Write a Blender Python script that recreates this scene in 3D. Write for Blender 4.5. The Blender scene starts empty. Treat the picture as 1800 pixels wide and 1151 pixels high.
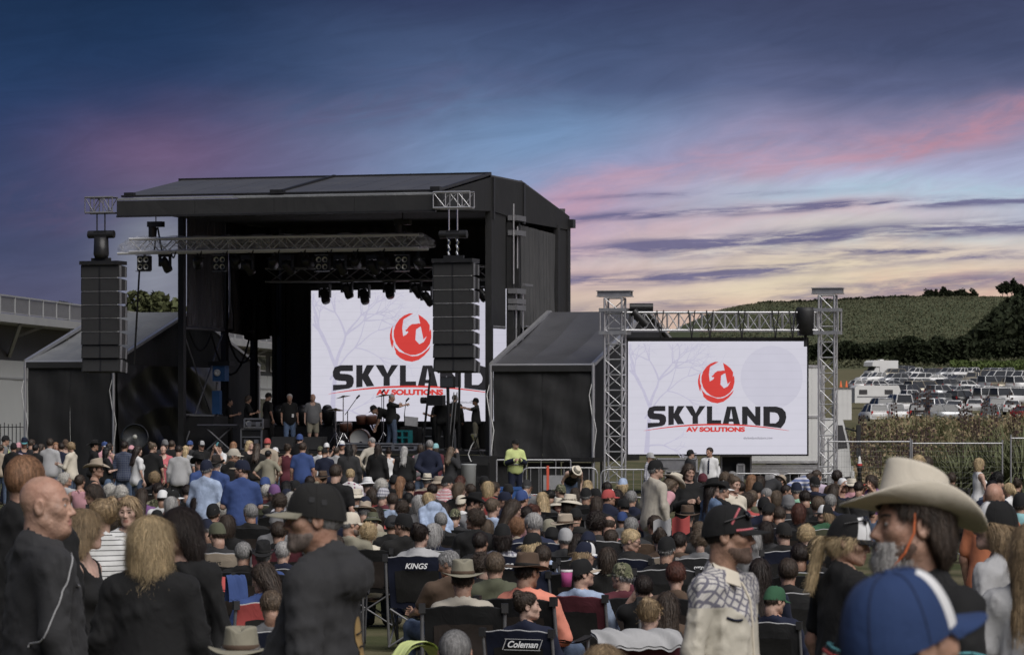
import bpy, bmesh, math, random
import numpy as np
from mathutils import Vector, Matrix

SC = bpy.context.scene
COL = SC.collection
RND = random.Random(7)
R = math.radians
# ------------------------------------------------------------------ camera, sky, sun, exposure
F = 6500.0            # focal length expressed in photograph pixels (1800 wide)
CX, HY, CZ = 900.0, 730.0, 2.5
cam_d = bpy.data.cameras.new('camera')
cam_d.sensor_width = 36.0
cam_d.lens = F / 1800 * 36
cam_d.shift_y = (HY - 575.5) / 1800
cam_d.clip_start = 0.5
cam_d.clip_end = 9000
cam_d.dof.use_dof = True
cam_d.dof.focus_distance = 48
cam_d.dof.aperture_fstop = 12.5
cam = bpy.data.objects.new('camera', cam_d)
cam.location = (0, 0, CZ)
cam.rotation_euler = (R(90), 0, 0)
COL.objects.link(cam)
SC.camera = cam

SC.view_settings.view_transform = 'Standard'
SC.view_settings.look = 'None'
SC.view_settings.exposure = 0.72
SC.view_settings.gamma = 1.0
SC.view_settings.use_curve_mapping = False
SC.cycles.use_denoising = True
SC.cycles.max_bounces = 5
SC.cycles.transparent_max_bounces = 8


def lin(r, g, b, a=1.0):
    f = lambda c: (c / 255 / 12.92) if c <= 10 else (((c / 255 + 0.055) / 1.055) ** 2.4)
    return (f(r), f(g), f(b), a)


class NT:
    """tiny wrapper for building node graphs"""
    def __init__(s, tree):
        s.t = tree
        tree.nodes.clear()

    def n(s, typ, **kw):
        nd = s.t.nodes.new(typ)
        for k, v in kw.items():
            setattr(nd, k, v)
        return nd

    def set(s, sock, v):
        if isinstance(v, bpy.types.NodeSocket):
            s.t.links.new(v, sock)
        else:
            sock.default_value = v

    def m(s, op, a, b=0.0, c=0.0, clamp=False):
        nd = s.n('ShaderNodeMath', operation=op, use_clamp=clamp)
        s.set(nd.inputs[0], a)
        s.set(nd.inputs[1], b)
        if op in ('MULTIPLY_ADD', 'SMOOTH_MIN', 'SMOOTH_MAX', 'COMPARE'):
            s.set(nd.inputs[2], c)
        return nd.outputs[0]

    def ramp(s, fac, stops, interp='LINEAR'):
        nd = s.n('ShaderNodeValToRGB')
        nd.color_ramp.interpolation = interp
        el = nd.color_ramp.elements
        while len(el) > 1:
            el.remove(el[0])
        el[0].position, el[0].color = stops[0][0], stops[0][1]
        for p, c in stops[1:]:
            e = el.new(p)
            e.color = c
        s.set(nd.inputs[0], fac)
        return nd.outputs[0]

    def mix(s, fac, a, b, blend='MIX'):
        nd = s.n('ShaderNodeMix', data_type='RGBA', blend_type=blend)
        s.set(nd.inputs[0], fac)
        s.set(nd.inputs[6], a)
        s.set(nd.inputs[7], b)
        return nd.outputs[2]

    def smooth(s, v, lo, hi, a=0.0, b=1.0):
        nd = s.n('ShaderNodeMapRange', interpolation_type='SMOOTHSTEP')
        s.set(nd.inputs[0], v)
        for i, q in enumerate((lo, hi, a, b)):
            s.set(nd.inputs[i + 1], q)
        return nd.outputs[0]

    def xyz(s, x, y, z=0.0):
        nd = s.n('ShaderNodeCombineXYZ')
        s.set(nd.inputs[0], x), s.set(nd.inputs[1], y), s.set(nd.inputs[2], z)
        return nd.outputs[0]

    def noise(s, vec, scale=1.0, detail=3.0, rough=0.55, dist=0.0):
        nd = s.n('ShaderNodeTexNoise')
        s.set(nd.inputs['Vector'], vec)
        nd.inputs['Scale'].default_value = scale
        nd.inputs['Detail'].default_value = detail
        nd.inputs['Roughness'].default_value = rough
        nd.inputs['Distortion'].default_value = dist
        return nd.outputs[0]


W = bpy.data.worlds.new('World')
SC.world = W
W.use_nodes = True
w = NT(W.node_tree)
tc = w.n('ShaderNodeTexCoord')
sep = w.n('ShaderNodeSeparateXYZ')
w.set(sep.inputs[0], tc.outputs['Generated'])
az = w.m('ARCTAN2', sep.outputs[0], sep.outputs[1])
el = w.m('ARCSINE', sep.outputs[2])
K = F / 1000.0
X = w.m('MULTIPLY', az, K)                 # azimuth in units of about nine degrees
E = w.m('MULTIPLY', el, K)                 # elevation in the same units
warp = w.noise(w.xyz(w.m('MULTIPLY', X, 1.2), w.m('MULTIPLY', E, 3.0)), 1.6, 3)
Ew = w.m('ADD', E, w.m('MULTIPLY', w.m('SUBTRACT', warp, 0.5), 0.16))
Er = w.m('DIVIDE', Ew, 2.0)


def stops(lst):
    return [(e / 2.0, lin(*c)) for e, c in lst]


left = w.ramp(Er, stops([(0.0, (92, 94, 112)), (.22, (82, 84, 112)), (.36, (54, 70, 104)), (.50, (45, 64, 102)), (.60, (38, 60, 96)), (.73, (29, 49, 80)), (1.1, (38, 58, 96)), (2.0, (60, 70, 98))]))
mid = w.ramp(Er, stops([(0.0, (205, 185, 165)), (.16, (214, 196, 172)), (.25, (206, 180, 178)), (.33, (172, 156, 182)), (.42, (124, 150, 184)), (.50, (104, 132, 168)), (.58, (78, 97, 133)), (.73, (54, 65, 98)), (1.1, (50, 66, 102)), (2.0, (66, 74, 102))]))
right = w.ramp(Er, stops([(0.0, (205, 165, 150)), (.17, (206, 170, 160)), (.225, (226, 212, 184)), (.29, (216, 200, 190)), (.35, (186, 192, 206)), (.42, (170, 176, 206)), (.50, (136, 136, 168)), (.57, (92, 100, 134)), (.65, (70, 80, 112)), (.73, (62, 70, 100)), (1.1, (60, 66, 102)), (2.0, (66, 72, 100))]))
col = w.mix(w.smooth(X, -0.66, -0.06), left, mid)
col = w.mix(w.smooth(X, 0.02, 0.55), col, right)


def blob(cx, cy, sx, sy, amp, tilt=0.0, el_=None):
    dx = w.m('SUBTRACT', X, cx)
    dy = w.m('SUBTRACT', w.m('SUBTRACT', Ew if el_ is None else el_, cy), w.m('MULTIPLY', dx, tilt))
    q = w.m('ADD', w.m('POWER', w.m('DIVIDE', dx, sx), 2.0), w.m('POWER', w.m('DIVIDE', dy, sy), 2.0))
    g = w.m('MULTIPLY', w.m('EXPONENT', w.m('MULTIPLY', q, -1.0)), amp)
    return g


bn = w.noise(w.xyz(w.m('MULTIPLY', X, 6.0), w.m('MULTIPLY', w.m('SUBTRACT', E, w.m('MULTIPLY', X, 0.2)), 18.0)), 1.0, 9, 0.66, 1.2)
brk = w.smooth(bn, 0.34, 0.66)
front = w.smooth(w.m('ABSOLUTE', X), 2.2, 1.2)
for cx_, cy_, sx_, sy_, am, ti, c_ in (
        (-.60, .46, .19, .085, .80, .0, (114, 90, 122)), (-.77, .355, .13, .05, .5, .0, (104, 86, 116)), (-.30, .53, .36, .05, .50, .12, (96, 88, 120)),
        (-.36, .43, .26, .07, .55, .1, (108, 98, 132)), (-.625, .25, .085, .11, .80, .0, (142, 146, 158)),
        (.18, .40, .28, .06, .38, .22, (160, 138, 176)), (.26, .42, .42, .036, .50, .2, (196, 154, 172)), (.10, .375, .22, .035, .6, .18, (198, 150, 170)),
        (.64, .465, .34, .036, .60, .2, (198, 148, 162)), (.84, .515, .22, .028, .55, .25, (186, 134, 150)), (.55, .345, .35, .022, .55, .05, (216, 176, 180)),
        (.05, .30, .3, .05, .45, .0, (220, 188, 186)), (.75, .39, .4, .03, .7, .0, (172, 204, 220)), (.05, .47, .2, .06, .35, .1, (132, 164, 206)),
        (.62, .295, .5, .018, .5, .04, (196, 214, 216)), (.86, .225, .25, .03, .6, .06, (214, 150, 148))):
    g = blob(cx_, cy_, sx_, sy_, am, ti)
    if sy_ < .06:
        g = w.m('MULTIPLY', g, w.m('MULTIPLY_ADD', brk, 0.65, 0.35))
    col = w.mix(w.m('MULTIPLY', g, front), col, lin(*c_))
# dark slate streaks of low cloud
Es = w.m('ADD', E, w.m('MULTIPLY', w.m('SUBTRACT', warp, 0.5), 0.035))
sn = w.noise(w.xyz(w.m('MULTIPLY', X, 4.0), w.m('MULTIPLY', w.m('SUBTRACT', E, w.m('MULTIPLY', X, 0.05)), 40.0)), 1.0, 9, 0.68, 0.4)
for cx_, cy_, sx_, sy_, am, ti in ((.55, .362, .62, .010, 1.0, .036), (.30, .385, .20, .006, .6, .03), (.38, .302, .36, .016, 1.0, .05), (.80, .325, .30, .016, .85, .07), (.62, .283, .36, .008, .8, .01),
                                   (.33, .248, .34, .014, .95, .05), (.12, .238, .18, .009, .6, .0), (.70, .222, .50, .022, .55, .10), (.85, .275, .2, .006, .6, .02), (.30, .20, .3, .014, .5, .08)):
    g = blob(cx_, cy_, sx_, sy_ * .85, am * 1.5, ti, Es)
    g = w.m('MULTIPLY', g, w.smooth(sn, 0.36, 0.62))
    g = w.m('MINIMUM', g, 0.92)
    col = w.mix(w.m('MULTIPLY', g, front), col, lin(104, 102, 138))
# a fine streaky cirrus grain over everything
fn = w.noise(w.xyz(w.m('MULTIPLY', X, 4.5), w.m('MULTIPLY', w.m('SUBTRACT', E, w.m('MULTIPLY', X, 0.2)), 20.0)), 1.0, 9, 0.66, 1.4)
gain = w.m('MULTIPLY_ADD', w.m('SUBTRACT', fn, 0.5), 0.46, 1.0)
gcol = w.n('ShaderNodeVectorMath', operation='SCALE')
w.set(gcol.inputs[0], col)
w.set(gcol.inputs['Scale'], gain)
bg = w.n('ShaderNodeBackground')
w.set(bg.inputs[0], gcol.outputs[0])
bg.inputs[1].default_value = 1.0 / (2 ** SC.view_settings.exposure)
wo = w.n('ShaderNodeOutputWorld')
w.t.links.new(bg.outputs[0], wo.inputs[0])

sun_d = bpy.data.lights.new('sun', 'SUN')
sun_d.energy = 2.25
sun_d.angle = R(56)
sun_d.color = (1.0, 0.965, 0.93)
sun = bpy.data.objects.new('sun', sun_d)
COL.objects.link(sun)
sun.rotation_euler = Vector((0.42, -0.72, .95)).to_track_quat('Z', 'Y').to_euler()

# ------------------------------------------------------------------ helpers
FIXED = {}


def tag(o, label=None, cat=None, group=None, kind=None):
    if label:
        o['label'] = label
    if cat:
        o['category'] = cat
    if group:
        o['group'] = group
    if kind:
        o['kind'] = kind
    return o


def thing(name, label, cat, loc=(0, 0, 0), rz=0.0, group=None, scale=1.0):
    o = bpy.data.objects.new(name, None)
    o.empty_display_size = 0.2
    COL.objects.link(o)
    o.location = loc
    o.rotation_euler = (0, 0, rz)
    o.scale = (scale,) * 3
    return tag(o, label, cat, group)


def link(name, me, mats=(), parent=None, loc=None, rot=None, scale=None):
    o = bpy.data.objects.new(name, me)
    COL.objects.link(o)
    if parent is not None:
        o.parent = parent
    if loc is not None:
        o.location = loc
    if rot is not None:
        o.rotation_euler = rot
    if scale is not None:
        o.scale = scale
    if mats:
        if not isinstance(mats, (list, tuple)):
            mats = (mats,)
        while len(me.materials) < len(mats):
            me.materials.append(None)
        for i, mt in enumerate(mats):
            if me.materials[i] is None and me.users <= 1:
                me.materials[i] = mt
            elif me.materials[i] is not mt:
                o.material_slots[i].link = 'OBJECT'
                o.material_slots[i].material = mt
    return o


def npmesh(name, V, Q, smooth=True, midx=None):
    """mesh from arrays: V (n,3), Q (m,3 or 4)"""
    V = np.asarray(V, np.float32)
    Q = np.asarray(Q, np.int32)
    me = bpy.data.meshes.new(name)
    me.vertices.add(len(V))
    me.vertices.foreach_set('co', V.ravel())
    k = Q.shape[1] if len(Q) else 4
    me.loops.add(len(Q) * k)
    me.loops.foreach_set('vertex_index', Q.ravel())
    me.polygons.add(len(Q))
    me.polygons.foreach_set('loop_start', np.arange(0, len(Q) * k, k, dtype=np.int32))
    if smooth:
        me.polygons.foreach_set('use_smooth', np.ones(len(Q), bool))
    if midx is not None:
        me.polygons.foreach_set('material_index', np.asarray(midx, np.int32))
    me.update(calc_edges=True)
    return me


class MB:
    """collects simple solids into one mesh"""
    def __init__(s):
        s.v, s.f, s.sm = [], [], []

    def add(s, vs, fs, smooth=False):
        o = len(s.v)
        s.v += [tuple(p) for p in vs]
        s.f += [tuple(i + o for i in f) for f in fs]
        s.sm += [smooth] * len(fs)

    def box(s, c, d, rz=0.0, M=None):
        x, y, z = d[0] / 2, d[1] / 2, d[2] / 2
        vs = [Vector((a * x, b * y, e * z)) for a in (-1, 1) for b in (-1, 1) for e in (-1, 1)]
        m = M if M is not None else Matrix.Rotation(rz, 3, 'Z')
        c = Vector(c)
        s.add([c + m @ v for v in vs], [(0, 1, 3, 2), (4, 6, 7, 5), (0, 4, 5, 1), (2, 3, 7, 6), (0, 2, 6, 4), (1, 5, 7, 3)])

    def box2(s, a, b):
        s.box([(a[i] + b[i]) / 2 for i in range(3)], [abs(b[i] - a[i]) for i in range(3)])

    def tube(s, p0, p1, r, n=6, r1=None, cap=True):
        p0, p1 = Vector(p0), Vector(p1)
        d = p1 - p0
        if d.length < 1e-6:
            return
        q = d.to_track_quat('Z', 'Y').to_matrix()
        r1 = r if r1 is None else r1
        vs = []
        for p, rr in ((p0, r), (p1, r1)):
            for i in range(n):
                a = 2 * math.pi * i / n
                vs.append(p + q @ Vector((rr * math.cos(a), rr * math.sin(a), 0)))
        fs = [(i, (i + 1) % n, n + (i + 1) % n, n + i) for i in range(n)]
        s.add(vs, fs, True)
        if cap:
            s.add(vs, [tuple(range(n))[::-1], tuple(range(n, 2 * n))])

    def path(s, pts, r, n=5):
        for a, b in zip(pts, pts[1:]):
            s.tube(a, b, r, n, cap=False)

    def beam(s, p0, p1, w, h):
        p0, p1 = Vector(p0), Vector(p1)
        d = p1 - p0
        q = d.to_track_quat('Y', 'Z').to_matrix()
        s.box((p0 + p1) / 2, (w, d.length, h), M=q)

    def prism(s, poly, ext):
        """poly: list of 3D points (planar), ext: extrusion vector"""
        n = len(poly)
        e = Vector(ext)
        vs = [Vector(p) for p in poly] + [Vector(p) + e for p in poly]
        fs = [tuple(range(n))[::-1], tuple(range(n, 2 * n))] + [(i, (i + 1) % n, n + (i + 1) % n, n + i) for i in range(n)]
        s.add(vs, fs)

    def sheet(s, fn, nu, nv, smooth=True):
        vs = [fn(i / nu, j / nv) for j in range(nv + 1) for i in range(nu + 1)]
        fs = [(j * (nu + 1) + i, j * (nu + 1) + i + 1, (j + 1) * (nu + 1) + i + 1, (j + 1) * (nu + 1) + i) for j in range(nv) for i in range(nu)]
        s.add(vs, fs, smooth)

    def lathe(s, prof, n=16, c=(0, 0, 0), sx=1.0, sy=1.0, smooth=True):
        vs = []
        for r, z in prof:
            for i in range(n):
                a = 2 * math.pi * i / n
                vs.append((c[0] + sx * r * math.cos(a), c[1] + sy * r * math.sin(a), c[2] + z))
        fs = []
        for j in range(len(prof) - 1):
            for i in range(n):
                fs.append((j * n + i, j * n + (i + 1) % n, (j + 1) * n + (i + 1) % n, (j + 1) * n + i))
        s.add(vs, fs, smooth)

    def mesh(s, name):
        me = bpy.data.meshes.new(name)
        me.from_pydata(s.v, [], s.f)
        me.polygons.foreach_set('use_smooth', s.sm)
        me.update()
        return me

    def build(s, name, mat, parent=None, **kw):
        return link(name, s.mesh(name), mat, parent, **kw)


UNIT = {}


def unit_tube(n=6):
    if n not in UNIT:
        b = MB()
        b.tube((0, 0, 0), (0, 0, 1), 1.0, n)
        UNIT[n] = b.mesh('tube')
        UNIT[n].materials.append(None)
    return UNIT[n]


def tube_obj(name, p0, p1, r, mat, parent, n=6):
    p0, p1 = Vector(p0), Vector(p1)
    d = p1 - p0
    return link(name, unit_tube(n), mat, parent, p0, d.to_track_quat('Z', 'Y').to_euler(), (r, r, d.length))


def at(px, py, Y):
    return Vector(((px - CX) / F * Y, Y, CZ + (HY - py) / F * Y))


# ------------------------------------------------------------------ materials
MATS = {}


def principled(name, build):
    if name in MATS:
        return MATS[name]
    m = bpy.data.materials.new(name)
    m.use_nodes = True
    t = NT(m.node_tree)
    b = t.n('ShaderNodeBsdfPrincipled')
    o = t.n('ShaderNodeOutputMaterial')
    t.t.links.new(b.outputs[0], o.inputs[0])
    build(t, b)
    MATS[name] = m
    return m


def coords(t, scale=None, kind='Object'):
    c = t.n('ShaderNodeTexCoord').outputs[kind]
    if scale:
        v = t.n('ShaderNodeVectorMath', operation='MULTIPLY')
        t.set(v.inputs[0], c)
        v.inputs[1].default_value = scale
        return v.outputs[0]
    return c


def bump(t, b, h, dist, strength=1.0):
    bm = t.n('ShaderNodeBump')
    bm.inputs['Strength'].default_value = strength
    bm.inputs['Distance'].default_value = dist
    t.set(bm.inputs['Height'], h)
    t.t.links.new(bm.outputs[0], b.inputs['Normal'])


def scale3(c, k):
    return (c[0] * k, c[1] * k, c[2] * k, 1.0)


def plain(name, c, rough=0.6, metal=0.0, var=0.25, sc=6.0, bmp=0.0, kind='Object', spec=0.4, dirt=0.0):
    def f(t, b):
        co = coords(t, kind=kind)
        n = t.noise(co, sc, 5, 0.6)
        cc = t.mix(n, scale3(c, 1 - var), scale3(c, 1 + var))
        if dirt:
            d = t.smooth(t.noise(co, sc * 0.37, 6, 0.7), 0.48, 0.75)
            cc = t.mix(t.m('MULTIPLY', d, dirt), cc, (0.09, 0.075, 0.055, 1))
        t.set(b.inputs['Base Color'], cc)
        t.set(b.inputs['Roughness'], t.m('MULTIPLY_ADD', n, 0.2, rough - 0.1))
        b.inputs['Metallic'].default_value = metal
        b.inputs['Specular IOR Level'].default_value = spec
        if bmp:
            bump(t, b, t.noise(co, sc * 6, 3), bmp)
    return principled(name, f)


def glow(name, c, s):
    def f(t, b):
        b.inputs['Base Color'].default_value = (0, 0, 0, 1)
        b.inputs['Roughness'].default_value = 0.9
        b.inputs['Specular IOR Level'].default_value = 0.1
        co = coords(t)
        sp = t.n('ShaderNodeSeparateXYZ')
        t.set(sp.inputs[0], co)
        row = t.m('ABSOLUTE', t.m('SINE', t.m('MULTIPLY', sp.outputs[2], 12.57)))
        k = t.m('MULTIPLY_ADD', t.smooth(row, 0.0, 0.16), 0.10, 0.90)
        k = t.m('MULTIPLY', k, t.m('MULTIPLY_ADD', t.noise(co, 1.3, 2), 0.12, 0.94))
        b.inputs['Emission Color'].default_value = (*c[:3], 1)
        t.set(b.inputs['Emission Strength'], t.m('MULTIPLY', k, s))
    return principled(name, f)


STEEL = plain('galvanised steel', (0.42, 0.42, 0.43), 0.42, 0.75, 0.25, 9, dirt=0.25)
ALU = plain('aluminium truss', (0.56, 0.56, 0.57), 0.38, 0.8, 0.2, 8, dirt=0.2)
DSTEEL = plain('dull grey steel', (0.20, 0.20, 0.21), 0.5, 0.5, 0.3, 8, dirt=0.2)
BLACKP = plain('black paint', (0.019, 0.019, 0.020), 0.55, 0, 0.4, 6, dirt=0.06)
BLACKM = plain('black satin metal', (0.02, 0.02, 0.021), 0.4, 0.2, 0.4, 7)
LENS = plain('lamp lens', (0.55, 0.55, 0.5), 0.15, 0.3, 0.2, 30)
TRUSSW = plain('aluminium lightened against roof shade', (0.80, 0.80, 0.81), 0.45, 0.15, 0.2, 8)  # front truss metal, colour lifted to make up for the canopy's shade
CHROME = plain('chrome', (0.7, 0.7, 0.7), 0.2, 1.0, 0.1, 10)
WHITEP = plain('white paint', (0.60, 0.60, 0.59), 0.45, 0, 0.08, 1.2, dirt=0.12)
GLASS = plain('dark glass', (0.045, 0.048, 0.052), 0.16, 0, 0.2, 3, spec=0.5)
RUBBER = plain('rubber', (0.014, 0.014, 0.014), 0.85, 0, 0.3, 8)


def tarp(name, c, rough, fold, fs=(1.2, 1.2, 0.25)):
    def f(t, b):
        co = coords(t, fs)
        n = t.noise(co, 1.6, 5, 0.6, 1.0)
        n2 = t.noise(coords(t), 0.9, 4, 0.6)
        t.set(b.inputs['Base Color'], t.mix(n2, scale3(c, 0.7), scale3(c, 1.35)))
        t.set(b.inputs['Roughness'], t.m('MULTIPLY_ADD', n2, 0.25, rough - 0.1))
        bump(t, b, n, fold)
    return principled(name, f)


TARP = tarp('black shade cloth', (0.0165, 0.0165, 0.017), 0.62, 0.03, (.5, .5, .35))
SHINY = tarp('black plastic tarpaulin', (0.016, 0.016, 0.017), 0.30, 0.02, (0.5, 0.5, 0.4))
ROOFM = tarp('dark grey roof vinyl', (0.062, 0.062, 0.066), 0.42, 0.02, (.5, .5, .5))
ROOFG = tarp('grey roof vinyl', (0.16, 0.165, 0.17), 0.5, 0.08, (0.5, 0.5, 0.5))
VELVET = tarp('black stage drape', (0.05, 0.05, 0.052), 0.8, 0.05)


def clearplastic():
    m = bpy.data.materials.new('clear plastic wrap')
    m.use_nodes = True
    t = NT(m.node_tree)
    g = t.n('ShaderNodeBsdfGlossy')
    g.inputs['Color'].default_value = (.75, .75, .78, 1)
    g.inputs['Roughness'].default_value = 0.22
    d = t.n('ShaderNodeBsdfDiffuse')
    d.inputs['Color'].default_value = (.80, .80, .82, 1)
    tr = t.n('ShaderNodeBsdfTransparent')
    n = t.noise(coords(t, (1.0, 4, 4)), 2.2, 5, 0.65, 1.2)
    bm = t.n('ShaderNodeBump')
    bm.inputs['Distance'].default_value = 0.25
    t.set(bm.inputs['Height'], n)
    t.t.links.new(bm.outputs[0], g.inputs['Normal'])
    a = t.n('ShaderNodeMixShader')
    a.inputs[0].default_value = 0.35
    t.t.links.new(g.outputs[0], a.inputs[1])
    t.t.links.new(d.outputs[0], a.inputs[2])
    x = t.n('ShaderNodeMixShader')
    t.set(x.inputs[0], t.smooth(n, 0.36, 0.72, 0.10, 0.72))
    t.t.links.new(tr.outputs[0], x.inputs[1])
    t.t.links.new(a.outputs[0], x.inputs[2])
    o = t.n('ShaderNodeOutputMaterial')
    t.t.links.new(x.outputs[0], o.inputs[0])
    return m


CLEAR = clearplastic()

# ------------------------------------------------------------------ terrain


def sstep(x, a, b):
    t = np.clip((x - a) / (b - a), 0, 1)
    return t * t * (3 - 2 * t)


def ground_z(x, y):
    x = np.asarray(x, float)
    y = np.asarray(y, float)
    z = 0.46 * (1 - sstep(y, 14, 30)) * 1.0
    rt = sstep(x, 10.5, 15.5)
    bank = 2.0 * sstep(y, 116, 150) * rt
    far = np.where(y > 330, 1.9 + (np.minimum(y, 760) - 340) * 0.0254, 2.0)
    z = z + np.where(y > 300, np.maximum(bank, 0) * 0 + (bank * (1 - sstep(y, 300, 340)) + far * sstep(y, 300, 340) * sstep(x, 5, 28)), bank)
    hx = sstep(x, 10, 108)
    crest = (40.0 + 0.016 * np.clip(x - 100, 0, 200) + 1.2 * np.sin(x / 23.0) + 0.9 * np.sin(x / 51.0 + 1))
    hill = crest * sstep(y, 700, 1720) ** 0.8 * hx
    hill = hill * (1 - 0.6 * sstep(y, 1760, 2600))
    side = 9 * sstep(x, 205, 300) * sstep(y, 900, 1400)
    z = z + np.where(y > 690, hill + side, 0)
    return z


def gz(x, y):
    return float(ground_z(x, y))


ys = np.concatenate([np.arange(-30, 160, 4.0), np.arange(160, 800, 14.0), np.arange(800, 2800, 40.0), [3200, 4200, 6000]])
xs = np.concatenate([[-1500, -900, -500, -300, -180], np.arange(-120, 0, 10.0), np.arange(0, 60, 2.0), np.arange(60, 420, 9.0), [520, 700, 1000, 1500]])
GX, GY = np.meshgrid(xs, ys)
GZ = ground_z(GX, GY)
Vg = np.stack([GX, GY, GZ], -1).reshape(-1, 3)
nx_ = len(xs)
ii, jj = np.meshgrid(np.arange(nx_ - 1), np.arange(len(ys) - 1))
q0 = (jj * nx_ + ii).ravel()
Qg = np.stack([q0, q0 + 1, q0 + nx_ + 1, q0 + nx_], -1)


def ground_mat(t, b):
    co = coords(t)
    sp = t.n('ShaderNodeSeparateXYZ')
    t.set(sp.inputs[0], co)
    n1 = t.noise(co, 0.35, 6, 0.6)
    n2 = t.noise(co, 9.0, 4, 0.7)
    turf = t.mix(t.smooth(n1, 0.35, 0.65), (0.055, 0.068, 0.028, 1), (0.16, 0.14, 0.085, 1))
    turf = t.mix(t.m('MULTIPLY', n2, 0.5), turf, (0.06, 0.055, 0.03, 1))
    # crop rows on the hill
    rows = t.m('SINE', t.m('MULTIPLY', t.m('ADD', sp.outputs[1], t.m('MULTIPLY', sp.outputs[0], 0.35)), 0.42))
    n3 = t.noise(co, 0.12, 6, 0.75)
    n4 = t.noise(t.n('ShaderNodeTexCoord').outputs['Object'], 0.012, 3, 0.5)
    crop = t.mix(t.smooth(t.m('ADD', n3, t.m('MULTIPLY', rows, 0.1)), 0.32, 0.68), (0.060, 0.070, 0.040, 1), (0.105, 0.118, 0.068, 1))
    crop = t.mix(t.m('MULTIPLY', n4, 0.5), crop, (0.05, 0.065, 0.03, 1))
    paddock = t.mix(n1, (0.085, 0.085, 0.045, 1), (0.15, 0.13, 0.08, 1))
    c = t.mix(t.smooth(sp.outputs[1], 200, 320), turf, paddock)
    c = t.mix(t.smooth(sp.outputs[1], 690, 740), c, crop)
    t.set(b.inputs['Base Color'], c)
    b.inputs['Roughness'].default_value = 0.95
    b.inputs['Specular IOR Level'].default_value = 0.1
    bump(t, b, n2, 0.05)


tag(link('ground', npmesh('ground', Vg, Qg), principled('field turf and hill crop', ground_mat)), kind='structure')

# ------------------------------------------------------------------ leaf clumps (numpy): many small quads


def leaf_mat(name, c, var=0.55, sc=3.0):
    def f(t, b):
        n = t.noise(coords(t), sc, 3, 0.7)
        n2 = t.noise(coords(t), sc * 9, 2, 0.6)
        k = t.mix(t.smooth(n, .3, .7), scale3(c, 1 - var), scale3(c, 1 + var))
        t.set(b.inputs['Base Color'], t.mix(t.m('MULTIPLY', n2, 0.5), k, (c[0] * 1.3, c[1] * 1.1, c[2] * 0.7, 1)))
        b.inputs['Roughness'].default_value = 0.85
        b.inputs['Specular IOR Level'].default_value = 0.15
    return principled(name, f)


LEAF_D = leaf_mat('dark conifer foliage', (0.018, 0.024, 0.013), sc=.12)
LEAF_M = leaf_mat('olive foliage', (0.062, 0.072, 0.036), sc=.5)
LEAF_C = leaf_mat('tall crop foliage', (0.07, 0.10, 0.035), sc=.3)
BARK = plain('bark', (0.07, 0.055, 0.04), 0.9, 0, 0.4, 4)
rng = np.random.default_rng(11)


def leaves(points, size, nrm_up=0.3):
    """random quads centred on points"""
    n = len(points)
    a = rng.normal(size=(n, 3))
    a /= np.linalg.norm(a, axis=1, keepdims=True)
    b_ = rng.normal(size=(n, 3))
    b_ = np.cross(a, b_)
    b_ /= np.linalg.norm(b_, axis=1, keepdims=True) + 1e-9
    s = (size * rng.uniform(0.5, 1.3, size=(n, 1)))
    u, v = a * s, b_ * s * 0.6
    P = np.asarray(points)
    V = np.stack([P - u, P + v, P + u, P - v], 1).reshape(-1, 3)
    return V, np.arange(4 * n).reshape(-1, 4)


def crown_pts(c, r, n, lobes=9):
    ctr = rng.normal(size=(lobes, 3)) * 0.42
    ctr[:, 2] *= 0.8
    rad = rng.uniform(0.32, 0.55, lobes)
    k = rng.integers(0, lobes, n)
    d = rng.normal(size=(n, 3))
    d /= np.linalg.norm(d, axis=1, keepdims=True)
    p = ctr[k] + d * rad[k][:, None] * rng.uniform(0.7, 1.05, (n, 1))
    return np.asarray(c) + p * np.asarray(r)


def tree(name, label, x, y, h, r, trunk_h, n, mat, size, group=None):
    z = gz(x, y)
    o = thing(name, label, 'tree', (x, y, z), 0, group)
    b = MB()
    b.tube((0, 0, -0.3), (r * .05, 0, trunk_h), r * .09, 6, r * .06)
    for k in range(5):
        a = k * 1.26 + RND.random()
        b.tube((r * .05, 0, trunk_h * .8), (r * .55 * math.cos(a), r * .55 * math.sin(a), trunk_h + (h - trunk_h) * RND.uniform(.3, .7)), r * .05, 5, r * .015)
    b.build('trunk', BARK, o)
    V, Q = leaves(crown_pts((0, 0, (trunk_h + h) / 2), (r, r, (h - trunk_h) / 2 * 1.15), n), size)
    link('crown', npmesh('crown', V, Q, False), mat, o)
    return o


def hedge_mass(name, label, pts_fn, n, size, mat, cat='hedge', kind='stuff'):
    V, Q = leaves(pts_fn(n), size)
    return tag(link(name, npmesh(name, V, Q, False), mat), label, cat, kind=kind)


# trees behind the left marquee
for px, py, hh, rr, lab in ((238, 512, 3.2, 2.2, 'rounded olive tree rising behind the left marquee roof, beside the line array'),
                            (283, 503, 3.8, 2.3, 'taller olive gum tree nearest the stage corner, behind the left marquee'),
                            (118, 530, 1.2, 1.0, 'small dark tree top just above the balcony railing')):
    Y = 300.0 if px > 200 else 420.0
    p = at(px, py, Y)
    h = p.z
    tree('gum_tree', lab, p.x, Y, h, rr, h - hh * 1.6, 2600 if px > 200 else 500, LEAF_M, .34)
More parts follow.
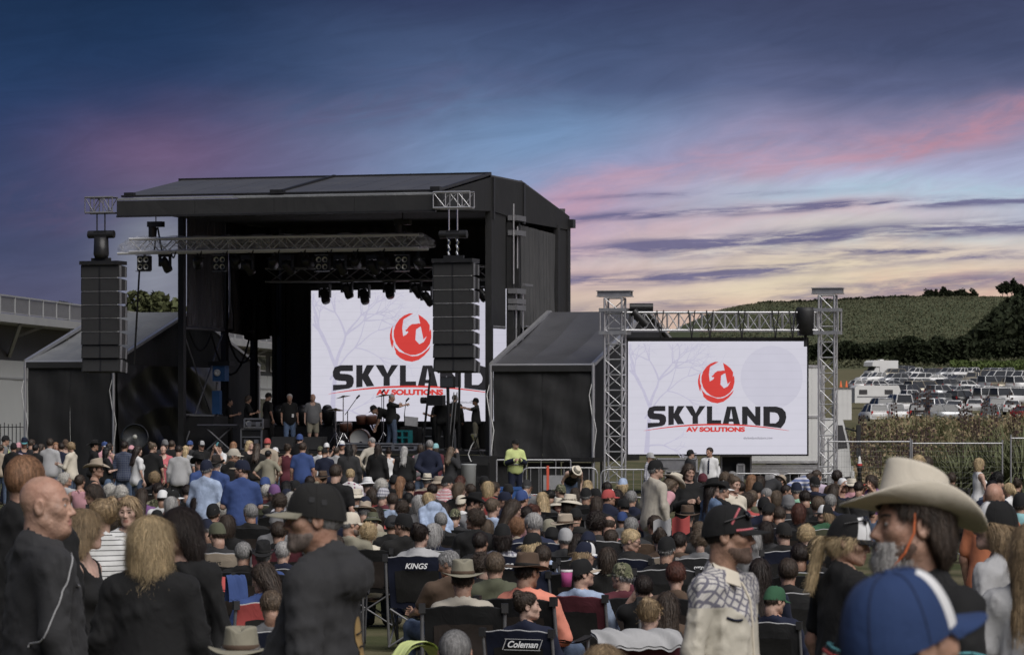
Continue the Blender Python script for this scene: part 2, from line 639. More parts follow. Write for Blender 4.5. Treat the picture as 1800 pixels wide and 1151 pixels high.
# shelter belt on the crest, single trees
k = 0
names = ['first', 'second', 'third', 'fourth', 'fifth', 'sixth', 'seventh', 'eighth', 'ninth', 'tenth', 'eleventh', 'twelfth', 'thirteenth', 'fourteenth', 'fifteenth', 'sixteenth']
for i, px in enumerate(np.linspace(1632, 1712, 12)):
    Y = 1700.0
    x = (px - CX) / F * Y
    tree('shelter_tree', f'{names[i]} tree from the left in the thin row along the hill crest', x, Y, 6.4 + RND.uniform(-.8, .8), 2.0, 1.8, 420, LEAF_D, .62, 'row of trees on the hill crest')
for i, px in enumerate(np.linspace(1762, 1803, 6)):
    Y = 1500.0
    x = (px - CX) / F * Y
    tree('shelter_tree', f'{names[i]} tree from the left in the short row above the dark forest', x, Y, 6.6 + RND.uniform(-.8, .8), 2.1, 1.6, 480, LEAF_D, .62, 'row of trees above the dark forest')


def band(px0, px1, Y, dY, z0, z1, jag=1.0):
    def f(n):
        y = rng.uniform(Y, Y + dY, n)
        px = rng.uniform(px0, px1, n)
        x = (px - CX) / F * y
        top = z1 * (0.78 + 0.22 * np.sin(x * 0.9 + 1.3 * np.sin(x * .37)) * jag)
        z = ground_z(x, y) + z0 + (top - z0) * rng.uniform(0, 1, n) ** 0.8
        return np.stack([x, y, z], -1)
    return f


hedge_mass('forest', 'dark conifer belt along the ridge of the far hill', band(1330, 1640, 1640, 50, 0, 2.7, .6), 9000, .6, LEAF_D, 'forest')


def wedge(n):
    y = rng.uniform(900, 1320, n)
    px0 = 1690 + (y - 900) / 420 * 82
    px = px0 + rng.uniform(0, 1, n) * (1880 - px0)
    x = (px - CX) / F * y
    k = np.clip((px - px0) / 70, 0, 1) ** .8
    top = (1.5 + 7.5 * k) * (.8 + .2 * np.sin(x * .5 + 1.7 * np.sin(x * .23 + y * .05)))
    return np.stack([x, y, ground_z(x, y) + top * rng.uniform(0, 1, n) ** .8], -1)


def crop_pts(n):
    y = 720 * (1690 / 720) ** rng.uniform(0, 1, n)
    px = rng.uniform(1230, 1880, n)
    x = (px - CX) / F * y
    rowy = np.round((y + .3 * x) / 9) * 9 - .3 * x
    y = np.where(rng.uniform(0, 1, n) < .6, rowy + rng.normal(0, 1.0, n), y)
    return np.stack([x, y, ground_z(x, y) + rng.uniform(.0, .7, n)], -1)


hedge_mass('crop', 'rows of low green crop covering the far hill', crop_pts, 70000, .34, leaf_mat('hill crop foliage', (.080, .086, .056), .28, .04), 'crop')
hedge_mass('forest', 'dark forest block on the right flank of the hill', wedge, 26000, 1.0, LEAF_D, 'forest')
hedge_mass('hedge', 'long dark windbreak hedge at the foot of the hill', band(1180, 1880, 770, 14, 0, 5.2, .35), 30000, .5, LEAF_D)
hedge_mass('hedge', 'nearer dark hedge with taller trees behind the campervan', band(1565, 1700, 735, 10, 0, 6.4, .5), 14000, .5, LEAF_D)
hedge_mass('crop', 'pale green maize standing behind the back row of cars', band(1672, 1880, 640, 30, 0, 2.6, .3), 9000, .36, LEAF_C, 'crop')
# ------------------------------------------------------------------ stage frame (u along the front, v into the stage)
SA = R(17.5)
SO = Vector(((862 - CX) / F * 114.0, 114.0, 0))
SU = Vector((math.cos(SA), -math.sin(SA), 0))
SV = Vector((math.sin(SA), math.cos(SA), 0))


def s2w(u, v, z=0.0):
    return SO + SU * u + SV * v + Vector((0, 0, z))


def SP(px, py, v):
    """stage coordinates (u, z) of the point seen at a pixel on the plane v = const"""
    d = Vector(((px - CX) / F, 1, (HY - py) / F))
    o = Vector((0, 0, CZ))
    t = (v - (o - SO).dot(SV)) / d.dot(SV)
    p = o + d * t
    return (p - SO).dot(SU), p.z


def sthing(name, label, cat, u, v, z=0.0, group=None, rz=0.0):
    return thing(name, label, cat, s2w(u, v, z), -SA + rz, group)


def truss(root, p0, p1, w, h, nseg, r, mat, up=(0, 0, 1), chord='chord', brace='brace', rungs=True):
    p0, p1, up = Vector(p0), Vector(p1), Vector(up)
    d = (p1 - p0)
    side = d.cross(up).normalized()
    cs = [(a * w / 2, b * h / 2) for a, b in ((-1, -1), (1, -1), (1, 1), (-1, 1))]
    P = lambda t, c: p0 + d * t + side * c[0] + up * c[1]
    for c in cs:
        tube_obj(chord, P(0, c), P(1, c), r, mat, root, 8)
    for i in range(nseg):
        for k in range(4):
            a, b = cs[k], cs[(k + 1) % 4]
            if (i + k) % 2:
                a, b = b, a
            tube_obj(brace, P(i / nseg, a), P((i + 1) / nseg, b), r * .5, mat, root, 5)
    if rungs:
        for i in range(nseg + 1):
            b = MB()
            for k in range(4):
                b.tube(P(i / nseg, cs[k]), P(i / nseg, cs[(k + 1) % 4]), r * .6, 5)
            b.build('rung', mat, root)


uL, _ = SP(320, 500, 0)
uR = 0.0
DECK = 1.42
zRid = SP(862, 309, 0)[1]
zFr = SP(862, 371, 0)[1]
VC = -5.6                                   # canopy front
cL, zE = SP(205, 347, VC)
cR, _ = SP(766, 341, VC)
zE = SP(766, 339, VC)[1]
zEb = SP(766, 369, VC)[1]
D1, D2 = 3.2, 8.2
# the trailer stage as one thing, parts on it
st = sthing('mobile_stage', 'black mobile concert stage with pitched roof, drapes and open front', 'stage', 0, 0)


def sbox(name, mat, a, b, parent=None):
    m = MB()
    m.box2(a, b)
    return m.build(name, mat, parent or st)


def prism(name, mat, poly, ext, parent=None):
    m = MB()
    m.prism(poly, ext)
    return m.build(name, mat, parent or st)


sbox('deck', BLACKP, (uL - .3, -1.2, DECK - .12), (uR + .9, D2, DECK))
for i in range(7):
    a = uL - .3 + i * (uR + 1.2 - uL) / 7
    sbox('skirt', TARP, (a, -1.17, 0.02), (a + (uR + 1.2 - uL) / 7 - .02, -1.13, DECK - .13))
zB = SP(1005, 380, D2)[1]
# roof: front canopy sheet panels with seams, flat ridge, rear slope
NPAN = 10
for i in range(NPAN):
    a, b = i / NPAN + .001, (i + 1) / NPAN - .001
    A0, A1 = cL + (cR - cL) * a, cL + (cR - cL) * b
    B0, B1 = uL + (uR - uL) * a, uL + (uR - uL) * b
    prism('roof_panel', ROOFM, [(A0, VC + .35, zE + .06), (A1, VC + .35, zE + .06), (B1, 0, zRid), (B0, 0, zRid)], (0, .01, .06))
m = MB()
m.beam((cL, VC + .35, zE + .10), (cR, VC + .35, zE + .10), .05, .05)
m.beam((uL - .1, 0, zRid + .05), (uR + .02, 0, zRid + .05), .12, .12)
mid_u = (cL + cR) / 2
m.beam((mid_u, VC + .36, zE + .15), ((uL + uR) / 2, 0, zRid + .1), .10, .06)
m.box((mid_u, VC + .3, zE + .14), (.42, .22, .12))
m.box((cR - .1, VC + .3, zE + .14), (.3, .2, .12))
m.box((cL + .3, VC + .3, zE + .14), (.3, .2, .12))
m.beam((cR, VC + .36, zE + .13), (uR, 0, zRid + .07), .07, .07)
m.build('roof_edge_trim', BLACKM, st)
prism('roof_gutter', ROOFG, [(cL, VC, zE), (cL, VC + .34, zE + .05), (cR, VC + .34, zE + .05), (cR, VC, zE)], (0, 0, -.05))
nf = 4
for i in range(nf):
    a = cL + (cR - cL) * i / nf
    sbox('fascia_panel', TARP, (a + .004, VC, zEb), (cL + (cR - cL) * (i + 1) / nf - .004, VC + .05, zE - .06))
sbox('fascia_rail', BLACKM, (cL, VC - .03, zEb - .06), (cR, VC + .06, zEb - .005))
prism('canopy_side', TARP, [(cR, VC + .06, zEb), (cR, VC + .06, zE - .02), (uR - .02, 0, zRid - .05), (uR - .02, 0, zFr)], (.05, .01, 0))
prism('canopy_ceiling', VELVET, [(cL + .05, VC + .1, zEb + .05), (cR - .05, VC + .1, zEb + .05), (uR, 0, zFr + .08), (uL, 0, zFr + .08)], (0, 0, .05))
sbox('ridge_roof', ROOFM, (uL, 0.02, zRid - .02), (uR, D1, zRid + .03))
prism('stage_ceiling', VELVET, [(uL - .25, -.2, zFr - .02), (uR - .05, -.2, zFr - .02), (uR - .05, D2 + .2, zFr - .02), (uL - .25, D2 + .2, zFr - .02)], (0, 0, .05))
prism('rear_roof', ROOFM, [(uL, D1 + .01, zRid), (uR, D1 + .01, zRid), (uR, D2 + .1, zB), (uL, D2 + .1, zB)], (0, .01, .05))
# right side: gable panels, pillars, scrims
prism('gable_panel', TARP, [(uR, 0.03, zFr), (uR, .03, zRid - .03), (uR, D1 - .02, zRid - .03), (uR, D1 - .02, zFr - .15)], (.06, 0, 0))
zW = SP(982, 396, D2 - 1.4)[1]
prism('gable_panel', TARP, [(uR, D1 + .03, zFr - .18), (uR, D1 + .03, zRid - .05), (uR, D2 + .1, zB), (uR, D2 + .1, zB - .45)], (.07, 0, 0))
for q, (v0, v1) in enumerate(((.02, .14), (D1 - .05, D1 + .1))):
    sbox('gable_post', BLACKM, (uR + .06, v0, zFr - .25), (uR + .11, v1, zRid - .03))
mm = MB()
mm.box((uR + .12, D2 + .05, zB - .25), (.26, .3, .28))
mm.build('roof_corner_block', BLACKM, st)
z575 = SP(880, 574, 0)[1]
for (v0, v1, zt, zb, mt) in ((.12, 1.5, zFr - .05, z575, TARP), (D1 - .2, D2 - 1.35, zFr - .28, SP(940, 574, 4)[1], None)):
    if mt:
        sbox('side_scrim', mt, (uR - .02, v0, zb), (uR + .02, v1, zt))
    else:
        m = MB()

        def pleat(a, b, v0=v0, v1=v1, zt=zt, zb=zb):
            v = v0 + (v1 - v0) * a
            z = zb + (zt - .12 * a - zb) * b
            return (uR + .02 + .05 * math.sin(a * 62 + 1.5 * math.sin(a * 17) + b * 2.2) * (1.1 - .8 * b), v, z)
        m.sheet(pleat, 90, 6)
        m.build('side_curtain', tarp('charcoal stage curtain', (0.052, 0.052, 0.053), .7, .04, (3, 3, .3)), st)
for v0, v1 in ((D2 - 1.3, D2 - 1.05), (D2 - .12, D2 + .12)):
    sbox('rear_post', BLACKP, (uR - .06, v0, .1), (uR + .1, v1, zB - .35))
sbox('rear_scrim', TARP, (uR, D2 - 1.0, 1.4), (uR + .03, D2 - .15, zB - .4))
sbox('front_post', BLACKP, (uR - .14, -.08, .05), (uR + .06, .1, zFr))
m = MB()
m.tube((uR, .1, z575), (uR, 1.45, z575), .05, 6)
m.tube((uR + .02, D1 - .1, SP(930, 574, D1)[1]), (uR + .02, D2 - 1.3, SP(930, 574, D1)[1] + .02), .05, 6)
m.build('side_rail', DSTEEL, st)
# hydraulic leg
lg = MB()
for v in (1.75, 2.35):
    lg.box((uR + .1, v, (zFr - .3) / 2 + .1), (.22, .16, zFr - .4))
lg.build('lift_leg', BLACKP, st)
lg = MB()
zt = SP(890, 390, 2)[1]
for v, za, zb in ((2.02, SP(895, 398, 2)[1], SP(895, 472, 2)[1]), (1.9, SP(886, 510, 2)[1], .3), (2.62, SP(912, 514, 2)[1], SP(912, 600, 2)[1]), (1.62, SP(880, 360, 2)[1], SP(880, 500, 2)[1])):
    lg.tube((uR + .24, v, za), (uR + .24, v, zb), .026, 6)
lg.build('lift_ram', ALU, st)
lg = MB()
for py in (384, 410, 512, 530, 541):
    z = SP(890, py, 2)[1]
    lg.box((uR + .2, 2.1, z), (.3, .95, .16))
lg.box((uR + .35, 2.75, SP(890, 500, 2)[1]), (.08, .9, .07))
lg.build('lift_collar', DSTEEL, st)
# left side
for v in (0, 3.6, 6.2):
    sbox('front_post' if v == 0 else 'side_post', BLACKP, (uL - .1, v - .1, .05), (uL + .09, v + .12, zFr))
zc = SP(330, 573, 0)[1]
m = MB()


def lcurt(a, b):
    v = .15 + 3.3 * a
    return (uL + .1 + .07 * math.sin(a * 28 + 2 * math.sin(a * 9)) * (1.2 - b), v, zc + (zFr + .3 - zc) * b)


m.sheet(lcurt, 60, 6)
m.build('side_curtain', tarp('grey sheen curtain', (0.05, 0.05, 0.055), .35, .15, (2.5, 2.5, .4)), st)
m = MB()


def lcurt2(a, b):
    v = 3.5 + 4.4 * a
    return (uL + .15 + .16 * math.sin(a * 22 + 3 * math.sin(a * 7) + b * 3) * (1.1 - b), v, zc - .35 * math.sin(a * 3) + (zFr + .3 - zc) * b)


m.sheet(lcurt2, 60, 8)
m.build('side_curtain', SHINY, st)
m = MB()
m.tube((uL, .1, zc - .05), (uL, D2, zc - .05), .06, 6)
m.tube((uL, .1, DECK + 1.1), (uL, 3.4, DECK + 1.1), .04, 6)
m.build('side_rail', DSTEEL, st)
for a0, a1 in (((uL, .1, DECK), (uL, 3.4, zc - .2)), ((uL, 3.4, DECK), (uL, .1, zc - .2))):
    tube_obj('side_brace', a0, a1, .03, DSTEEL, st)
m = MB()
for k, (va, vb, sag) in enumerate(((.4, 2.2, .55), (2.2, 5.6, 1.3), (3.6, 6.2, .9))):
    pts = [(uL + .1, va + (vb - va) * t, zc - .2 - sag * 4 * t * (1 - t)) for t in np.linspace(0, 1, 9)]
    m.path(pts, .035, 5)
m.build('hanging_cable', RUBBER, st)
# back wall drape, right of the side opening up to behind the screen
ub0 = SP(478, 600, D2 - .2)[0]
m = MB()
m.sheet(lambda a, b: (ub0 + (uR - ub0) * a, D2 - .2 + .05 * math.sin(a * 120), DECK + (zFr + .5 - DECK) * b), 140, 2)
m.build('back_drape', VELVET, st)
m = MB()
m.sheet(lambda a, b: (uL + .2 + (ub0 - uL) * a, D2 - .15 + .05 * math.sin(a * 30), zc - .1 + (zFr + .5 - zc) * b), 30, 2)
m.build('back_drape', VELVET, st)
for px in (483, 500):
    u, _ = SP(px, 600, D2 - 1)
    sbox('back_post', BLACKP, (u - .06, D2 - 1.1, DECK), (u + .06, D2 - .98, zFr))

# ------------------------------------------------------------------ led screens: graphics traced in the logo's own units
LW = glow('screen white', lin(206, 204, 216), 1.0 / 2 ** SC.view_settings.exposure)
LK = glow('screen dark', lin(44, 43, 46), 1.0 / 2 ** SC.view_settings.exposure)
LR = glow('screen red', lin(205, 66, 62), 1.0 / 2 ** SC.view_settings.exposure)
LT = glow('screen pale tree', lin(190, 187, 207), 1.0 / 2 ** SC.view_settings.exposure)
LM = glow('screen pale moon', lin(198, 196, 210), 1.0 / 2 ** SC.view_settings.exposure)


def led_screen(label, origin_fn, W_, H_, bez):
    """origin_fn() -> root empty whose local frame is x right, y away, z up, origin at the lower left corner of the picture"""
    root = origin_fn(label)
    kx, kz = W_ / 952.0, H_ / 606.0
    T = lambda x, y, d=0.01: ((x - 316) * kx, -d, (972 - y) * kz)
    m = MB()
    m.box2((-bez, .012, -bez), (W_ + bez, .25, H_ + bez * 2.4))
    m.build('cabinet', BLACKM, root)
    m = MB()
    m.box2((0, .004, 0), (W_, .0115, H_))
    m.build('glow_backing', LW, root)  # glowing sheet added behind the tiles so their gaps stay bright
    nx, nz = 10, 7
    me = None
    for i in range(nx):
        for j in range(nz):
            if me is None:
                q = MB()
                q.box2((.0004, 0, .0004), (W_ / nx - .0004, .01, H_ / nz - .0004))
                me = q.mesh('tile')
            link('panel_tile', me, LW, root, (i * W_ / nx, 0, j * H_ / nz))

    def poly(name, pts, mat, d):
        b = bmesh.new()
        vs = [b.verts.new(T(x, y, d)) for x, y in pts]
        b.faces.new(vs)
        bmesh.ops.triangulate(b, faces=b.faces[:])
        me_ = bpy.data.meshes.new(name)
        b.to_mesh(me_)
        b.free()
        return link(name, me_, mat, root)

    def stroke(pts, wd, d, m_):
        """mitred thick line as quads"""
        P = [Vector(p) for p in pts]
        offs = []
        for i, p in enumerate(P):
            a = (P[i] - P[i - 1]).normalized() if i else None
            b = (P[i + 1] - P[i]).normalized() if i < len(P) - 1 else None
            t = ((a or b) + (b or a)).normalized()
            nrm = Vector((-t.y, t.x))
            k = 1.0
            if a and b:
                k = 1.0 / max(.5, nrm.dot(Vector((-a.y, a.x))))
            ww = wd[i] if isinstance(wd, (list, tuple)) else wd
            offs.append(nrm * ww / 2 * k)
        vs = []
        for p, o in zip(P, offs):
            vs += [T(*(p + o), d), T(*(p - o), d)]
        m_.add(vs, [(2 * i, 2 * i + 1, 2 * i + 3, 2 * i + 2) for i in range(len(P) - 1)])

    # moon
    poly('moon', [(1080 + 165 * math.cos(a), 560 + 170 * math.sin(a)) for a in np.linspace(0, 2 * math.pi, 40)[:-1]], LM, .004)
    # bare tree
    m = MB()
    rr = random.Random(3)

    def br(x, y, a, L, w_, dep):
        pts, ws = [(x, y)], [w_]
        for i in range(4):
            a += rr.uniform(-.22, .22)
            x += L / 4 * math.cos(a)
            y -= L / 4 * math.sin(a)
            if x < 322 or x > 1000 or y < 374:
                break
            pts.append((x, y))
            ws.append(w_ * (1 - .12 * (i + 1)))
        if len(pts) > 1:
            stroke(pts, ws, .006 + dep * .0004 + rr.random() * .0003, m)
        if dep < 6 and len(pts) == 5:
            for s in (-1, 1, -.3)[:3 if dep in (1, 2, 3) else 2]:
                br(x, y, a + s * rr.uniform(.3, .75), L * rr.uniform(.6, .85), w_ * .62, dep + 1)
    br(415, 966, 1.62, 250, 28, 0)
    br(400, 640, 2.0, 110, 12, 2)
    br(405, 780, .75, 190, 10, 2)
    br(418, 930, .5, 90, 10, 3)
    m.build('tree_picture', LT, root)
    # emblem
    D = .014
    Z = lambda pts: [(605.6 + .3454 * x, 423.9 + .3454 * y) for x, y in pts]
    poly('emblem', Z([(558, 150), (500, 150), (430, 178), (370, 225), (320, 295), (292, 380), (292, 460), (320, 550), (370, 620), (440, 675), (520, 705), (590, 703), (660, 680), (730, 630), (780, 560), (802, 470), (800, 400), (792, 360), (780, 410), (750, 480), (700, 530), (640, 562), (590, 560), (545, 540), (510, 495), (495, 440), (490, 400), (465, 430), (455, 490), (462, 575), (430, 560), (390, 525), (360, 485), (352, 440), (380, 470), (424, 488), (395, 430), (388, 350), (400, 280), (430, 225), (480, 180)]), LR, D)
    poly('emblem', Z([(445, 375), (470, 360), (500, 320), (540, 292), (600, 290), (630, 283), (660, 290), (682, 316), (640, 335), (595, 365), (570, 405), (570, 460), (585, 510), (625, 550), (580, 545), (540, 515), (510, 465), (500, 400), (490, 385), (465, 392)]), LR, D + .001)
    poly('emblem', Z([(625, 165), (680, 200), (740, 250), (780, 310), (778, 380), (755, 440), (695, 498), (720, 450), (738, 380), (735, 310), (700, 240)]), LR, D)
    poly('emblem', Z([(280, 310), (255, 360), (240, 430), (240, 490), (255, 560), (272, 615), (264, 560), (262, 512), (292, 522), (275, 490), (268, 430), (272, 370)]), LR, D)
    poly('emblem', Z([(280, 540), (310, 600), (370, 660), (450, 705), (540, 722), (620, 715), (690, 680), (750, 630), (792, 585), (770, 640), (710, 710), (630, 770), (540, 795), (450, 780), (380, 745), (322, 690), (355, 698), (310, 640)]), LR, D)
    d = .018
    Zl = lambda pts: [(363.4 + .618 * x, 666.2 + .618 * y) for x, y in pts]

    def letter(*polys):
        b = MB()
        for i, pts in enumerate(polys):
            b.add([T(x, y, d + .0006 * i) for x, y in Zl(pts)], [tuple(range(len(pts)))])
        b.build('letter', LK, root)
    letter([(245, 75), (150, 75), (105, 90), (90, 125), (92, 160), (110, 185), (140, 192), (190, 195), (196, 208), (190, 220), (92, 222), (92, 266), (215, 250), (240, 237), (252, 205), (250, 170), (232, 150), (205, 142), (150, 138), (144, 128), (152, 120), (245, 120)])
    letter([(270, 75), (318, 75), (318, 238), (270, 243)], [(310, 158), (350, 75), (410, 75), (358, 158)], [(310, 168), (330, 138), (358, 142), (408, 232), (350, 236)])
    letter([(417, 75), (478, 75), (508, 138), (500, 168), (470, 160)], [(538, 75), (590, 75), (526, 168), (495, 160)], [(478, 150), (526, 150), (526, 230), (478, 232)])
    letter([(602, 78), (648, 78), (648, 198), (725, 198), (725, 230), (602, 230)])
    letter([(775, 80), (815, 80), (790, 232), (738, 232)], [(808, 80), (848, 80), (888, 236), (832, 234)], [(778, 186), (850, 186), (850, 212), (778, 212)])
    letter([(905, 80), (950, 80), (1018, 165), (1018, 80), (1063, 80), (1063, 246), (1022, 243), (952, 160), (952, 238), (905, 236)])
    b = MB()
    od = [(1088, 80), (1200, 80), (1250, 95), (1280, 130), (1286, 175), (1275, 220), (1240, 268), (1088, 250)]
    idn = [(1145, 130), (1190, 133), (1208, 140), (1220, 160), (1225, 180), (1218, 205), (1195, 225), (1145, 225)]
    b.add([T(x, y, d) for x, y in Zl(od + idn)], [(k, (k + 1) % 8, 8 + (k + 1) % 8, 8 + k) for k in range(8)])
    b.build('letter', LK, root)
    # red swoosh
    m = MB()
    xs_ = np.linspace(400, 1172, 24)
    pts = [(x, 812 + 34 * ((x - 787) / 386.0) ** 2) for x in xs_]
    ws = [1.2 + 7.5 * math.sin(math.pi * i / 23.0) ** .8 for i in range(24)]
    stroke(pts, ws, .022, m)
    m.build('swoosh', LR, root)

    def text(body, x, y, h, wid, mat, off, name):
        cu = bpy.data.curves.new(name, 'FONT')
        cu.body = body
        cu.size = 1.0
        cu.offset = off
        cu.align_x = 'CENTER'
        ob = bpy.data.objects.new(name, cu)
        me_ = bpy.data.meshes.new_from_object(ob)
        bpy.data.objects.remove(ob)
        co = np.array([v.co[:] for v in me_.vertices])
        lo, hi = co.min(0), co.max(0)
        cen = (lo + hi) / 2
        for v in me_.vertices:
            nx_v = (v.co.x - cen[0]) / (hi[0] - lo[0]) * wid
            nz_v = (v.co.y - lo[1]) / (hi[1] - lo[1]) * h
            v.co = T(x + nx_v, y - nz_v, .024)
        link(name, me_, mat, root)
    text('AV SOLUTIONS', 781, 852, 27, 314, LR, .062, 'slogan_lettering')
    text('skylandavsolutions.com', 1007, 895, 17, 152, LK, -.004, 'address_lettering')
    return root


def scr_stage(label):
    u, z = SP(547, 740, 4.0)
    return sthing('led_screen', label, 'LED screen', u, 4.0, z)


u0, z0 = SP(547, 740, 4.0)
u1, z1 = SP(905, 507, 4.0)
led_screen('LED screen at the back of the stage with red bird logo behind a line array', scr_stage, u1 - u0, z1 - z0, .06)
YS = 111.0
pA, pB = at(1104, 798, YS), at(1418, 600, YS)
WR = pB.x - pA.x
led_screen('outdoor LED screen hung between two lattice towers, showing the red bird logo',
           lambda lb: thing('led_screen', lb, 'LED screen', (pA.x, YS, pA.z), R(-1.5)), WR, pB.z - pA.z, .05)

# ------------------------------------------------------------------ lighting trusses over the stage
v = -1.6
ua, za = SP(232, 432, v)
ub, _ = SP(740, 432, v)
ft = sthing('lighting_truss', 'front lighting truss wrapped in clear plastic, hung across the stage opening', 'truss', ua, v, za)
Lf = ub - ua
truss(ft, (0, 0, 0), (Lf, 0, 0), .45, .40, 22, .038, TRUSSW, rungs=False)
m = MB()


def wrap(a, b):
    x = -.45 + (Lf + .9) * a
    th = 2 * math.pi * b
    e = min(1, min(a, 1 - a) * 25)
    return (x, .3 * math.cos(th) * (.35 + .65 * e), .02 + .27 * math.sin(th) * (.3 + .7 * e) + .018 * math.sin(a * 70 + 5 * b) - .1 * (1 - e))


m.sheet(wrap, 110, 14)
m.build('plastic_wrap', CLEAR, ft)
m = MB()
m.tube((-.4, -.2, -.25), (Lf + .3, -.2, -.25), .045, 6)
m.build('lamp_bar', WHITEP, ft)  # chrome bar painted white in place of a bright reflection
for i in range(9):
    x0 = Lf * (.15 + .09 * i)
    m = MB()
    m.path([(x0 + .12 * t, -.24, -.28 - .12 * math.sin(3.1 * t) - .02 * (t > .5)) for t in np.linspace(0, 1.4, 6)], .025, 4)
    m.build('cable_loop', RUBBER, ft)


def lamp(px, py, v, kind, label, group, face=0.0):
    u, z = SP(px, py, v)
    o = sthing('stage_light', label, 'stage light', u, v, z, group)
    if kind == 'blinder':
        m = MB()
        m.box((0, 0, 0), (.42, .2, .46))
        m.box((0, .02, .3), (.06, .06, .2))
        m.build('housing', BLACKM, o)
        for i in (-1, 1):
            for j in (-1, 1):
                m = MB()
                m.lathe([(.0, -.02), (.05, -.016), (.083, .0), (.09, .02)], 12)
                q = m.build('lens', LENS, o)
                q.location = (i * .1, -.115, j * .11)
                q.rotation_euler = (R(-90), 0, 0)
                q.scale = (1, 1, -1)
        m = MB()
        for a, b, c_, d_ in ((-.24, -.2, .02, .46), (.24, -.2, .02, .46), (0, -.2, .5, .02)):
            pass
        m.box((0, -.1, .25), (.46, .16, .02))
        m.box((0, -.1, -.25), (.46, .16, .02))
        m.build('flap', DSTEEL, o)
    elif kind == 'head':
        m = MB()
        m.box((0, 0, .22), (.36, .26, .14))
        m.build('base', BLACKM, o)
        m = MB()
        m.box((-.17, 0, .02), (.05, .14, .34))
        m.box((.17, 0, .02), (.05, .14, .34))
        m.build('yoke', BLACKM, o)
        m = MB()
        m.lathe([(0, -.3), (.12, -.3), (.15, -.22), (.13, -.05), (.15, .08), (.12, .17), (0, .19)], 12)
        q = m.build('head', BLACKM, o)
        q.rotation_euler = (R(30 * math.sin(px)), R(-28 + 10 * math.cos(px)), 0)
        q.location = (0, -.02, -.05)
    else:
        m = MB()
        m.lathe([(0, .18), (.11, .18), (.15, .05), (.17, -.2), (.15, -.2), (.12, 0)], 12)
        q = m.build('can', BLACKM, o)
        q.rotation_euler = (R(60), 0, R(20 * math.sin(px * 3)))
        m = MB()
        m.lathe([(0, -.05), (.13, -.08)], 12)
        q2 = m.build('lens', LENS, o)
        q2.rotation_euler = q.rotation_euler
        m = MB()
        m.box((0, 0, .2), (.06, .06, .26))
        m.box((0, 0, .1), (.4, .05, .04))
        m.build('bracket', BLACKM, o)
    return o


ordn = names
for i, px in enumerate((254, 388, 568, 708)):
    lamp(px, 463, v - .1, 'blinder', f'four-lamp blinder, {ordn[i]} from the left under the plastic wrapped truss', 'four-lamp blinders on the front truss')
for i, px in enumerate((290, 348, 415, 480, 540, 625, 672, 735)):
    lamp(px, 460, v - .05, 'par' if i else 'head', f'dark round lamp, {ordn[i]} from the left among the cans of the front truss', 'round lamps on the front truss')
for i, px in enumerate((435, 505, 598, 655)):
    lamp(px, 465, v, 'head', f'black moving head lamp, {ordn[i]} from the left hanging from the front truss', 'moving heads on the front truss')
v2 = 2.4
ua, za = SP(470, 484, v2)
ub, _ = SP(860, 484, v2)
rt_ = sthing('lighting_truss', 'rear lighting truss above the stage screen, carrying moving heads', 'truss', ua, v2, za)
truss(rt_, (0, 0, 0), (ub - ua, 0, 0), .4, .42, 12, .032, DSTEEL, rungs=False)
for i, (px, py) in enumerate(((571, 515), (610, 506), (640, 516), (684, 506), (731, 506), (750, 520), (845, 512))):
    lamp(px, py, v2, 'head', f'black moving head lamp, {ordn[i]} from the left before the upper edge of the stage screen', 'moving heads on the rear truss')
# chain hoists carrying the front truss
for px, py, lab in ((274, 400, 'black chain hoist above the outer end of the front truss, against the sky'), (708, 396, 'black chain hoist above the inner end of the front truss, under the roof')):
    u, z = SP(px, py, v)
    o = sthing('chain_hoist', lab, 'hoist', u, v, z)
    m = MB()
    m.box((0, 0, .1), (.5, .25, .17))
    m.tube((-.12, 0, .05), (-.12, 0, -.38), .13, 8)
    m.build('motor', BLACKM, o)
    m = MB()
    m.tube((0, 0, .15), (0, 0, zFr + .1 - z), .018, 5)
    m.tube((.02, 0, 0), (-.05, 0, -.75), .03, 5)
    m.tube((.06, 0, 0), (.2, 0, -.75), .03, 5)
    m.build('chain', RUBBER, o)

# ------------------------------------------------------------------ outriggers, hoists and line arrays


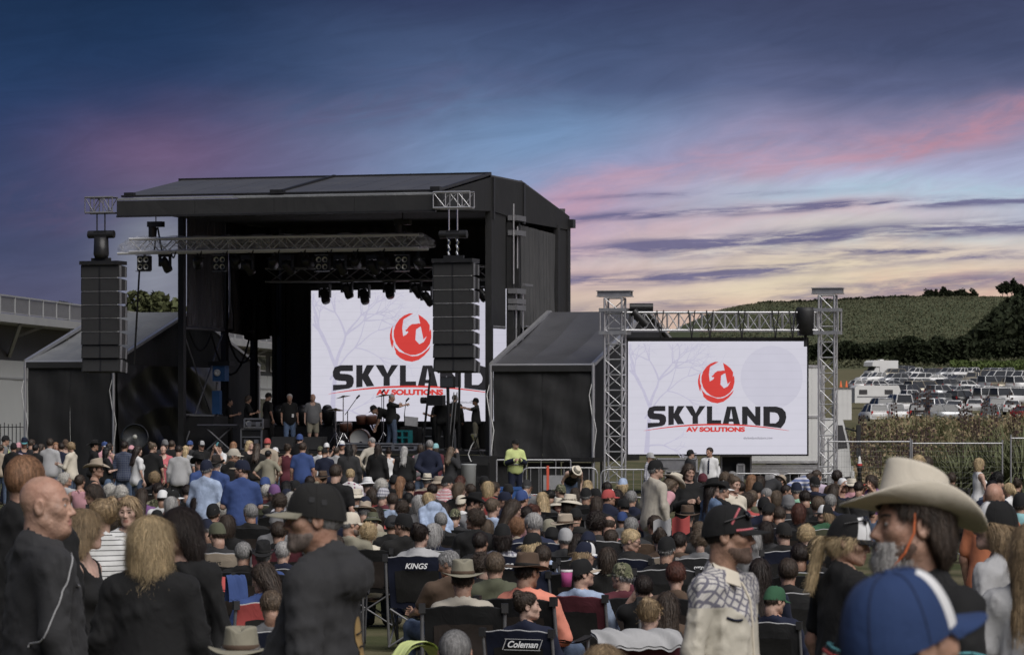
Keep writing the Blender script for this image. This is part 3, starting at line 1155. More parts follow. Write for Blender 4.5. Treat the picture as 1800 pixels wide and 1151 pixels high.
def line_array(px0, px1, py0, lab, nbox, hbox, curve, seam_from):
    vv = VC - .15
    u0, zt = SP(px0, py0, vv)
    u1, _ = SP(px1, py0, vv)
    wd = (u1 - u0) / math.cos(0) * .80
    o = sthing('line_array', lab, 'speaker array', (u0 + u1) / 2, vv, zt)
    y, z, a = 0.0, 0.0, R(-1)
    m = MB()
    m.box((0, .25, .06), (wd * 1.02, .7, .11))
    m.box((0, .1, .16), (wd * .5, .1, .1))
    m.build('rigging_frame', BLACKM, o)
    me = MB()
    # trapezoid box: front taller than the rear
    poly = [(-.0, 0), (-.0, -hbox + .022), (.62, -hbox + .06), (.62, -.04)]
    me.prism([(-wd / 2, p[0], p[1]) for p in poly], (wd, 0, 0))
    body = me.mesh('speaker_box')
    g = MB()
    for i in range(2):
        g.box(((i - .5) * wd * .49, -.012, -hbox / 2), (wd * .45, .02, hbox - .05))
    grille = g.mesh('grille')
    g = MB()
    g.box((0, -.012, -hbox / 2), (wd * .045, .03, hbox - .04))
    horn = g.mesh('horn')
    g = MB()
    for s in (-1, 1):
        g.box((s * (wd / 2 + .012), .1, -hbox / 2), (.025, .1, hbox * .9))
        g.box((s * (wd / 2 + .012), .5, -hbox / 2), (.025, .06, hbox * .8))
    rig = g.mesh('rigging_plate')
    g = MB()
    g.box((0, -.004, .011), (wd * .96, .02, .02))
    gap = g.mesh('seam')
    for i in range(nbox):
        b = link('speaker_box', body, BLACKP, o, (0, y, z), (a, 0, 0))
        link('grille', grille, TARP, b)
        link('horn', horn, BLACKM, b)
        link('rigging_plate', rig, DSTEEL, b)
        if seam_from <= i:
            link('sky_gap_strip', gap, WHITEP if i < nbox - 2 else BLACKM, b)  # white colour stands in for bright sky showing through the gaps between boxes
        z -= hbox * math.cos(a)
        y += hbox * math.sin(-a) * 1.0
        if i > nbox - 5:
            a -= curve
    return o


line_array(134, 217, 466, 'tall black line array hanging at the outer corner of the canopy, against the sky', 8, .405, R(2.2), 0)
line_array(752, 840, 462, 'tall black line array hanging in front of the stage screen', 8, .40, R(2.6), 1)
for px0, px1, py0, py1, lab, mt, axl in ((152, 204, 348, 374, 'dark truss outrigger beyond the outer end of the canopy fascia', DSTEEL, 178), (763, 832, 339, 365, 'bright truss outrigger beyond the inner end of the canopy fascia', ALU, 797)):
    vv = VC + .1
    a0, zt = SP(px0, py0, vv)
    a1, zb = SP(px1, py1, vv)
    o = sthing('truss_outrigger', lab, 'truss', a0, vv, zb)
    truss(o, (0.04, 0, (zt - zb) / 2), (a1 - a0 - .04, 0, (zt - zb) / 2), .4, zt - zb, 3, .03, mt)
    uc, zh = SP(axl, 418, VC - .05)
    h = sthing('chain_hoist', 'black chain hoist carrying the ' + ('outer' if px0 < 500 else 'inner') + ' line array below its outrigger', 'hoist', uc, VC - .05, zh)
    m = MB()
    m.tube((-.42, 0, .1), (.42, 0, .1), .12, 8)
    m.box((0, 0, .1), (.4, .2, .22))
    if px0 < 500:
        m.lathe([(0, -.62), (.2, -.62), (.24, -.5), (.22, 0), (0, 0)], 10)
    m.build('motor', BLACKM, h)
    m = MB()
    for s in (-.14, .12):
        m.tube((s, 0, .15), (s, 0, zb - zh), .022, 5)
        if px0 > 500:
            for k in range(9):
                m.tube((s + (.03 if k % 2 else -.03), 0, -.1 * k), (s, 0, -.1 * k - .1), .04, 5)
        else:
            m.tube((s, 0, -.5), (s, 0, -.85), .03, 5)
    m.build('chain', CHROME if px0 > 500 else RUBBER, h)

# ------------------------------------------------------------------ marquees beside the stage


def marquee(lab, pxl, pxr, eave, ridge_px, ridge_py, base_py, v, depth, mat, roofmat, gable):
    ul, ze = SP(pxl, eave, v)
    ur, _ = SP(pxr, eave, v)
    zb = SP(pxl, base_py, v)[1]
    ur_, zr = SP(ridge_px, ridge_py, v + depth)
    o = sthing('marquee', lab, 'marquee', ul, v, 0)
    wd = ur - ul
    n = 3
    for i in range(n):
        a, b = wd * i / n, wd * (i + 1) / n
        m = MB()

        def sag(s, t, a=a, b=b):
            return (a + (b - a) * s, depth * t, ze + (zr - ze) * t - .07 * math.sin(math.pi * s) * math.sin(math.pi * t) - .1 * math.sin(math.pi * t) + .02 * math.sin(9 * t))
        m.sheet(sag, 8, 16)
        m.build('roof_panel', roofmat, o)
        m = MB()
        m.sheet(lambda s, t, a=a, b=b: (a + (b - a) * s, depth * (2 - t), ze + (zr - ze) * t - .1 * math.sin(math.pi * t)), 3, 5)
        m.build('rear_roof_panel', roofmat, o)
    m = MB()
    for x in (0, wd):
        m.beam((x, 0, ze + .02), (x, depth, zr + .02), .12, .09)
        m.beam((x, 2 * depth, ze + .02), (x, depth, zr + .02), .12, .09)
    m.build('roof_rafter', ALU, o)
    sb = MB()
    sb.box((wd / 2, -.03, ze - .1), (wd, .05, .18))
    sb.build('valance', TARP, o)
    for i in range(2):
        m = MB()
        m.sheet(lambda s, t, i=i: (.06 + (wd - .12) * (i + s) / 2, .06 + .022 * math.sin(s * 9 + t * 4 + i) + .012 * math.sin(21 * t + s * 6) + .010 * math.sin(37 * s - 11 * t), zb + (ze - .12 - zb) * t), 14, 14)
        m.build('front_wall', mat, o)
    for x in (0, wd):
        tube_obj('leg', (x, -.02, 0), (x, -.02, ze), .055, ALU, o)
        tube_obj('leg', (x, 2 * depth, 0), (x, 2 * depth, ze), .055, ALU, o)
        m = MB()
        zz = ze - .9
        k = 0
        while zz > zb + .3:
            s = .12 if k % 2 else -.1
            m.tube((x + s, -.1, zz), (x, -.04, zz - .8), .019, 5)
            m.tube((x + s, -.1, zz), (x + s * .3, -.05, zz + .35), .014, 5)
            zz -= 1.05
            k += 1
        m.build('lacing', WHITEP, o)
    tube_obj('eave_rail', (0, 0, ze), (wd, 0, ze), .05, ALU, o)
    if gable:
        m = MB()
        m.sheet(lambda s, t: (wd + .03 * math.sin(40 * s), depth * 2 * s, zb + (ze + (zr - ze) * (1 - abs(2 * s - 1)) * .97 - zb) * t + 0), 40, 8)
        m.build('gable_wall', TARP, o)
        m = MB()
        m.sheet(lambda s, t: (wd + .12 + .10 * math.sin(7 * s + 3 * t) * (1 - t) + .055 * (1 - 2 * abs(math.sin(9 * (t + .55 * (1.6 * s - .7) ** 2)))) * (.3 + math.sin(math.pi * min(1, s * 1.1))) + .02 * math.sin(30 * s + 22 * t), depth * 1.5 * s, zb + (ze - .1 - .5 * math.sin(math.pi * s) * (1 - t) - zb) * t), 60, 60)
        m.build('loose_cover', SHINY, o)
    else:
        m = MB()
        m.sheet(lambda s, t: (wd - .05, depth * 2 * s, zb + (ze + (zr - ze) * (1 - abs(2 * s - 1)) * .97 - zb) * t), 10, 4)
        m.build('gable_wall', mat, o)
    return o


marquee('left marquee with black front wall and pale grey roof, below the outer line array', 45, 200, 636, 313, 549, 866, -2.0, 6.2, TARP, ROOFG, True)
marquee('right marquee with black front wall and dark roof, between the stage and the screen towers', 863, 1043, 642, 968, 549, 803, -2.5, 6.0, TARP, ROOFM, False)
# plinth and dark boxes under the right marquee
pu, pz = SP(865, 803, -2.6)
pe, _ = SP(1045, 803, -2.6)
o = sthing('platform', 'black platform that carries the right marquee, behind the crowd barrier', 'platform', pu, -2.6, 0)
m = MB()
m.box2((0, -.1, pz - .14), (pe - pu, 5, pz))
m.build('deck', BLACKM, o)
for i in range(3):
    m = MB()
    m.box2((.02 + i * (pe - pu) / 3, .1, .02), ((i + 1) * (pe - pu) / 3 - .02, .14, pz - .16))
    m.build('skirt', TARP, o)
for i, (px, py, wd, hh) in enumerate(((852, 845, .55, 1.3), (843, 835, .9, 1.1))):
    u, _ = SP(px, py, -3.4)
    o = sthing('subwoofer', ('wide' if i else 'narrow') + ' black subwoofer cabinet at the stage corner, left of the crowd barrier', 'speaker', u, -3.4, 0)
    m = MB()
    m.box((0, 0, hh / 2), (wd, .8, hh))
    m.build('cabinet', BLACKP, o)
    for k in range(2):
        m = MB()
        m.box((0, -.41, hh * (.27 + .46 * k)), (wd * .9, .02, hh * .4))
        m.build('grille', TARP, o)

# ------------------------------------------------------------------ screen towers
towers = []
for px0, px1, py_t, lab in ((1060, 1102, 524, 'lattice tower on the stage side of the outdoor screen'), (1436, 1474, 519, 'lattice tower on the car park side of the outdoor screen')):
    Yt = 110.2
    a, b = at(px0, py_t, Yt), at(px1, py_t, Yt)
    w_ = b.x - a.x - .06
    o = thing('lattice_tower', lab, 'tower', ((a.x + b.x) / 2, Yt, 0), R(-14))
    w_ *= .80
    truss(o, (0, 0, 0.05), (0, 0, a.z), w_, w_, 13, .032, ALU, up=(0, 1, 0))
    m = MB()
    m.box((0, 0, a.z + .05), (w_ * 2.0, w_ * .9, .025))
    m.box((0, 0, a.z + .21), (w_ * 2.0, w_ * .9, .025))
    m.box((0, -w_ * .3, a.z + .13), (w_ * 1.94, .03, .132))
    m.box((0, w_ * .3, a.z + .13), (w_ * 1.94, .03, .132))
    m.build('head_beam', STEEL, o)
    zs = at(px0, 565, Yt).z
    m = MB()
    for dz in (-.34, .34):
        for s in (-1, 1):
            m.box((0, s * (w_ / 2 + .09), zs + dz), (w_ + .3, .05, .1))
            m.box((s * (w_ / 2 + .12), 0, zs + dz), (.05, w_ + .2, .1))
    for s in (-1, 1):
        for q in (-1, 1):
            m.tube((s * (w_ / 2 + .12), q * (w_ / 2 + .08), zs - .36), (s * (w_ / 2 + .12), q * (w_ / 2 + .08), zs + .36), .03, 6)
    m.build('sleeve_block', STEEL, o)
    towers.append(o)
a, b = at(1092, 565, 110.2), at(1436, 565, 110.2)
o = thing('truss_beam', 'silver truss beam spanning the two lattice towers above the outdoor screen', 'truss', (a.x, 110.2, a.z), 0)
truss(o, (0, 0, 0), (b.x - a.x, 0, 0), .45, at(0, 548, 110.2).z - at(0, 579, 110.2).z, 17, .032, ALU)
m = MB()
for px in (1160, 1215, 1247, 1303, 1362, 1392):
    x = at(px, 0, 110.2).x - a.x
    for s in (-.1, .1):
        m.beam((x + s, -.27, .33), (x, -.27, -.52), .07, .03)
m.build('lifting_strap', RUBBER, o)
m = MB()
m.tube((.25, 0, .42), (.95, 0, .42), .12, 8)
m.tube((.35, -.15, .3), (.75, -.15, -.1), .15, 7)
m.build('motor', BLACKM, o)
m = MB()
x = b.x - a.x - .35
m.lathe([(0, -.42), (.24, -.42), (.3, .3), (.26, .42), (0, .42)], 10, (x, -.1, 0))
m.tube((x, -.1, -.4), (x, -.1, -.75), .05, 6)
m.build('chain_bag', BLACKP, o)

# ------------------------------------------------------------------ building with a balcony, far left
bd = Vector((-23.0 + 34.6, 105, 0)).normalized()
bo = Vector((-34.6, 250, 0))
ang = math.atan2(bd.y, bd.x)
o = thing('grandstand_building', 'long grey building with balcony railing and pale lower wall, behind the left marquee', 'building', bo, ang)
WALLD = plain('charcoal cladding', (0.045, 0.046, 0.05), .7, 0, .2, .6)
CORR = plain('pale corrugated wall', (0.40, 0.41, 0.40), .6, 0, .08, .5, dirt=.1)
CONC = plain('pale concrete', (0.26, 0.265, 0.27), .8, 0, .15, .7, dirt=.15)
x0, x1 = -30.0, 150.0
m = MB()
m.box2((x0, .6, 6.3), (x1, 18, 9.3))
m.build('upper_wall', WALLD, o)
for k in range(45):
    m = MB()
    m.box2((x0 + 4 * k + .02, .55 + (.03 if k % 2 else 0), .0), (x0 + 4 * k + 3.98, 17.9, 6.29))
    m.build('wall_panel', CORR, o)
m = MB()
m.box2((x0, -1.6, 8.7), (x1, 18, 9.25))
m.build('balcony_slab', CONC, o)
m = MB()
m.box2((x0, .5, 5.0), (x1, .58, 5.12))
m.build('wall_rail', CONC, o)
for i in range(46):
    tube_obj('baluster_post', (x0 + 4 * i, -1.5, 9.25), (x0 + 4 * i, -1.5, 10.45), .07, CONC, o)
m = MB()
for i in range(720):
    m.box((x0 + .25 * i, -1.48, 9.85), (.13, .04, 1.05))
tag(m.build('baluster', DSTEEL, o), kind='stuff')
m = MB()
m.box2((x0, -1.56, 10.4), (x1, -1.42, 10.5))
m.box2((x0, -1.54, 9.3), (x1, -1.44, 9.36))
m.build('handrail', CONC, o)
for i in range(12):
    m = MB()
    m.beam((x0 + 15 * i, -1.4, 8.7), (x0 + 15 * i + 4.5, .5, 6.6), .22, .22)
    m.beam((x0 + 15 * i + 7, -1.4, 8.7), (x0 + 15 * i + 7, .5, 8.0), .16, .16)
    m.build('soffit_brace', CONC, o)
for i in range(14):
    for (za, zb2) in ((1.0, 4.2), (6.7, 8.2)):
        xx = 40 + 7.5 * i
        m = MB()
        m.box2((xx, .45, za), (xx + 4.5, .54, zb2))
        w_o = m.build('window', WHITEP, o)
        for q in range(2):
            m = MB()
            m.box2((xx + .12 + 2.16 * q, .42, za + .12), (xx + 2.2 + 2.16 * q, .46, zb2 - .12))
            m.build('pane', GLASS, w_o)
# iron pool fence at far left
o = thing('iron_fence', 'thin dark picket fence in front of the pale wall at the edge of the crowd', 'fence', at(-20, 745, 150).xy.to_3d(), 0)
hf = at(0, 745, 150).z
for k in range(14):
    tube_obj('picket', (.16 * k, 0, 0), (.16 * k, 0, hf + (.06 if k % 4 == 0 else 0)), .018, BLACKM, o)
tube_obj('rail', (-.1, 0, hf - .12), (2.2, 0, hf - .12), .02, BLACKM, o)
tube_obj('rail', (-.1, 0, hf - .9), (2.2, 0, hf - .9), .02, BLACKM, o)
# ------------------------------------------------------------------ white truck behind the outdoor screen
YT = 115.0
a, b = at(1316, 815, YT), at(1450, 642, YT)
Lb = b.x - a.x
tr = thing('box_truck', 'white box truck parked behind the outdoor screen, its cab beyond the right tower', 'truck', (a.x, YT, 0), R(4))
m = MB()
m.box2((0, 0, a.z), (Lb, 2.4, b.z))
m.build('cargo_box', WHITEP, tr)
m = MB()
for z in (a.z + .02, b.z - .06, (a.z + b.z) / 2 - .1):
    m.box2((-.02, -.03, z), (Lb + .03, -.002, z + .07))
for x in (0, Lb - .06):
    m.box2((x, -.035, a.z), (x + .07, -.003, b.z))
m.build('box_trim', ALU, tr)
for i in range(6):
    m = MB()
    m.box2((Lb * i / 6 + .01, -.006 - .002 * (i % 2), a.z + .1), (Lb * (i + 1) / 6 - .01, -.001, b.z - .08))
    m.build('side_panel', WHITEP, tr)
m = MB()
for k in range(5):
    m.box2((0, .05 - .02 * (k % 2), a.z - .32 + .06 * k), (Lb, .1, a.z - .27 + .06 * k))
m.build('side_skirt', ALU, tr)
m = MB()
m.box2((.2, .3, .5), (Lb, 2.1, a.z - .34))
m.build('chassis', BLACKP, tr)
wm = MB()
wm.lathe([(0, -.14), (.5, -.14), (.52, -.08), (.52, .12), (0, .14)], 18)
wme = wm.mesh('tyre')
rm = MB()
rm.lathe([(0, .17), (.26, .15), (.3, .142)], 14)
rme = rm.mesh('rim')
for x in (.8, 1.9, Lb + .35):
    w_ = link('wheel', wme, RUBBER, tr, (x, .2, .52), (R(90), 0, 0))
    link('rim', rme, ALU, w_)
c0 = Lb - .02
m = MB()
prof = [(c0, .55), (c0 + .02, 2.25), (c0 + .25, 2.42), (c0 + .62, 2.36), (c0 + .82, 1.55), (c0 + .9, .6)]
m.prism([(x, 0.05, z) for x, z in prof], (0, 2.2, 0))
m.build('cab', WHITEP, tr)
m = MB()
m.prism([(x, .03, z) for x, z in ((c0 + .30, 1.45), (c0 + .32, 2.2), (c0 + .60, 2.2), (c0 + .76, 1.5))], (0, .03, 0))
m.build('side_window', GLASS, tr)
m = MB()
m.prism([(c0 + .66, .2, 2.28), (c0 + .86, .2, 1.55), (c0 + .86, 2.1, 1.55), (c0 + .66, 2.1, 2.28)], (.02, 0, .01))
m.build('windscreen', GLASS, tr)
m = MB()
m.box((c0 + 1.05, -.28, 1.9), (.12, .16, .62))
m.box((c0 + 1.05, -.28, 1.35), (.12, .16, .28))
m.tube((c0 + .7, .05, 2.1), (c0 + 1.05, -.25, 2.0), .03, 5)
m.build('wing_mirror', BLACKP, tr)
m = MB()
m.box((c0 + .92, 1.1, .62), (.1, 2.2, .3))
m.build('bumper', WHITEP, tr)
m = MB()
m.box((c0 + .93, .25, .85), (.05, .3, .16))
m.build('headlight', LENS, tr)
# dark case and gear under the screen
for i, (px0, px1, py0, py1, lab) in enumerate(((1268, 1320, 801, 842, 'tall black equipment case under the outdoor screen'), (1296, 1308, 816, 836, 'small grey monitor standing before the black case'),
                                             (1155, 1225, 806, 826, 'long grey flat case lying below the outdoor screen'), (1170, 1262, 828, 846, 'low dark road case under the outdoor screen'))):
    Yq = 111.6 - i * .4
    p, q = at(px0, py1, Yq), at(px1, py0, Yq)
    o = thing('equipment_case', lab, 'case', (p.x, Yq, 0))
    m = MB()
    m.box2((0, 0, p.z if i != 1 else 0), (q.x - p.x, .7, q.z))
    m.build('shell', [BLACKP, DSTEEL, DSTEEL, BLACKP][i], o)
    m = MB()
    for x in (0, q.x - p.x):
        m.box((x, .0, (p.z + q.z) / 2), (.05, .05, q.z - p.z))
    m.box(((q.x - p.x) / 2, 0, q.z), (q.x - p.x, .05, .05))
    m.build('edge', STEEL, o)
    m = MB()
    for x in (.1, q.x - p.x - .1):
        m.box((x, .3, max(p.z, .1) / 2), (.06, .06, max(p.z, .1)))
    m.build('foot', DSTEEL, o)

# ------------------------------------------------------------------ barriers and fences


def barrier(px0, px1, pyt, Y, lab, nb, rounded=True, group='crowd barriers before the stage'):
    a, b = at(px0, pyt, Y), at(px1, pyt, Y)
    L, H = b.x - a.x, a.z
    o = thing('crowd_barrier', lab, 'barrier', (a.x, Y, 0), 0, group)
    m = MB()
    c = .16 if rounded else .02
    pts = [(0, 0, .08), (0, 0, H - c), (c * .3, 0, H - c * .3), (c, 0, H), (L - c, 0, H), (L - c * .3, 0, H - c * .3), (L, 0, H - c), (L, 0, .08)]
    m.path(pts, .024, 6)
    m.tube((0, 0, .2), (L, 0, .2), .022, 6)
    m.build('frame', STEEL, o)
    for i in range(1, nb):
        tube_obj('bar', (L * i / nb, 0, .2), (L * i / nb, 0, H), .012, STEEL, o)
    for x in (.25, L - .25):
        m = MB()
        m.beam((x, -.3, .03), (x, .3, .03), .06, .04)
        m.tube((x, 0, .03), (x, 0, .22), .02, 5)
        m.build('foot', STEEL, o)
    return o


barrier(873, 1003, 808, 107.5, 'flat topped steel barrier at the back, behind the guard in the yellow jacket', 5, False)
barrier(918, 1050, 822, 104, 'round cornered steel barrier where the guard in the yellow jacket leans', 9)
barrier(1056, 1142, 825, 104, 'steel barrier in front of the stage-side lattice tower', 6)
barrier(1226, 1368, 832, 103, 'steel barrier below the outdoor screen, behind the person in the white uniform shirt', 9)
barrier(1374, 1478, 832, 103, 'steel barrier in front of the car park side lattice tower', 7)
a = at(963, 818, 103.95)
o = thing('warning_strap', 'red strap hanging straight down over the crowd barrier', 'strap', (a.x, 103.94, 0))
m = MB()
m.box((0, 0, a.z / 2), (.07, .02, a.z))
m.build('strap', plain('orange red webbing', (.55, .09, .05), .7), o)
a = at(940, 826, 104.2)
o = thing('notice_plate', 'plain grey plate fixed on the round cornered barrier', 'sign', (a.x + .55, 103.95, a.z - .35))
m = MB()
m.box((0, 0, 0), (.62, .015, .42))
m.build('plate', STEEL, o)
# grey bin beside the woman at the stage edge
a, b = at(811, 866, 99), at(837, 815, 99)
o = thing('bin', 'pale grey plastic bin that a long haired person leans on by the stage', 'bin', ((a.x + b.x) / 2, 99, 0))
m = MB()
hb, rb = b.z, (b.x - a.x) / 2
m.lathe([(0, 0), (rb * .85, 0), (rb, hb - .05), (rb * 1.06, hb - .03), (rb * 1.06, hb), (rb * .96, hb), (rb * .9, .1)], 20)
m.build('tub', plain('translucent grey plastic', (.30, .31, .31), .5, 0, .1, 3), o)
# blue tarpaulin bundles among the crowd
a = at(896, 858, 74)
o = thing('cool_box', 'bright blue covered cool box standing below the barrier', 'cool box', (a.x, 74, 0))
m = MB()
m.box((0, 0, a.z / 2), (.5, .35, a.z))
m.box((0, 0, a.z), (.54, .38, .06))
m.build('body', plain('blue cover', (.02, .07, .22), .6, 0, .4, 5), o)
# temporary fence to the right
MESH = plain('fence wire', (.20, .20, .20), .5, .5, .2, 5)


def temp_fence(px0, px1, pyt, Y, lab):
    a, b = at(px0, pyt, Y), at(px1, pyt, Y)
    L, H = b.x - a.x, a.z
    o = thing('temporary_fence', lab, 'fence', (a.x, Y, 0), 0, 'temporary fence panels before the bank')
    for p, q in (((0, 0, 0), (0, 0, H + .1)), ((L, 0, 0), (L, 0, H + .1)), ((0, 0, H), (L, 0, H)), ((0, 0, .15), (L, 0, .15))):
        tube_obj('pipe', p, q, .024, STEEL, o)
    m = MB()
    for i in range(1, int(L / .075)):
        m.tube((i * .075, 0, .15), (i * .075, 0, H), .0022, 3, cap=False)
    for i in range(1, int(H / .15)):
        m.tube((0, 0, .15 + i * .15), (L, 0, .15 + i * .15), .0022, 3, cap=False)
    tag(m.build('wire_mesh', MESH, o), kind='stuff')
    m = MB()
    m.box((0, 0, .06), (.25, .6, .12))
    m.build('foot_block', CONC, o)


temp_fence(1456, 1600, 776, 104.2, 'temporary mesh fence panel beside the truck cab')
temp_fence(1603, 1762, 779, 104, 'temporary mesh fence panel behind the cream cowboy hat')
temp_fence(1777, 1930, 770, 103, 'temporary mesh fence panel cut by the picture edge, before tall flax')
# road marker by the bank
a = at(1511, 838, 112)
o = thing('marker_post', 'dark bodied marker bollard with white and red top, before the bank', 'bollard', (a.x, 112, .42), 0, None, .52)
m = MB()
m.lathe([(0, 0), (.14, 0), (.12, .75), (.15, .8), (.15, 1.1), (.08, 1.35), (0, 1.36)], 10)
m.build('body', BLACKP, o)
m = MB()
m.lathe([(.155, 1.1), (.09, 1.37), (.05, 1.62), (0, 1.64)], 10)
m.build('cap', WHITEP, o)
m = MB()
m.lathe([(.157, 1.08), (.157, 1.2)], 10)
m.build('red_band', plain('red reflective', (.5, .05, .04), .5), o)
a = at(1525, 850, 108)
o = thing('safety_barrier', 'low red plastic road barrier with white footing beside the truck nose', 'barrier', (a.x - .3, 108, 0))
m = MB()
m.prism([(-.35, 0, 0), (.35, 0, 0), (.25, 0, .5), (-.25, 0, .5)], (0, .3, 0))
m.build('block', plain('red plastic', (.45, .06, .04), .5), o)

# ------------------------------------------------------------------ planted bank: flax bushes, tussocks, dark flower stalks


def blades(n, h, spread, wid, droop):
    az_ = rng.uniform(0, 6.283, n)
    L = h * rng.uniform(.55, 1.15, n)
    lean = rng.uniform(.1, 1.0, n) ** 1.0 * spread
    S = 5
    t = np.linspace(0, 1, S + 1)
    r0 = rng.uniform(0, .12 * h, n)
    rr_ = r0[:, None] + L[:, None] * np.sin(lean[:, None] * t) * t * (1 + droop * t)
    zz = L[:, None] * t * np.cos(lean[:, None] * t * (1 + .6 * t))
    cx, cy = np.cos(az_)[:, None], np.sin(az_)[:, None]
    wv = wid * (1 - t ** 2.2) * 1.0 + .002
    V = np.zeros((n, S + 1, 2, 3))
    for s_, k in ((-1, 0), (1, 1)):
        V[:, :, k, 0] = rr_ * cx - s_ * cy * wv
        V[:, :, k, 1] = rr_ * cy + s_ * cx * wv
        V[:, :, k, 2] = np.maximum(zz, .02)
    V = V.reshape(-1, 3)
    i = np.arange(n)[:, None] * (S + 1) * 2 + np.arange(S)[None, :] * 2
    Q = np.stack([i, i + 1, i + 3, i + 2], -1).reshape(-1, 4)
    return V, Q


FLAX = leaf_mat('flax leaf', (0.095, 0.108, 0.062), .6, 2.5)
TUSS = leaf_mat('dry tussock', (0.26, 0.245, 0.155), .5, 2.0)
GRN = leaf_mat('green tussock', (0.125, 0.135, 0.075), .5, 2.0)
DARK = leaf_mat('dry brown scrub', (0.22, 0.175, 0.12), .5, 2.0)
fx = [npmesh('flax', *blades(170, 2.0, 1.15, .036, .35), False) for _ in range(3)]
tus = [npmesh('tussock', *blades(260, 1.0, .8, .010, .3), False) for _ in range(3)]
pos_names = ['behind the truck cab', 'behind the first fence panel', 'above the cream cowboy hat', 'behind the middle fence panel', 'by the picture edge']


def on_bank(px, Y):
    x = (px - CX) / F * Y
    return x, Y, gz(x, Y)


nf = 0
fxs = []
for px, Y, s_ in ((1795, 107.5, 1.1), (1760, 109, 1.05), (1722, 110, 1.0), (1690, 109, .95), (1800, 113, 1.15), (1745, 114, 1.1), (1700, 116, .95), (1660, 113, .85), (1780, 119, 1.15), (1730, 121, 1.0),
                  (1688, 124, .9), (1640, 121, .8), (1800, 127, 1.0), (1760, 128, .9), (1610, 117, .75), (1590, 124, .7)):
    x, y, z = on_bank(px, Y)
    if z > gz(x, y) + 1:
        pass
    o = link('flax_bush', fx[nf % 3], FLAX, None, (x, y, z - .05), (0, 0, RND.random() * 6), (s_, s_, s_ * .95))
    fxs.append((px, o))
    nf += 1
for k, (px, o) in enumerate(sorted(fxs, key=lambda q: -q[0])):
    tag(o, f'arching green flax bush, {names[k]} from the right along the planted bank', 'flax', 'flax bushes on the planted bank')
bV, bQ, off = [], [], 0
for k in range(420):
    px = rng.uniform(1484, 1830)
    Y = rng.uniform(108, 152)
    x = (px - CX) / F * Y
    if x < 10.2:
        continue
    V, Q = blades(40, rng.uniform(.35, .85), 1.0, .009, .3)
    V = V + np.array([x, Y, gz(x, Y) - .03])
    bV.append(V)
    bQ.append(Q + off)
    off += len(V)
hb_ = len(bV) // 2
for nm, mt, sl in (('dry_grass', TUSS, slice(0, hb_)), ('green_grass', GRN, slice(hb_, None))):
    vs, qs = bV[sl], bQ[sl]
    o0 = qs[0].min()
    tag(link(nm, npmesh(nm, np.concatenate(vs), np.concatenate(qs) - o0, False), mt), 'rough ' + nm.replace('_', ' ') + ' covering the bank between the flax bushes', 'grass', kind='stuff')
P = []
for k in range(6500):
    px, Y = rng.uniform(1484, 1830), rng.uniform(112, 150)
    x = (px - CX) / F * Y
    if x > 10.8:
        P.append((x, Y, gz(x, Y) + rng.uniform(0, .55) ** 1.0))
V, Q = leaves(np.array(P), .075)
tag(link('scrub', npmesh('scrub', V, Q, False), DARK), 'low dry brown scrub on the bank slope', 'scrub', kind='stuff')
STALK = plain('dark seed stalk', (.05, .03, .025), .8)
m = MB()
for k in range(46):
    px, Y = RND.uniform(1485, 1800), RND.uniform(112, 140)
    x = (px - CX) / F * Y
    if x < 10.6:
        continue
    z = gz(x, Y)
    h = RND.uniform(1.1, 2.3)
    lx = RND.uniform(-.25, .25)
    m.tube((x, Y, z), (x + lx, Y, z + h), .012, 3, cap=False)
    for q in range(9):
        t = .62 + .38 * q / 9
        s_ = -1 if q % 2 else 1
        m.box((x + lx * t + s_ * .08, Y, z + h * t), (.06, .05, .09), RND.random())
        m.tube((x + lx * t, Y, z + h * t - .05), (x + lx * t + s_ * .08, Y, z + h * t), .008, 3, cap=False)
tag(m.build('seed_stalks', STALK), 'dark brown flax seed stalks standing above the bank', 'plants', kind='stuff')

# ------------------------------------------------------------------ car park
PAINT = {k: plain('car paint ' + k, c, .25, mt, .06, 1.5, spec=.6) for k, c, mt in
         (('white', (.62, .62, .62), 0), ('silver', (.40, .41, .42), .35), ('grey', (.16, .165, .17), .35), ('black', (.015, .015, .017), .1), ('red', (.16, .018, .018), .1), ('blue', (.02, .04, .10), .2), ('gold', (.30, .27, .21), .3))}
TAIL = plain('tail lamp', (.35, .02, .02), .3)
CARS = {
    # L, W, lower profile [(x, z)], cabin [(x, z)] base/roof
    'estate': dict(L=4.6, W=1.8, hood=.98, belt=1.02, roof=1.68, ws=(1.05, .35), rw=(-2.2, -1.95), deck=1.05),
    'hatchback': dict(L=4.0, W=1.7, hood=.92, belt=.95, roof=1.48, ws=(.95, .25), rw=(-1.9, -1.5), deck=1.0),
    'saloon': dict(L=4.6, W=1.76, hood=.92, belt=.95, roof=1.45, ws=(.95, .2), rw=(-1.75, -1.05), deck=.98),
    'utility': dict(L=5.2, W=1.82, hood=1.05, belt=1.08, roof=1.78, ws=(1.25, .6), rw=(-.75, -.6), deck=1.02),
    'van': dict(L=4.9, W=1.85, hood=1.1, belt=1.2, roof=2.05, ws=(2.0, 1.25), rw=(-2.42, -2.35), deck=1.2),
}
CM = {}


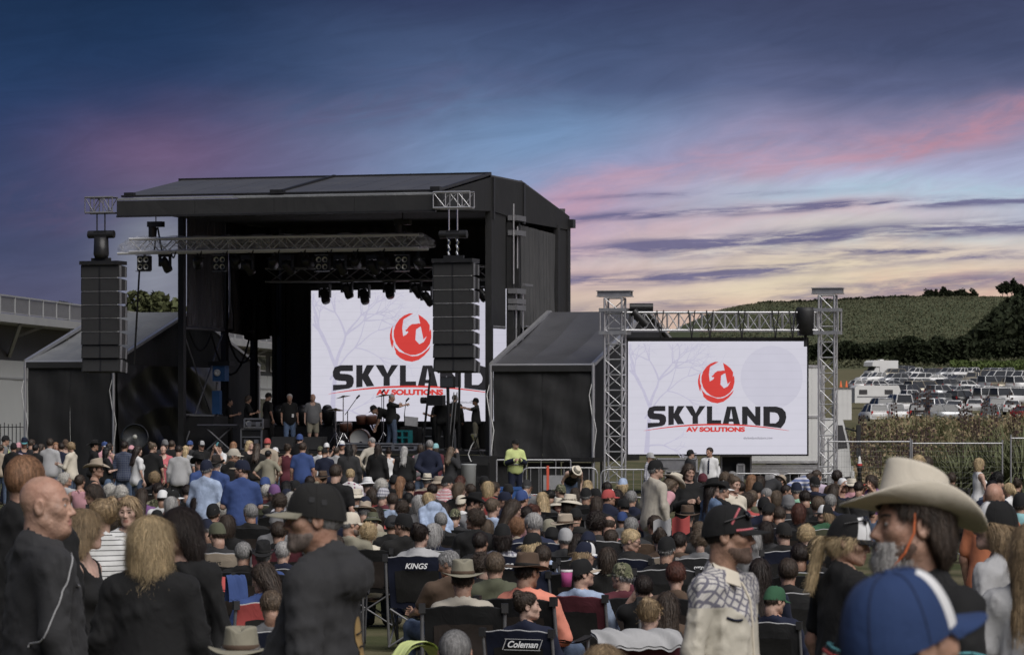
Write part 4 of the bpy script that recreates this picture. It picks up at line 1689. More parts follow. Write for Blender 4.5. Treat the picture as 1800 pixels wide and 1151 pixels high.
def car_meshes(kind):
    if kind in CM:
        return CM[kind]
    c = CARS[kind]
    L, Wd = c['L'], c['W']
    hw = Wd / 2

    def loft(sections):
        n = len(sections[0])
        V = [p for s in sections for p in s]
        Fc = []
        for i in range(len(sections) - 1):
            for j in range(n):
                Fc.append((i * n + j, i * n + (j + 1) % n, (i + 1) * n + (j + 1) % n, (i + 1) * n + j))
        Fc += [tuple(range(n))[::-1], tuple(range((len(sections) - 1) * n, len(sections) * n))]
        return V, Fc

    def sec(x, zt, w, zb=.32):
        return [(x, -w, zb), (x, -w * 1.02, (zb + zt) / 2), (x, -w * .97, zt - .12), (x, -w * .86, zt), (x, w * .86, zt), (x, w * .97, zt - .12), (x, w * 1.02, (zb + zt) / 2), (x, w, zb)]
    F_, B_ = L / 2, -L / 2
    deck = c['deck']
    b = MB()
    b.add(*loft([sec(B_, deck * .82, hw * .86, .45), sec(B_ + .12, deck, hw * .95, .34), sec(c['rw'][0], deck + .02, hw), sec(0, c['belt'] + .02, hw), sec(c['ws'][0], c['hood'] + .06, hw),
                 sec(F_ - .45, c['hood'] - .06, hw * .97), sec(F_ - .1, c['hood'] - .22, hw * .9, .36), sec(F_, c['hood'] * .66, hw * .8, .42)]), True)
    if kind == 'utility':
        b.box2((B_ + .1, -hw * .95, .95), (-.85, -hw * .87, 1.22))
        b.box2((B_ + .1, hw * .87, .95), (-.85, hw * .95, 1.22))
    # roof slab and pillars
    zr, zb = c['roof'], c['belt']
    wr, wb = hw * .76, hw * .93
    x0, x1 = c['rw'][1], c['ws'][1]
    b.add(*loft([[(x0 - .06, -wr, zr - .09), (x0, -wr * .9, zr - .02), (x0, wr * .9, zr - .02), (x0 - .06, wr, zr - .09)], [((x0 + x1) / 2, -wr * 1.02, zr - .05), ((x0 + x1) / 2, -wr * .9, zr), ((x0 + x1) / 2, wr * .9, zr), ((x0 + x1) / 2, wr * 1.02, zr - .05)],
                 [(x1 + .06, -wr, zr - .09), (x1, -wr * .9, zr - .02), (x1, wr * .9, zr - .02), (x1 + .06, wr, zr - .09)]]), True)
    for s in (-1, 1):
        for (xa, xb_) in ((c['ws'][0], x1), (c['rw'][0], x0), ((c['ws'][0] + c['rw'][0]) / 2 - .1, (x0 + x1) / 2 - .1)):
            b.beam((xa, s * wb, zb), (xb_, s * wr, zr - .07), .07, .09)
    body = b.mesh('car_body')
    xm = (x0 + x1) / 2 - .1
    xM = (c['ws'][0] + c['rw'][0]) / 2 - .1
    sw = []
    for s in (-1, 1):
        g = MB()
        for (xa, xb_, xc, xd) in ((c['ws'][0] - .06, xM + .04, xm + .04, x1 - .03), (xM - .04, c['rw'][0] + .06, x0 + .03, xm - .04)):
            q = [(xa, s * (wb - .01), zb), (xb_, s * (wb - .01), zb), (xc, s * (wr - .005), zr - .09), (xd, s * (wr - .005), zr - .09)]
            g.prism(q, (0, -s * .02, 0))
        sw.append(g.mesh('side_window'))
    g = MB()
    g.prism([(c['ws'][0] - .02, -wb + .05, zb), (c['ws'][0] - .02, wb - .05, zb), (x1 + .01, wr - .04, zr - .07), (x1 + .01, -wr + .04, zr - .07)], (-.03, 0, 0))
    wsm = g.mesh('windscreen')
    g = MB()
    g.prism([(c['rw'][0] + .02, -wb + .06, zb + .02), (c['rw'][0] + .02, wb - .06, zb + .02), (x0, wr - .05, zr - .09), (x0, -wr + .05, zr - .09)], (.03, 0, 0))
    rwm = g.mesh('rear_window')
    g = MB()
    g.lathe([(.0, -.1), (.31, -.1), (.33, -.05), (.33, .08), (.2, .1), (.0, .09)], 12)
    wh = g.mesh('wheel')
    g = MB()
    g.lathe([(.0, .115), (.15, .112), (.2, .104)], 10)
    rim = g.mesh('rim')
    g = MB()
    g.box((F_ - .12, 0, 0), (.12, .36, .14))
    hl = g.mesh('headlight')
    g = MB()
    g.box((B_ + .06, 0, .06), (.1, .16, .34 if kind in ('estate', 'van') else .2))
    tl = g.mesh('tail_light')
    g = MB()
    g.box((F_ - .005, 0, .52), (.06, Wd * .55, .16))
    gr = g.mesh('grille')
    g = MB()
    g.box((B_ + .01, 0, .62), (.03, .5, .12))
    npl = g.mesh('plate')
    CM[kind] = (body, sw, wsm, rwm, wh, rim, hl, tl, gr, npl)
    return CM[kind]


def car(kind, colr, x, y, rz, label):
    c = CARS[kind]
    body, sw, wsm, rwm, wh, rim, hl, tl, gr, npl = car_meshes(kind)
    z = gz(x, y)
    o = thing('parked_car', label, 'car', (x, y, z), rz, 'cars parked on the field beyond the bank')
    link('car_body', body, PAINT[colr], o)
    for s in sw:
        link('side_window', s, GLASS, o)
    link('windscreen', wsm, GLASS, o)
    link('rear_window', rwm, GLASS, o)
    for s in (-1, 1):
        for fx_ in (.31, -.30):
            w_ = link('wheel', wh, RUBBER, o, (fx_ * c['L'], s * (c['W'] / 2 - .04), .33), (R(-90) * s, 0, 0))
            link('rim', rim, ALU, w_)
        link('headlight', hl, LENS, o, (0, s * c['W'] * .36, c['hood'] - .27))
        link('tail_light', tl, TAIL, o, (0, s * c['W'] * .40, .82))
    link('grille', gr, BLACKM, o)
    link('number_plate', npl, WHITEP, o)
    return o


rows = [  # Y, first px, step px, n, heading range (deg, 0 = nose right), name of the row
    (600, 1566, 21, 11, (205, 235), 'back row'),
    (545, 1524, 23, 13, (195, 240), 'second row from the back'),
    (490, 1522, 25, 12, (20, 60), 'third row from the back'),
    (445, 1570, 28, 9, (20, 60), 'fourth row from the back'),
    (405, 1570, 30, 8, (15, 50), 'middle row'),
    (368, 1545, 34, 8, (60, 110), 'second row from the front'),
    (338, 1538, 46, 6, (70, 115), 'front row'),
]
kinds = ['estate', 'saloon', 'hatchback', 'estate', 'utility', 'van', 'hatchback', 'estate']
cols = ['white', 'silver', 'white', 'silver', 'white', 'grey', 'white', 'silver', 'white', 'silver', 'white', 'black', 'white', 'gold', 'white', 'silver', 'white', 'red']
for Y, p0, step, n, (h0, h1), rn in rows:
    for i in range(n):
        px = p0 + step * i + RND.uniform(-4, 4)
        kd = RND.choice(kinds)
        cl = RND.choice(cols)
        hd = RND.uniform(h0, h1)
        yy = Y + RND.uniform(-4, 4)
        if rn == 'front row':
            kd, cl, hd = [('estate', 'white', 100), ('utility', 'white', 95), ('estate', 'black', 85), ('estate', 'silver', 18), ('estate', 'grey', 80), ('saloon', 'red', 60)][i]
            px = [1535, 1572, 1614, 1667, 1742, 1806][i]
        car(kd, cl, (px - CX) / F * yy, yy, R(hd), f'{cl} {kd} car, {names[i]} from the left in the {rn} of cars')
# campervan and caravan
for kind, px, Y, L, H, rz, lab in (('campervan', 1548, 600, 5.6, 3.0, R(215), 'white campervan with an overhanging cab bed, alone left of the back row'),
                                   ('caravan', 1538, 392, 5.0, 2.5, R(10), 'long pale caravan with a step roof, left of the parked cars'),):
    x = (px - CX) / F * Y
    o = thing(kind, lab, kind, (x, Y, gz(x, Y)), rz)
    m = MB()
    if kind == 'campervan':
        m.prism([(p, -1.1, q) for p, q in ((-L / 2, .5), (L / 2 - 1.7, .5), (L / 2 - 1.7, 1.9), (L / 2 - .1, 1.95), (L / 2 - .2, 2.6), (L / 2 - .8, 2.9), (-L / 2, 2.9))], (0, 2.2, 0))
    else:
        m.prism([(p, -1.1, q) for p, q in ((-L / 2, .6), (L / 2 - .6, .6), (L / 2 - .4, 1.2), (L / 2, 1.9), (L / 2 - .2, 2.45), (-L / 2 + .3, 2.45), (-L / 2, 2.2))], (0, 2.2, 0))
    m.build('body', WHITEP, o)
    if kind == 'campervan':
        m = MB()
        m.prism([(p, -.95, q) for p, q in ((L / 2 - 1.68, .5), (L / 2, .5), (L / 2, 1.15), (L / 2 - .7, 1.25), (L / 2 - 1.1, 1.9), (L / 2 - 1.68, 1.9))], (0, 1.9, 0))
        m.build('cab', WHITEP, o)
        m = MB()
        m.prism([(L / 2 - .68, -.85, 1.27), (L / 2 - .68, .85, 1.27), (L / 2 - 1.05, .8, 1.86), (L / 2 - 1.05, -.8, 1.86)], (.03, 0, .02))
        m.build('windscreen', GLASS, o)
        m = MB()
        m.box((0, 0, 2.99), (.8, .6, .18))
        m.build('roof_hatch', WHITEP, o)
    for q in (-1.6, 1.2 if kind == 'caravan' else -.2):
        m = MB()
        m.box((q, -1.105, 1.75), (.9, .03, .5))
        m.build('window', GLASS, o)
    m = MB()
    m.box((0, -1.105, 1.25), (L * .9, .02, .12))
    m.build('stripe', DSTEEL, o)
    for q in ((-1.6, 1.9) if kind == 'campervan' else (-.4,)):
        for s in (-1, 1):
            w_ = link('wheel', CM['estate'][4], RUBBER, o, (q, s * 1.0, .33), (R(-90) * s, 0, 0))
# pale site cabin between the truck and the parked cars
a, b = at(1466, 742, 330), at(1497, 684, 330)
o = thing('site_cabin', 'plain pale site cabin standing between the right tower and the caravan', 'cabin', (a.x, 330, gz(a.x, 330)))
m = MB()
hc = b.z - gz(a.x, 330)
m.box2((0, 0, .1), (b.x - a.x, 2.4, hc))
m.build('wall', WHITEP, o)
m = MB()
m.box2((-.05, -.05, hc), (b.x - a.x + .05, 2.45, hc + .08))
m.build('roof', DSTEEL, o)
for k in range(4):
    m = MB()
    m.box2((.02 + k * (b.x - a.x) / 4, -.02, .12), ((k + 1) * (b.x - a.x) / 4 - .02, -.002, hc - .02))
    m.build('wall_panel', WHITEP, o)
# marker cones beyond
for i, px in enumerate((1478, 1488, 1496, 1505)):
    Y = 520
    x = (px - CX) / F * Y
    o = thing('traffic_cone', f'tiny orange traffic cone, {names[i]} from the left by the car park entrance', 'cone', (x, Y, gz(x, Y)), 0, 'cones at the car park entrance')
    m = MB()
    m.lathe([(0, .0), (.28, 0), (.26, .06), (.18, .08), (.05, .9), (0, .9)], 8)
    m.build('cone', plain('orange plastic', (.6, .14, .05), .5), o)

# ------------------------------------------------------------------ gear on the stage deck


def sgear(name, label, cat, px, py, v, group=None, floor=DECK):
    u, z = SP(px, py, v)
    return sthing(name, label, cat, u, v, floor, group), z - floor


def flight_case(px0, px1, py0, py1, v, lab, onfloor=True, logo=False, stand=0):
    u0, zt = SP(px0, py0, v)
    u1, zb = SP(px1, py1, v)
    if onfloor:
        zb = DECK
    o = sthing('flight_case', lab, 'flight case', u0, v, zb, 'flight cases on the stage')
    L, H = u1 - u0, zt - zb
    m = MB()
    m.box2((0, 0, 0), (L, .6, H))
    m.build('shell', BLACKP, o)
    m = MB()
    for x in (0, L):
        m.box((x, 0, H / 2), (.05, .05, H))
    for z in (.02, H - .0):
        m.box((L / 2, 0, z), (L, .05, .05))
    m.box((L / 2, -.005, H * .62), (L, .03, .03))
    m.build('edge', STEEL, o)
    m = MB()
    for x in (.25, .75):
        m.box((L * x, -.02, H * .4), (.14, .03, .12))
    m.build('latch', STEEL, o)
    if logo:
        m = MB()
        m.lathe([(0, 0), (.1, 0), (.1, .012)], 16)
        q = m.build('round_badge', WHITEP, o)
        q.location = (L * .25, -.015, H * .5)
        q.rotation_euler = (R(90), 0, 0)
        m = MB()
        m.box((L * .5, -.015, H * .5), (L * .26, .015, H * .34))
        m.build('label_plate', DSTEEL, o)
    return o


flight_case(430, 462, 736, 752, .4, 'flight case with a round white badge raised on a rack, by the keyboard', False, True)
flight_case(424, 460, 754, 790, .5, 'tall dark rack under the badge flight case', True)
flight_case(478, 560, 745, 785, 3.0, 'long low flight case behind the two standing people on stage')
flight_case(562, 598, 745, 780, 2.4, 'grey edged flight case between the grey T-shirt and the drum kit')
flight_case(745, 800, 752, 795, 1.2, 'black amplifier case before the camera operator')
flight_case(600, 690, 779, 789, -.6, 'low silver edged riser case along the stage lip under the drum')
flight_case(692, 745, 780, 792, -.6, 'low riser case along the stage lip under the teal crate')
# keyboard on an x stand
o, h = sgear('keyboard', 'long black keyboard on a crossed stand at the stage side', 'keyboard', 345, 746, -.2)
Lk = SP(424, 746, -.2)[0] - SP(345, 746, -.2)[0]
m = MB()
m.box2((0, -.15, h - .1), (Lk, .2, h))
m.build('case', BLACKM, o)
m = MB()
m.box2((.1, -.17, h - .03), (Lk - .1, -.02, h + .012))
m.build('key_bed', plain('dull key plastic', (.10, .10, .12), .4), o)
for s in (0, 1):
    tube_obj('stand_leg', (.35 if s else Lk - .35, -.05 + .1 * s, 0), (Lk - .35 if s else .35, -.05 + .1 * s, h - .1), .03, DSTEEL, o)
# dark riser left
u0, zt = SP(318, 731, .6)
u1, _ = SP(376, 731, .6)
o = sthing('riser', 'tall dark riser with a pale top edge at the outer side of the stage', 'riser', u0, .6, DECK)
m = MB()
m.box2((0, 0, 0), (u1 - u0, 1.2, zt - DECK))
m.build('body', BLACKP, o)
m = MB()
m.box2((0, -.03, zt - DECK), (u1 - u0, .05, zt - DECK + .04))
m.build('edge', STEEL, o)
# blue motor stand
u0, zt = SP(392, 655, 1.6)
o = sthing('winch_stand', 'blue lifting winch on a slim stand at the outer side of the stage', 'winch', u0, 1.6, DECK)
BLUEP = plain('blue enamel', (.03, .09, .22), .45, 0, .3, 5)
H = zt - DECK
m = MB()
m.tube((-.2, 0, 0), (-.2, 0, H - .3), .05, 6)
m.box((-.2, 0, .03), (.6, .5, .06))
m.build('mast', DSTEEL, o)
m = MB()
m.box((-.08, 0, H - .02), (.42, .35, .5))
m.box((-.2, -.02, H - .95), (.26, .2, .75))
m.build('housing', BLUEP, o)
m = MB()
m.box((-.05, 0, H + .3), (.75, .5, .14))
m.build('canopy', BLACKM, o)
m = MB()
m.lathe([(0, 0), (.11, 0), (.11, .05), (.06, .06), (0, .02)], 12)
q = m.build('drum', WHITEP, o)
q.location = (-.12, -.18, H)
q.rotation_euler = (R(90), 0, 0)
# drum kit
u0, zc_ = SP(633, 760, 1.0)
o = sthing('drum_kit', 'drum kit with a big white bass drum head, toms and cymbals on stands', 'drum kit', u0, 1.0, DECK)
r_ = .30
m = MB()
m.lathe([(r_, -.25), (r_ + .02, -.26), (r_ + .02, .26), (r_, .25)], 22)
q = m.build('bass_drum', plain('brown drum shell', (.10, .045, .03), .3, 0, .3, 6), o)
q.location = (0, 0, r_ + .04)
q.rotation_euler = (R(90), 0, R(12))
m = MB()
m.lathe([(0, .0), (r_ * .97, 0), (r_ * .97, .01)], 22)
h_ = m.build('drum_head', plain('drum head', (.5, .5, .48), .5, 0, .06, 3), q)
h_.location = (0, 0, .24)
m = MB()
m.lathe([(0, .0), (.05, 0), (.05, .02), (0, .02)], 12)
h_ = m.build('microphone', RUBBER, q)
h_.location = (.06, -.12, .27)
for i, (dx, dz, rr_) in enumerate(((-.02, .95, .17), (.32, .95, .17), (-.55, .72, .2))):
    m = MB()
    m.lathe([(0, .12), (rr_, .12), (rr_ + .01, .1), (rr_, -.13), (0, -.13)], 16)
    q = m.build('tom', plain('brown drum shell', (.10, .045, .03), .3), o)
    q.location = (dx, .2, dz)
    q.rotation_euler = (R(14), 0, 0)
for i, (dx, zt, rr_, tl) in enumerate(((-.6, 1.68, .24, -10), (-.85, 1.28, .24, 8), (.75, 1.72, .26, -6))):
    m = MB()
    m.lathe([(0, .03), (.04, .03), (.06, .012), (rr_, -.02), (rr_, -.024)], 18)
    q = m.build('cymbal', plain('bronze cymbal', (.12, .09, .05), .35, .8), o)
    q.location = (dx, .1, zt)
    q.rotation_euler = (R(6), R(tl), 0)
    m = MB()
    m.tube((dx, .1, .35), (dx, .1, zt), .018, 5)
    for k in range(3):
        m.tube((dx, .1, .55), (dx + .35 * math.cos(k * 2.1 + i), .1 + .3 * math.sin(k * 2.1 + i), 0), .018, 5)
    m.build('cymbal_stand', CHROME, o)


def mic_stand(px, py, v, lab, boom):
    u, z = SP(px, py, v)
    o = sthing('microphone_stand', lab, 'microphone stand', u, v, DECK, 'microphone stands on the stage')
    H = z - DECK
    m = MB()
    m.tube((0, 0, 0), (0, 0, H * .75), .016, 5)
    m.lathe([(0, .0), (.14, 0), (.12, .03), (0, .04)], 12)
    m.build('stand', BLACKM, o)
    m = MB()
    m.tube((-boom * .3, 0, H * .68), (boom, 0, H), .012, 5)
    m.tube((boom, 0, H), (boom + .1, 0, H + .1), .03, 6)
    m.build('boom', BLACKM, o)


mic_stand(611, 700, .6, 'boom microphone stand reaching over the cymbals left of the drum', .3)
mic_stand(711, 705, .4, 'straight microphone stand held by the person reaching forward', .05)
mic_stand(671, 690, 1.4, 'thin upright microphone stand behind the drummer', .0)
# crate, laptop, wedges, moving lights on deck
o, h = sgear('crate', 'teal plastic crate standing on the stage deck', 'crate', 700, 763, .2)
m = MB()
TEAL = plain('teal plastic', (.02, .20, .22), .5)
for z in (0, .2, .4):
    m.box((.18, 0, h - .1 - z + .2), (.44, .3, .05))
for x in (-.04, .18, .4):
    m.box((x, 0, h - .1), (.05, .3, .45))
m.build('body', TEAL, o)
m = MB()
m.box((.18, .05, (h - .3) / 2), (.5, .3, max(.05, h - .32)))
m.build('foot', BLACKP, o)
o, h = sgear('laptop', 'open silver laptop on a dark box behind the teal crate', 'laptop', 722, 750, 1.0)
m = MB()
m.box((0, 0, (h) / 2), (.6, .4, h))
m.build('base', BLACKP, o)
m = MB()
m.box((0, .05, h + .17), (.42, .02, .3), M=Matrix.Rotation(R(-18), 3, 'X') @ Matrix.Rotation(R(20), 3, 'Z'))
m.build('screen', DSTEEL, o)
for i, (px, py) in enumerate(((500, 790), (548, 788))):
    o, h = sgear('monitor_wedge', ('outer' if i == 0 else 'inner') + ' dark monitor wedge on the stage lip at the feet of the standing people', 'speaker', px, py - 12, -.8)
    m = MB()
    m.prism([(-.4, -.25, 0), (-.4, .3, 0), (-.4, .3, .42), (-.4, -.05, .42)], (.8, 0, 0))
    m.build('cabinet', BLACKP, o)
    m = MB()
    m.prism([(-.37, -.262, .03), (-.37, -.07, .41), (.37, -.07, .41), (.37, -.262, .03)], (0, -.01, 0))
    m.build('grille', TARP, o)
for i, (px, v) in enumerate(((492, 2.2), (532, 2.4), (576, 2.0))):
    u, z = SP(px, 722, v)
    o = sthing('moving_light', ['moving light head on deck behind the black shirt', 'moving light head between the two standing people', 'large moving light beside the stage screen corner'][i], 'stage light', u, v, DECK, 'moving lights standing on the stage')
    m = MB()
    m.box((0, 0, .62), (.5, .35, .16))
    m.box((0, 0, .27), (.6, .5, .54))
    m.build('base', BLACKM, o)
    m = MB()
    m.box((-.24, 0, .95), (.06, .16, .55))
    m.box((.24, 0, .95), (.06, .16, .55))
    m.build('yoke', BLACKM, o)
    m = MB()
    m.lathe([(0, -.3), (.16, -.3), (.2, -.1), (.2, .15), (.14, .3), (0, .31)], 14)
    q = m.build('head', BLACKM, o)
    q.location = (0, 0, 1.1)
    q.rotation_euler = (R(35), R(10), 0)
# leaning black pole and camera jib
for px0, py0, px1, py1, v, lab in ((742, 775, 757, 655, -.6, 'black pole leaning beside the camera operator'), (806, 790, 808, 650, -.6, 'straight black pole right of the camera operator')):
    u0, z0 = SP(px0, py0, v)
    u1, z1 = SP(px1, py1, v)
    o = sthing('pole', lab, 'pole', u0, v, DECK)
    tube_obj('shaft', (0, 0, 0), (u1 - u0, 0, z1 - DECK), .035, BLACKM, o)
    m = MB()
    m.lathe([(0, 0), (.2, 0), (.18, .04), (0, .05)], 10)
    m.build('foot', BLACKM, o)
u, z = SP(787, 672, -.9)
o = sthing('camera_crane', 'camera crane with monitor screen, straight rods and a black camera', 'camera', u, -.9, DECK)
H = z - DECK
m = MB()
m.box((0, 0, H), (.45, .12, .34))
m.build('monitor', BLACKM, o)
m = MB()
m.box((0, -.065, H), (.39, .01, .28))
m.build('monitor_screen', GLASS, o)
m = MB()
m.tube((.14, 0, .0), (.3, 0, H - .3), .018, 5)
m.tube((.02, 0, .0), (.2, 0, H - .3), .018, 5)
m.build('rod', STEEL, o)
m = MB()
m.tube((.05, 0, 0), (0, 0, H), .05, 6)
m.box((-.4, .1, H - .55), (.5, .3, .32))
m.tube((-.7, .1, H - .55), (-.9, .1, H - .55), .1, 8)
m.build('camera_body', BLACKM, o)
# hand truck lamp at the corner, big dish fan at the left tent
u, z = SP(237, 770, -4.0)
o = sthing('drum_fan', 'large round black fan standing before the left marquee', 'fan', u, -4.0, 0)
m = MB()
m.lathe([(0, -.05), (.38, -.02), (.42, .04), (.42, .16), (.39, .2)], 22)
q = m.build('cage', plain('smoked plastic', (.03, .032, .034), .25, 0, .4, 3), o)
q.location = (0, 0, z)
q.rotation_euler = (R(75), 0, R(25))
m = MB()
m.lathe([(0, .1), (.07, .1), (.07, .2), (0, .22)], 10)
q2 = m.build('hub', LENS, o)
q2.location, q2.rotation_euler = q.location, q.rotation_euler
m = MB()
m.tube((0, .1, 0), (0, .1, z), .04, 6)
m.build('stand', BLACKM, o)
u, z = SP(834, 775, -2.6)
o = sthing('work_lamp', 'small silver work lamp with white cable hanging at the stage corner', 'lamp', u, -2.6, z)
m = MB()
m.lathe([(0, 0), (.05, .0), (.13, .2), (.13, .22)], 12)
m.build('shade', CHROME, o)
m = MB()
m.path([(0, 0, 0), (-.1, 0, -.15), (-.2, 0, -.4), (-.12, 0, -.6), (.05, 0, -.62)], .018, 5)
m.build('cable', WHITEP, o)
m = MB()
m.tube((0, 0, .1), (.2, .2, -.6), .02, 5)
m.tube((.2, .2, -.6), (.2, .2, DECK - z), .03, 5)
m.build('arm', BLACKM, o)
# tall dark guy poles left of the stage
for px0, py0, px1, py1, lab in ((236, 640, 245, 476, 'thin black guy line from the front truss to the left marquee roof'),):
    u0, z0 = SP(px0, py0, -1.9)
    u1, z1 = SP(px1, py1, -1.9)
    o = sthing('guy_line', lab, 'rope', u0, -1.9, z0)
    tube_obj('line', (0, 0, 0), (u1 - u0, 0, z1 - z0), .03, RUBBER, o)
# ------------------------------------------------------------------ people: distance-field bodies turned into meshes (numpy surface nets)
f32 = np.float32


def v3(*a):
    return np.array(a, f32)


def d_rc(P, a, b, ra, rb):
    a, b = np.asarray(a, f32), np.asarray(b, f32)
    ab = b - a
    t = np.clip(((P - a) @ ab) / max(1e-9, float(ab @ ab)), 0, 1)
    q = P - a - t[:, None] * ab
    return np.sqrt((q * q).sum(1)) - (ra + (rb - ra) * t)


def d_el(P, c, r):
    r = np.asarray(r, f32)
    q = (P - np.asarray(c, f32)) / r
    k0 = np.sqrt((q * q).sum(1)) + 1e-6
    q2 = q / r
    k1 = np.sqrt((q2 * q2).sum(1)) + 1e-6
    return k0 * (k0 - 1) / k1


def smin(a, b, k):
    h = np.clip(.5 + .5 * (b - a) / k, 0, 1)
    return b * (1 - h) + a * h - k * h * (1 - h)


def smax(a, b, k):
    return -smin(-a, -b, k)


EDGES = [((0, 0, 0), (1, 0, 0)), ((0, 1, 0), (1, 1, 0)), ((0, 0, 1), (1, 0, 1)), ((0, 1, 1), (1, 1, 1)),
         ((0, 0, 0), (0, 1, 0)), ((1, 0, 0), (1, 1, 0)), ((0, 0, 1), (0, 1, 1)), ((1, 0, 1), (1, 1, 1)),
         ((0, 0, 0), (0, 0, 1)), ((1, 0, 0), (1, 0, 1)), ((0, 1, 0), (0, 1, 1)), ((1, 1, 0), (1, 1, 1))]


def surfnet(fn, lo, hi, h):
    lo, hi = np.asarray(lo, float), np.asarray(hi, float)
    n = np.ceil((hi - lo) / h).astype(int) + 1
    ax = [(lo[i] + h * np.arange(n[i])).astype(f32) for i in range(3)]
    G = np.stack(np.meshgrid(*ax, indexing='ij'), -1).reshape(-1, 3)
    Fv = fn(G).reshape(n).astype(f32)
    S = Fv < 0
    c = n - 1
    cnt = np.zeros(c, f32)
    acc = np.zeros((*c, 3), f32)
    sl = lambda o: tuple(slice(o[i], o[i] + c[i]) for i in range(3))
    for a, b in EDGES:
        fa, fb = Fv[sl(a)], Fv[sl(b)]
        m = (fa < 0) != (fb < 0)
        t = fa[m] / (fa[m] - fb[m])
        av, bv = np.array(a, f32), np.array(b, f32)
        acc[m] += av + t[:, None] * (bv - av)
        cnt[m] += 1
    act = cnt > 0
    idx = np.full(c, -1, np.int32)
    idx[act] = np.arange(act.sum())
    ijk = np.argwhere(act)
    V = lo + h * (ijk + acc[act] / cnt[act][:, None])
    quads = []
    for axis in range(3):
        o1, o2 = [i for i in range(3) if i != axis]
        A = [slice(None)] * 3
        B = [slice(None)] * 3
        A[axis], B[axis] = slice(0, n[axis] - 1), slice(1, n[axis])
        for o in (o1, o2):
            A[o] = B[o] = slice(1, n[o] - 1)
        s0, s1 = S[tuple(A)], S[tuple(B)]
        m = np.argwhere(s0 != s1)
        if not len(m):
            continue
        flip = s0[tuple(m.T)]
        base = m.copy()
        base[:, o1] += 1
        base[:, o2] += 1

        def cell(d1, d2):
            q = base.copy()
            q[:, o1] -= d1
            q[:, o2] -= d2
            return idx[tuple(q.T)]
        q = np.stack([cell(1, 1), cell(0, 1), cell(0, 0), cell(1, 0)], 1)
        if axis == 1:
            flip = ~flip
        q[~flip] = q[~flip][:, ::-1]
        quads.append(q)
    return V.astype(f32), (np.concatenate(quads) if quads else np.zeros((0, 4), np.int32))


def vnormals(V, Q):
    n = np.cross(V[Q[:, 2]] - V[Q[:, 0]], V[Q[:, 3]] - V[Q[:, 1]])
    N = np.zeros_like(V)
    for k in range(4):
        np.add.at(N, Q[:, k], n)
    return N / (np.linalg.norm(N, axis=1, keepdims=True) + 1e-9)


def foldnoise(P, freq, seed, oct_=5):
    r = np.random.default_rng(seed)
    s = np.zeros(len(P))
    for i in range(oct_):
        k = r.normal(size=3) * freq * (1 + .6 * i)
        k2 = r.normal(size=3) * freq * .6
        s += (1 - 2 * np.abs(np.sin(P @ k + r.uniform(0, 6) + 1.6 * np.sin(P @ k2 + r.uniform(0, 6))))) / (1 + .7 * i)
    return s / 2.2


# ---- head -----------------------------------------------------------------
LODH = {0: .0125, 1: .0075, 2: .0042}
LODB = {0: .030, 1: .021, 2: .0125}
HC = {}


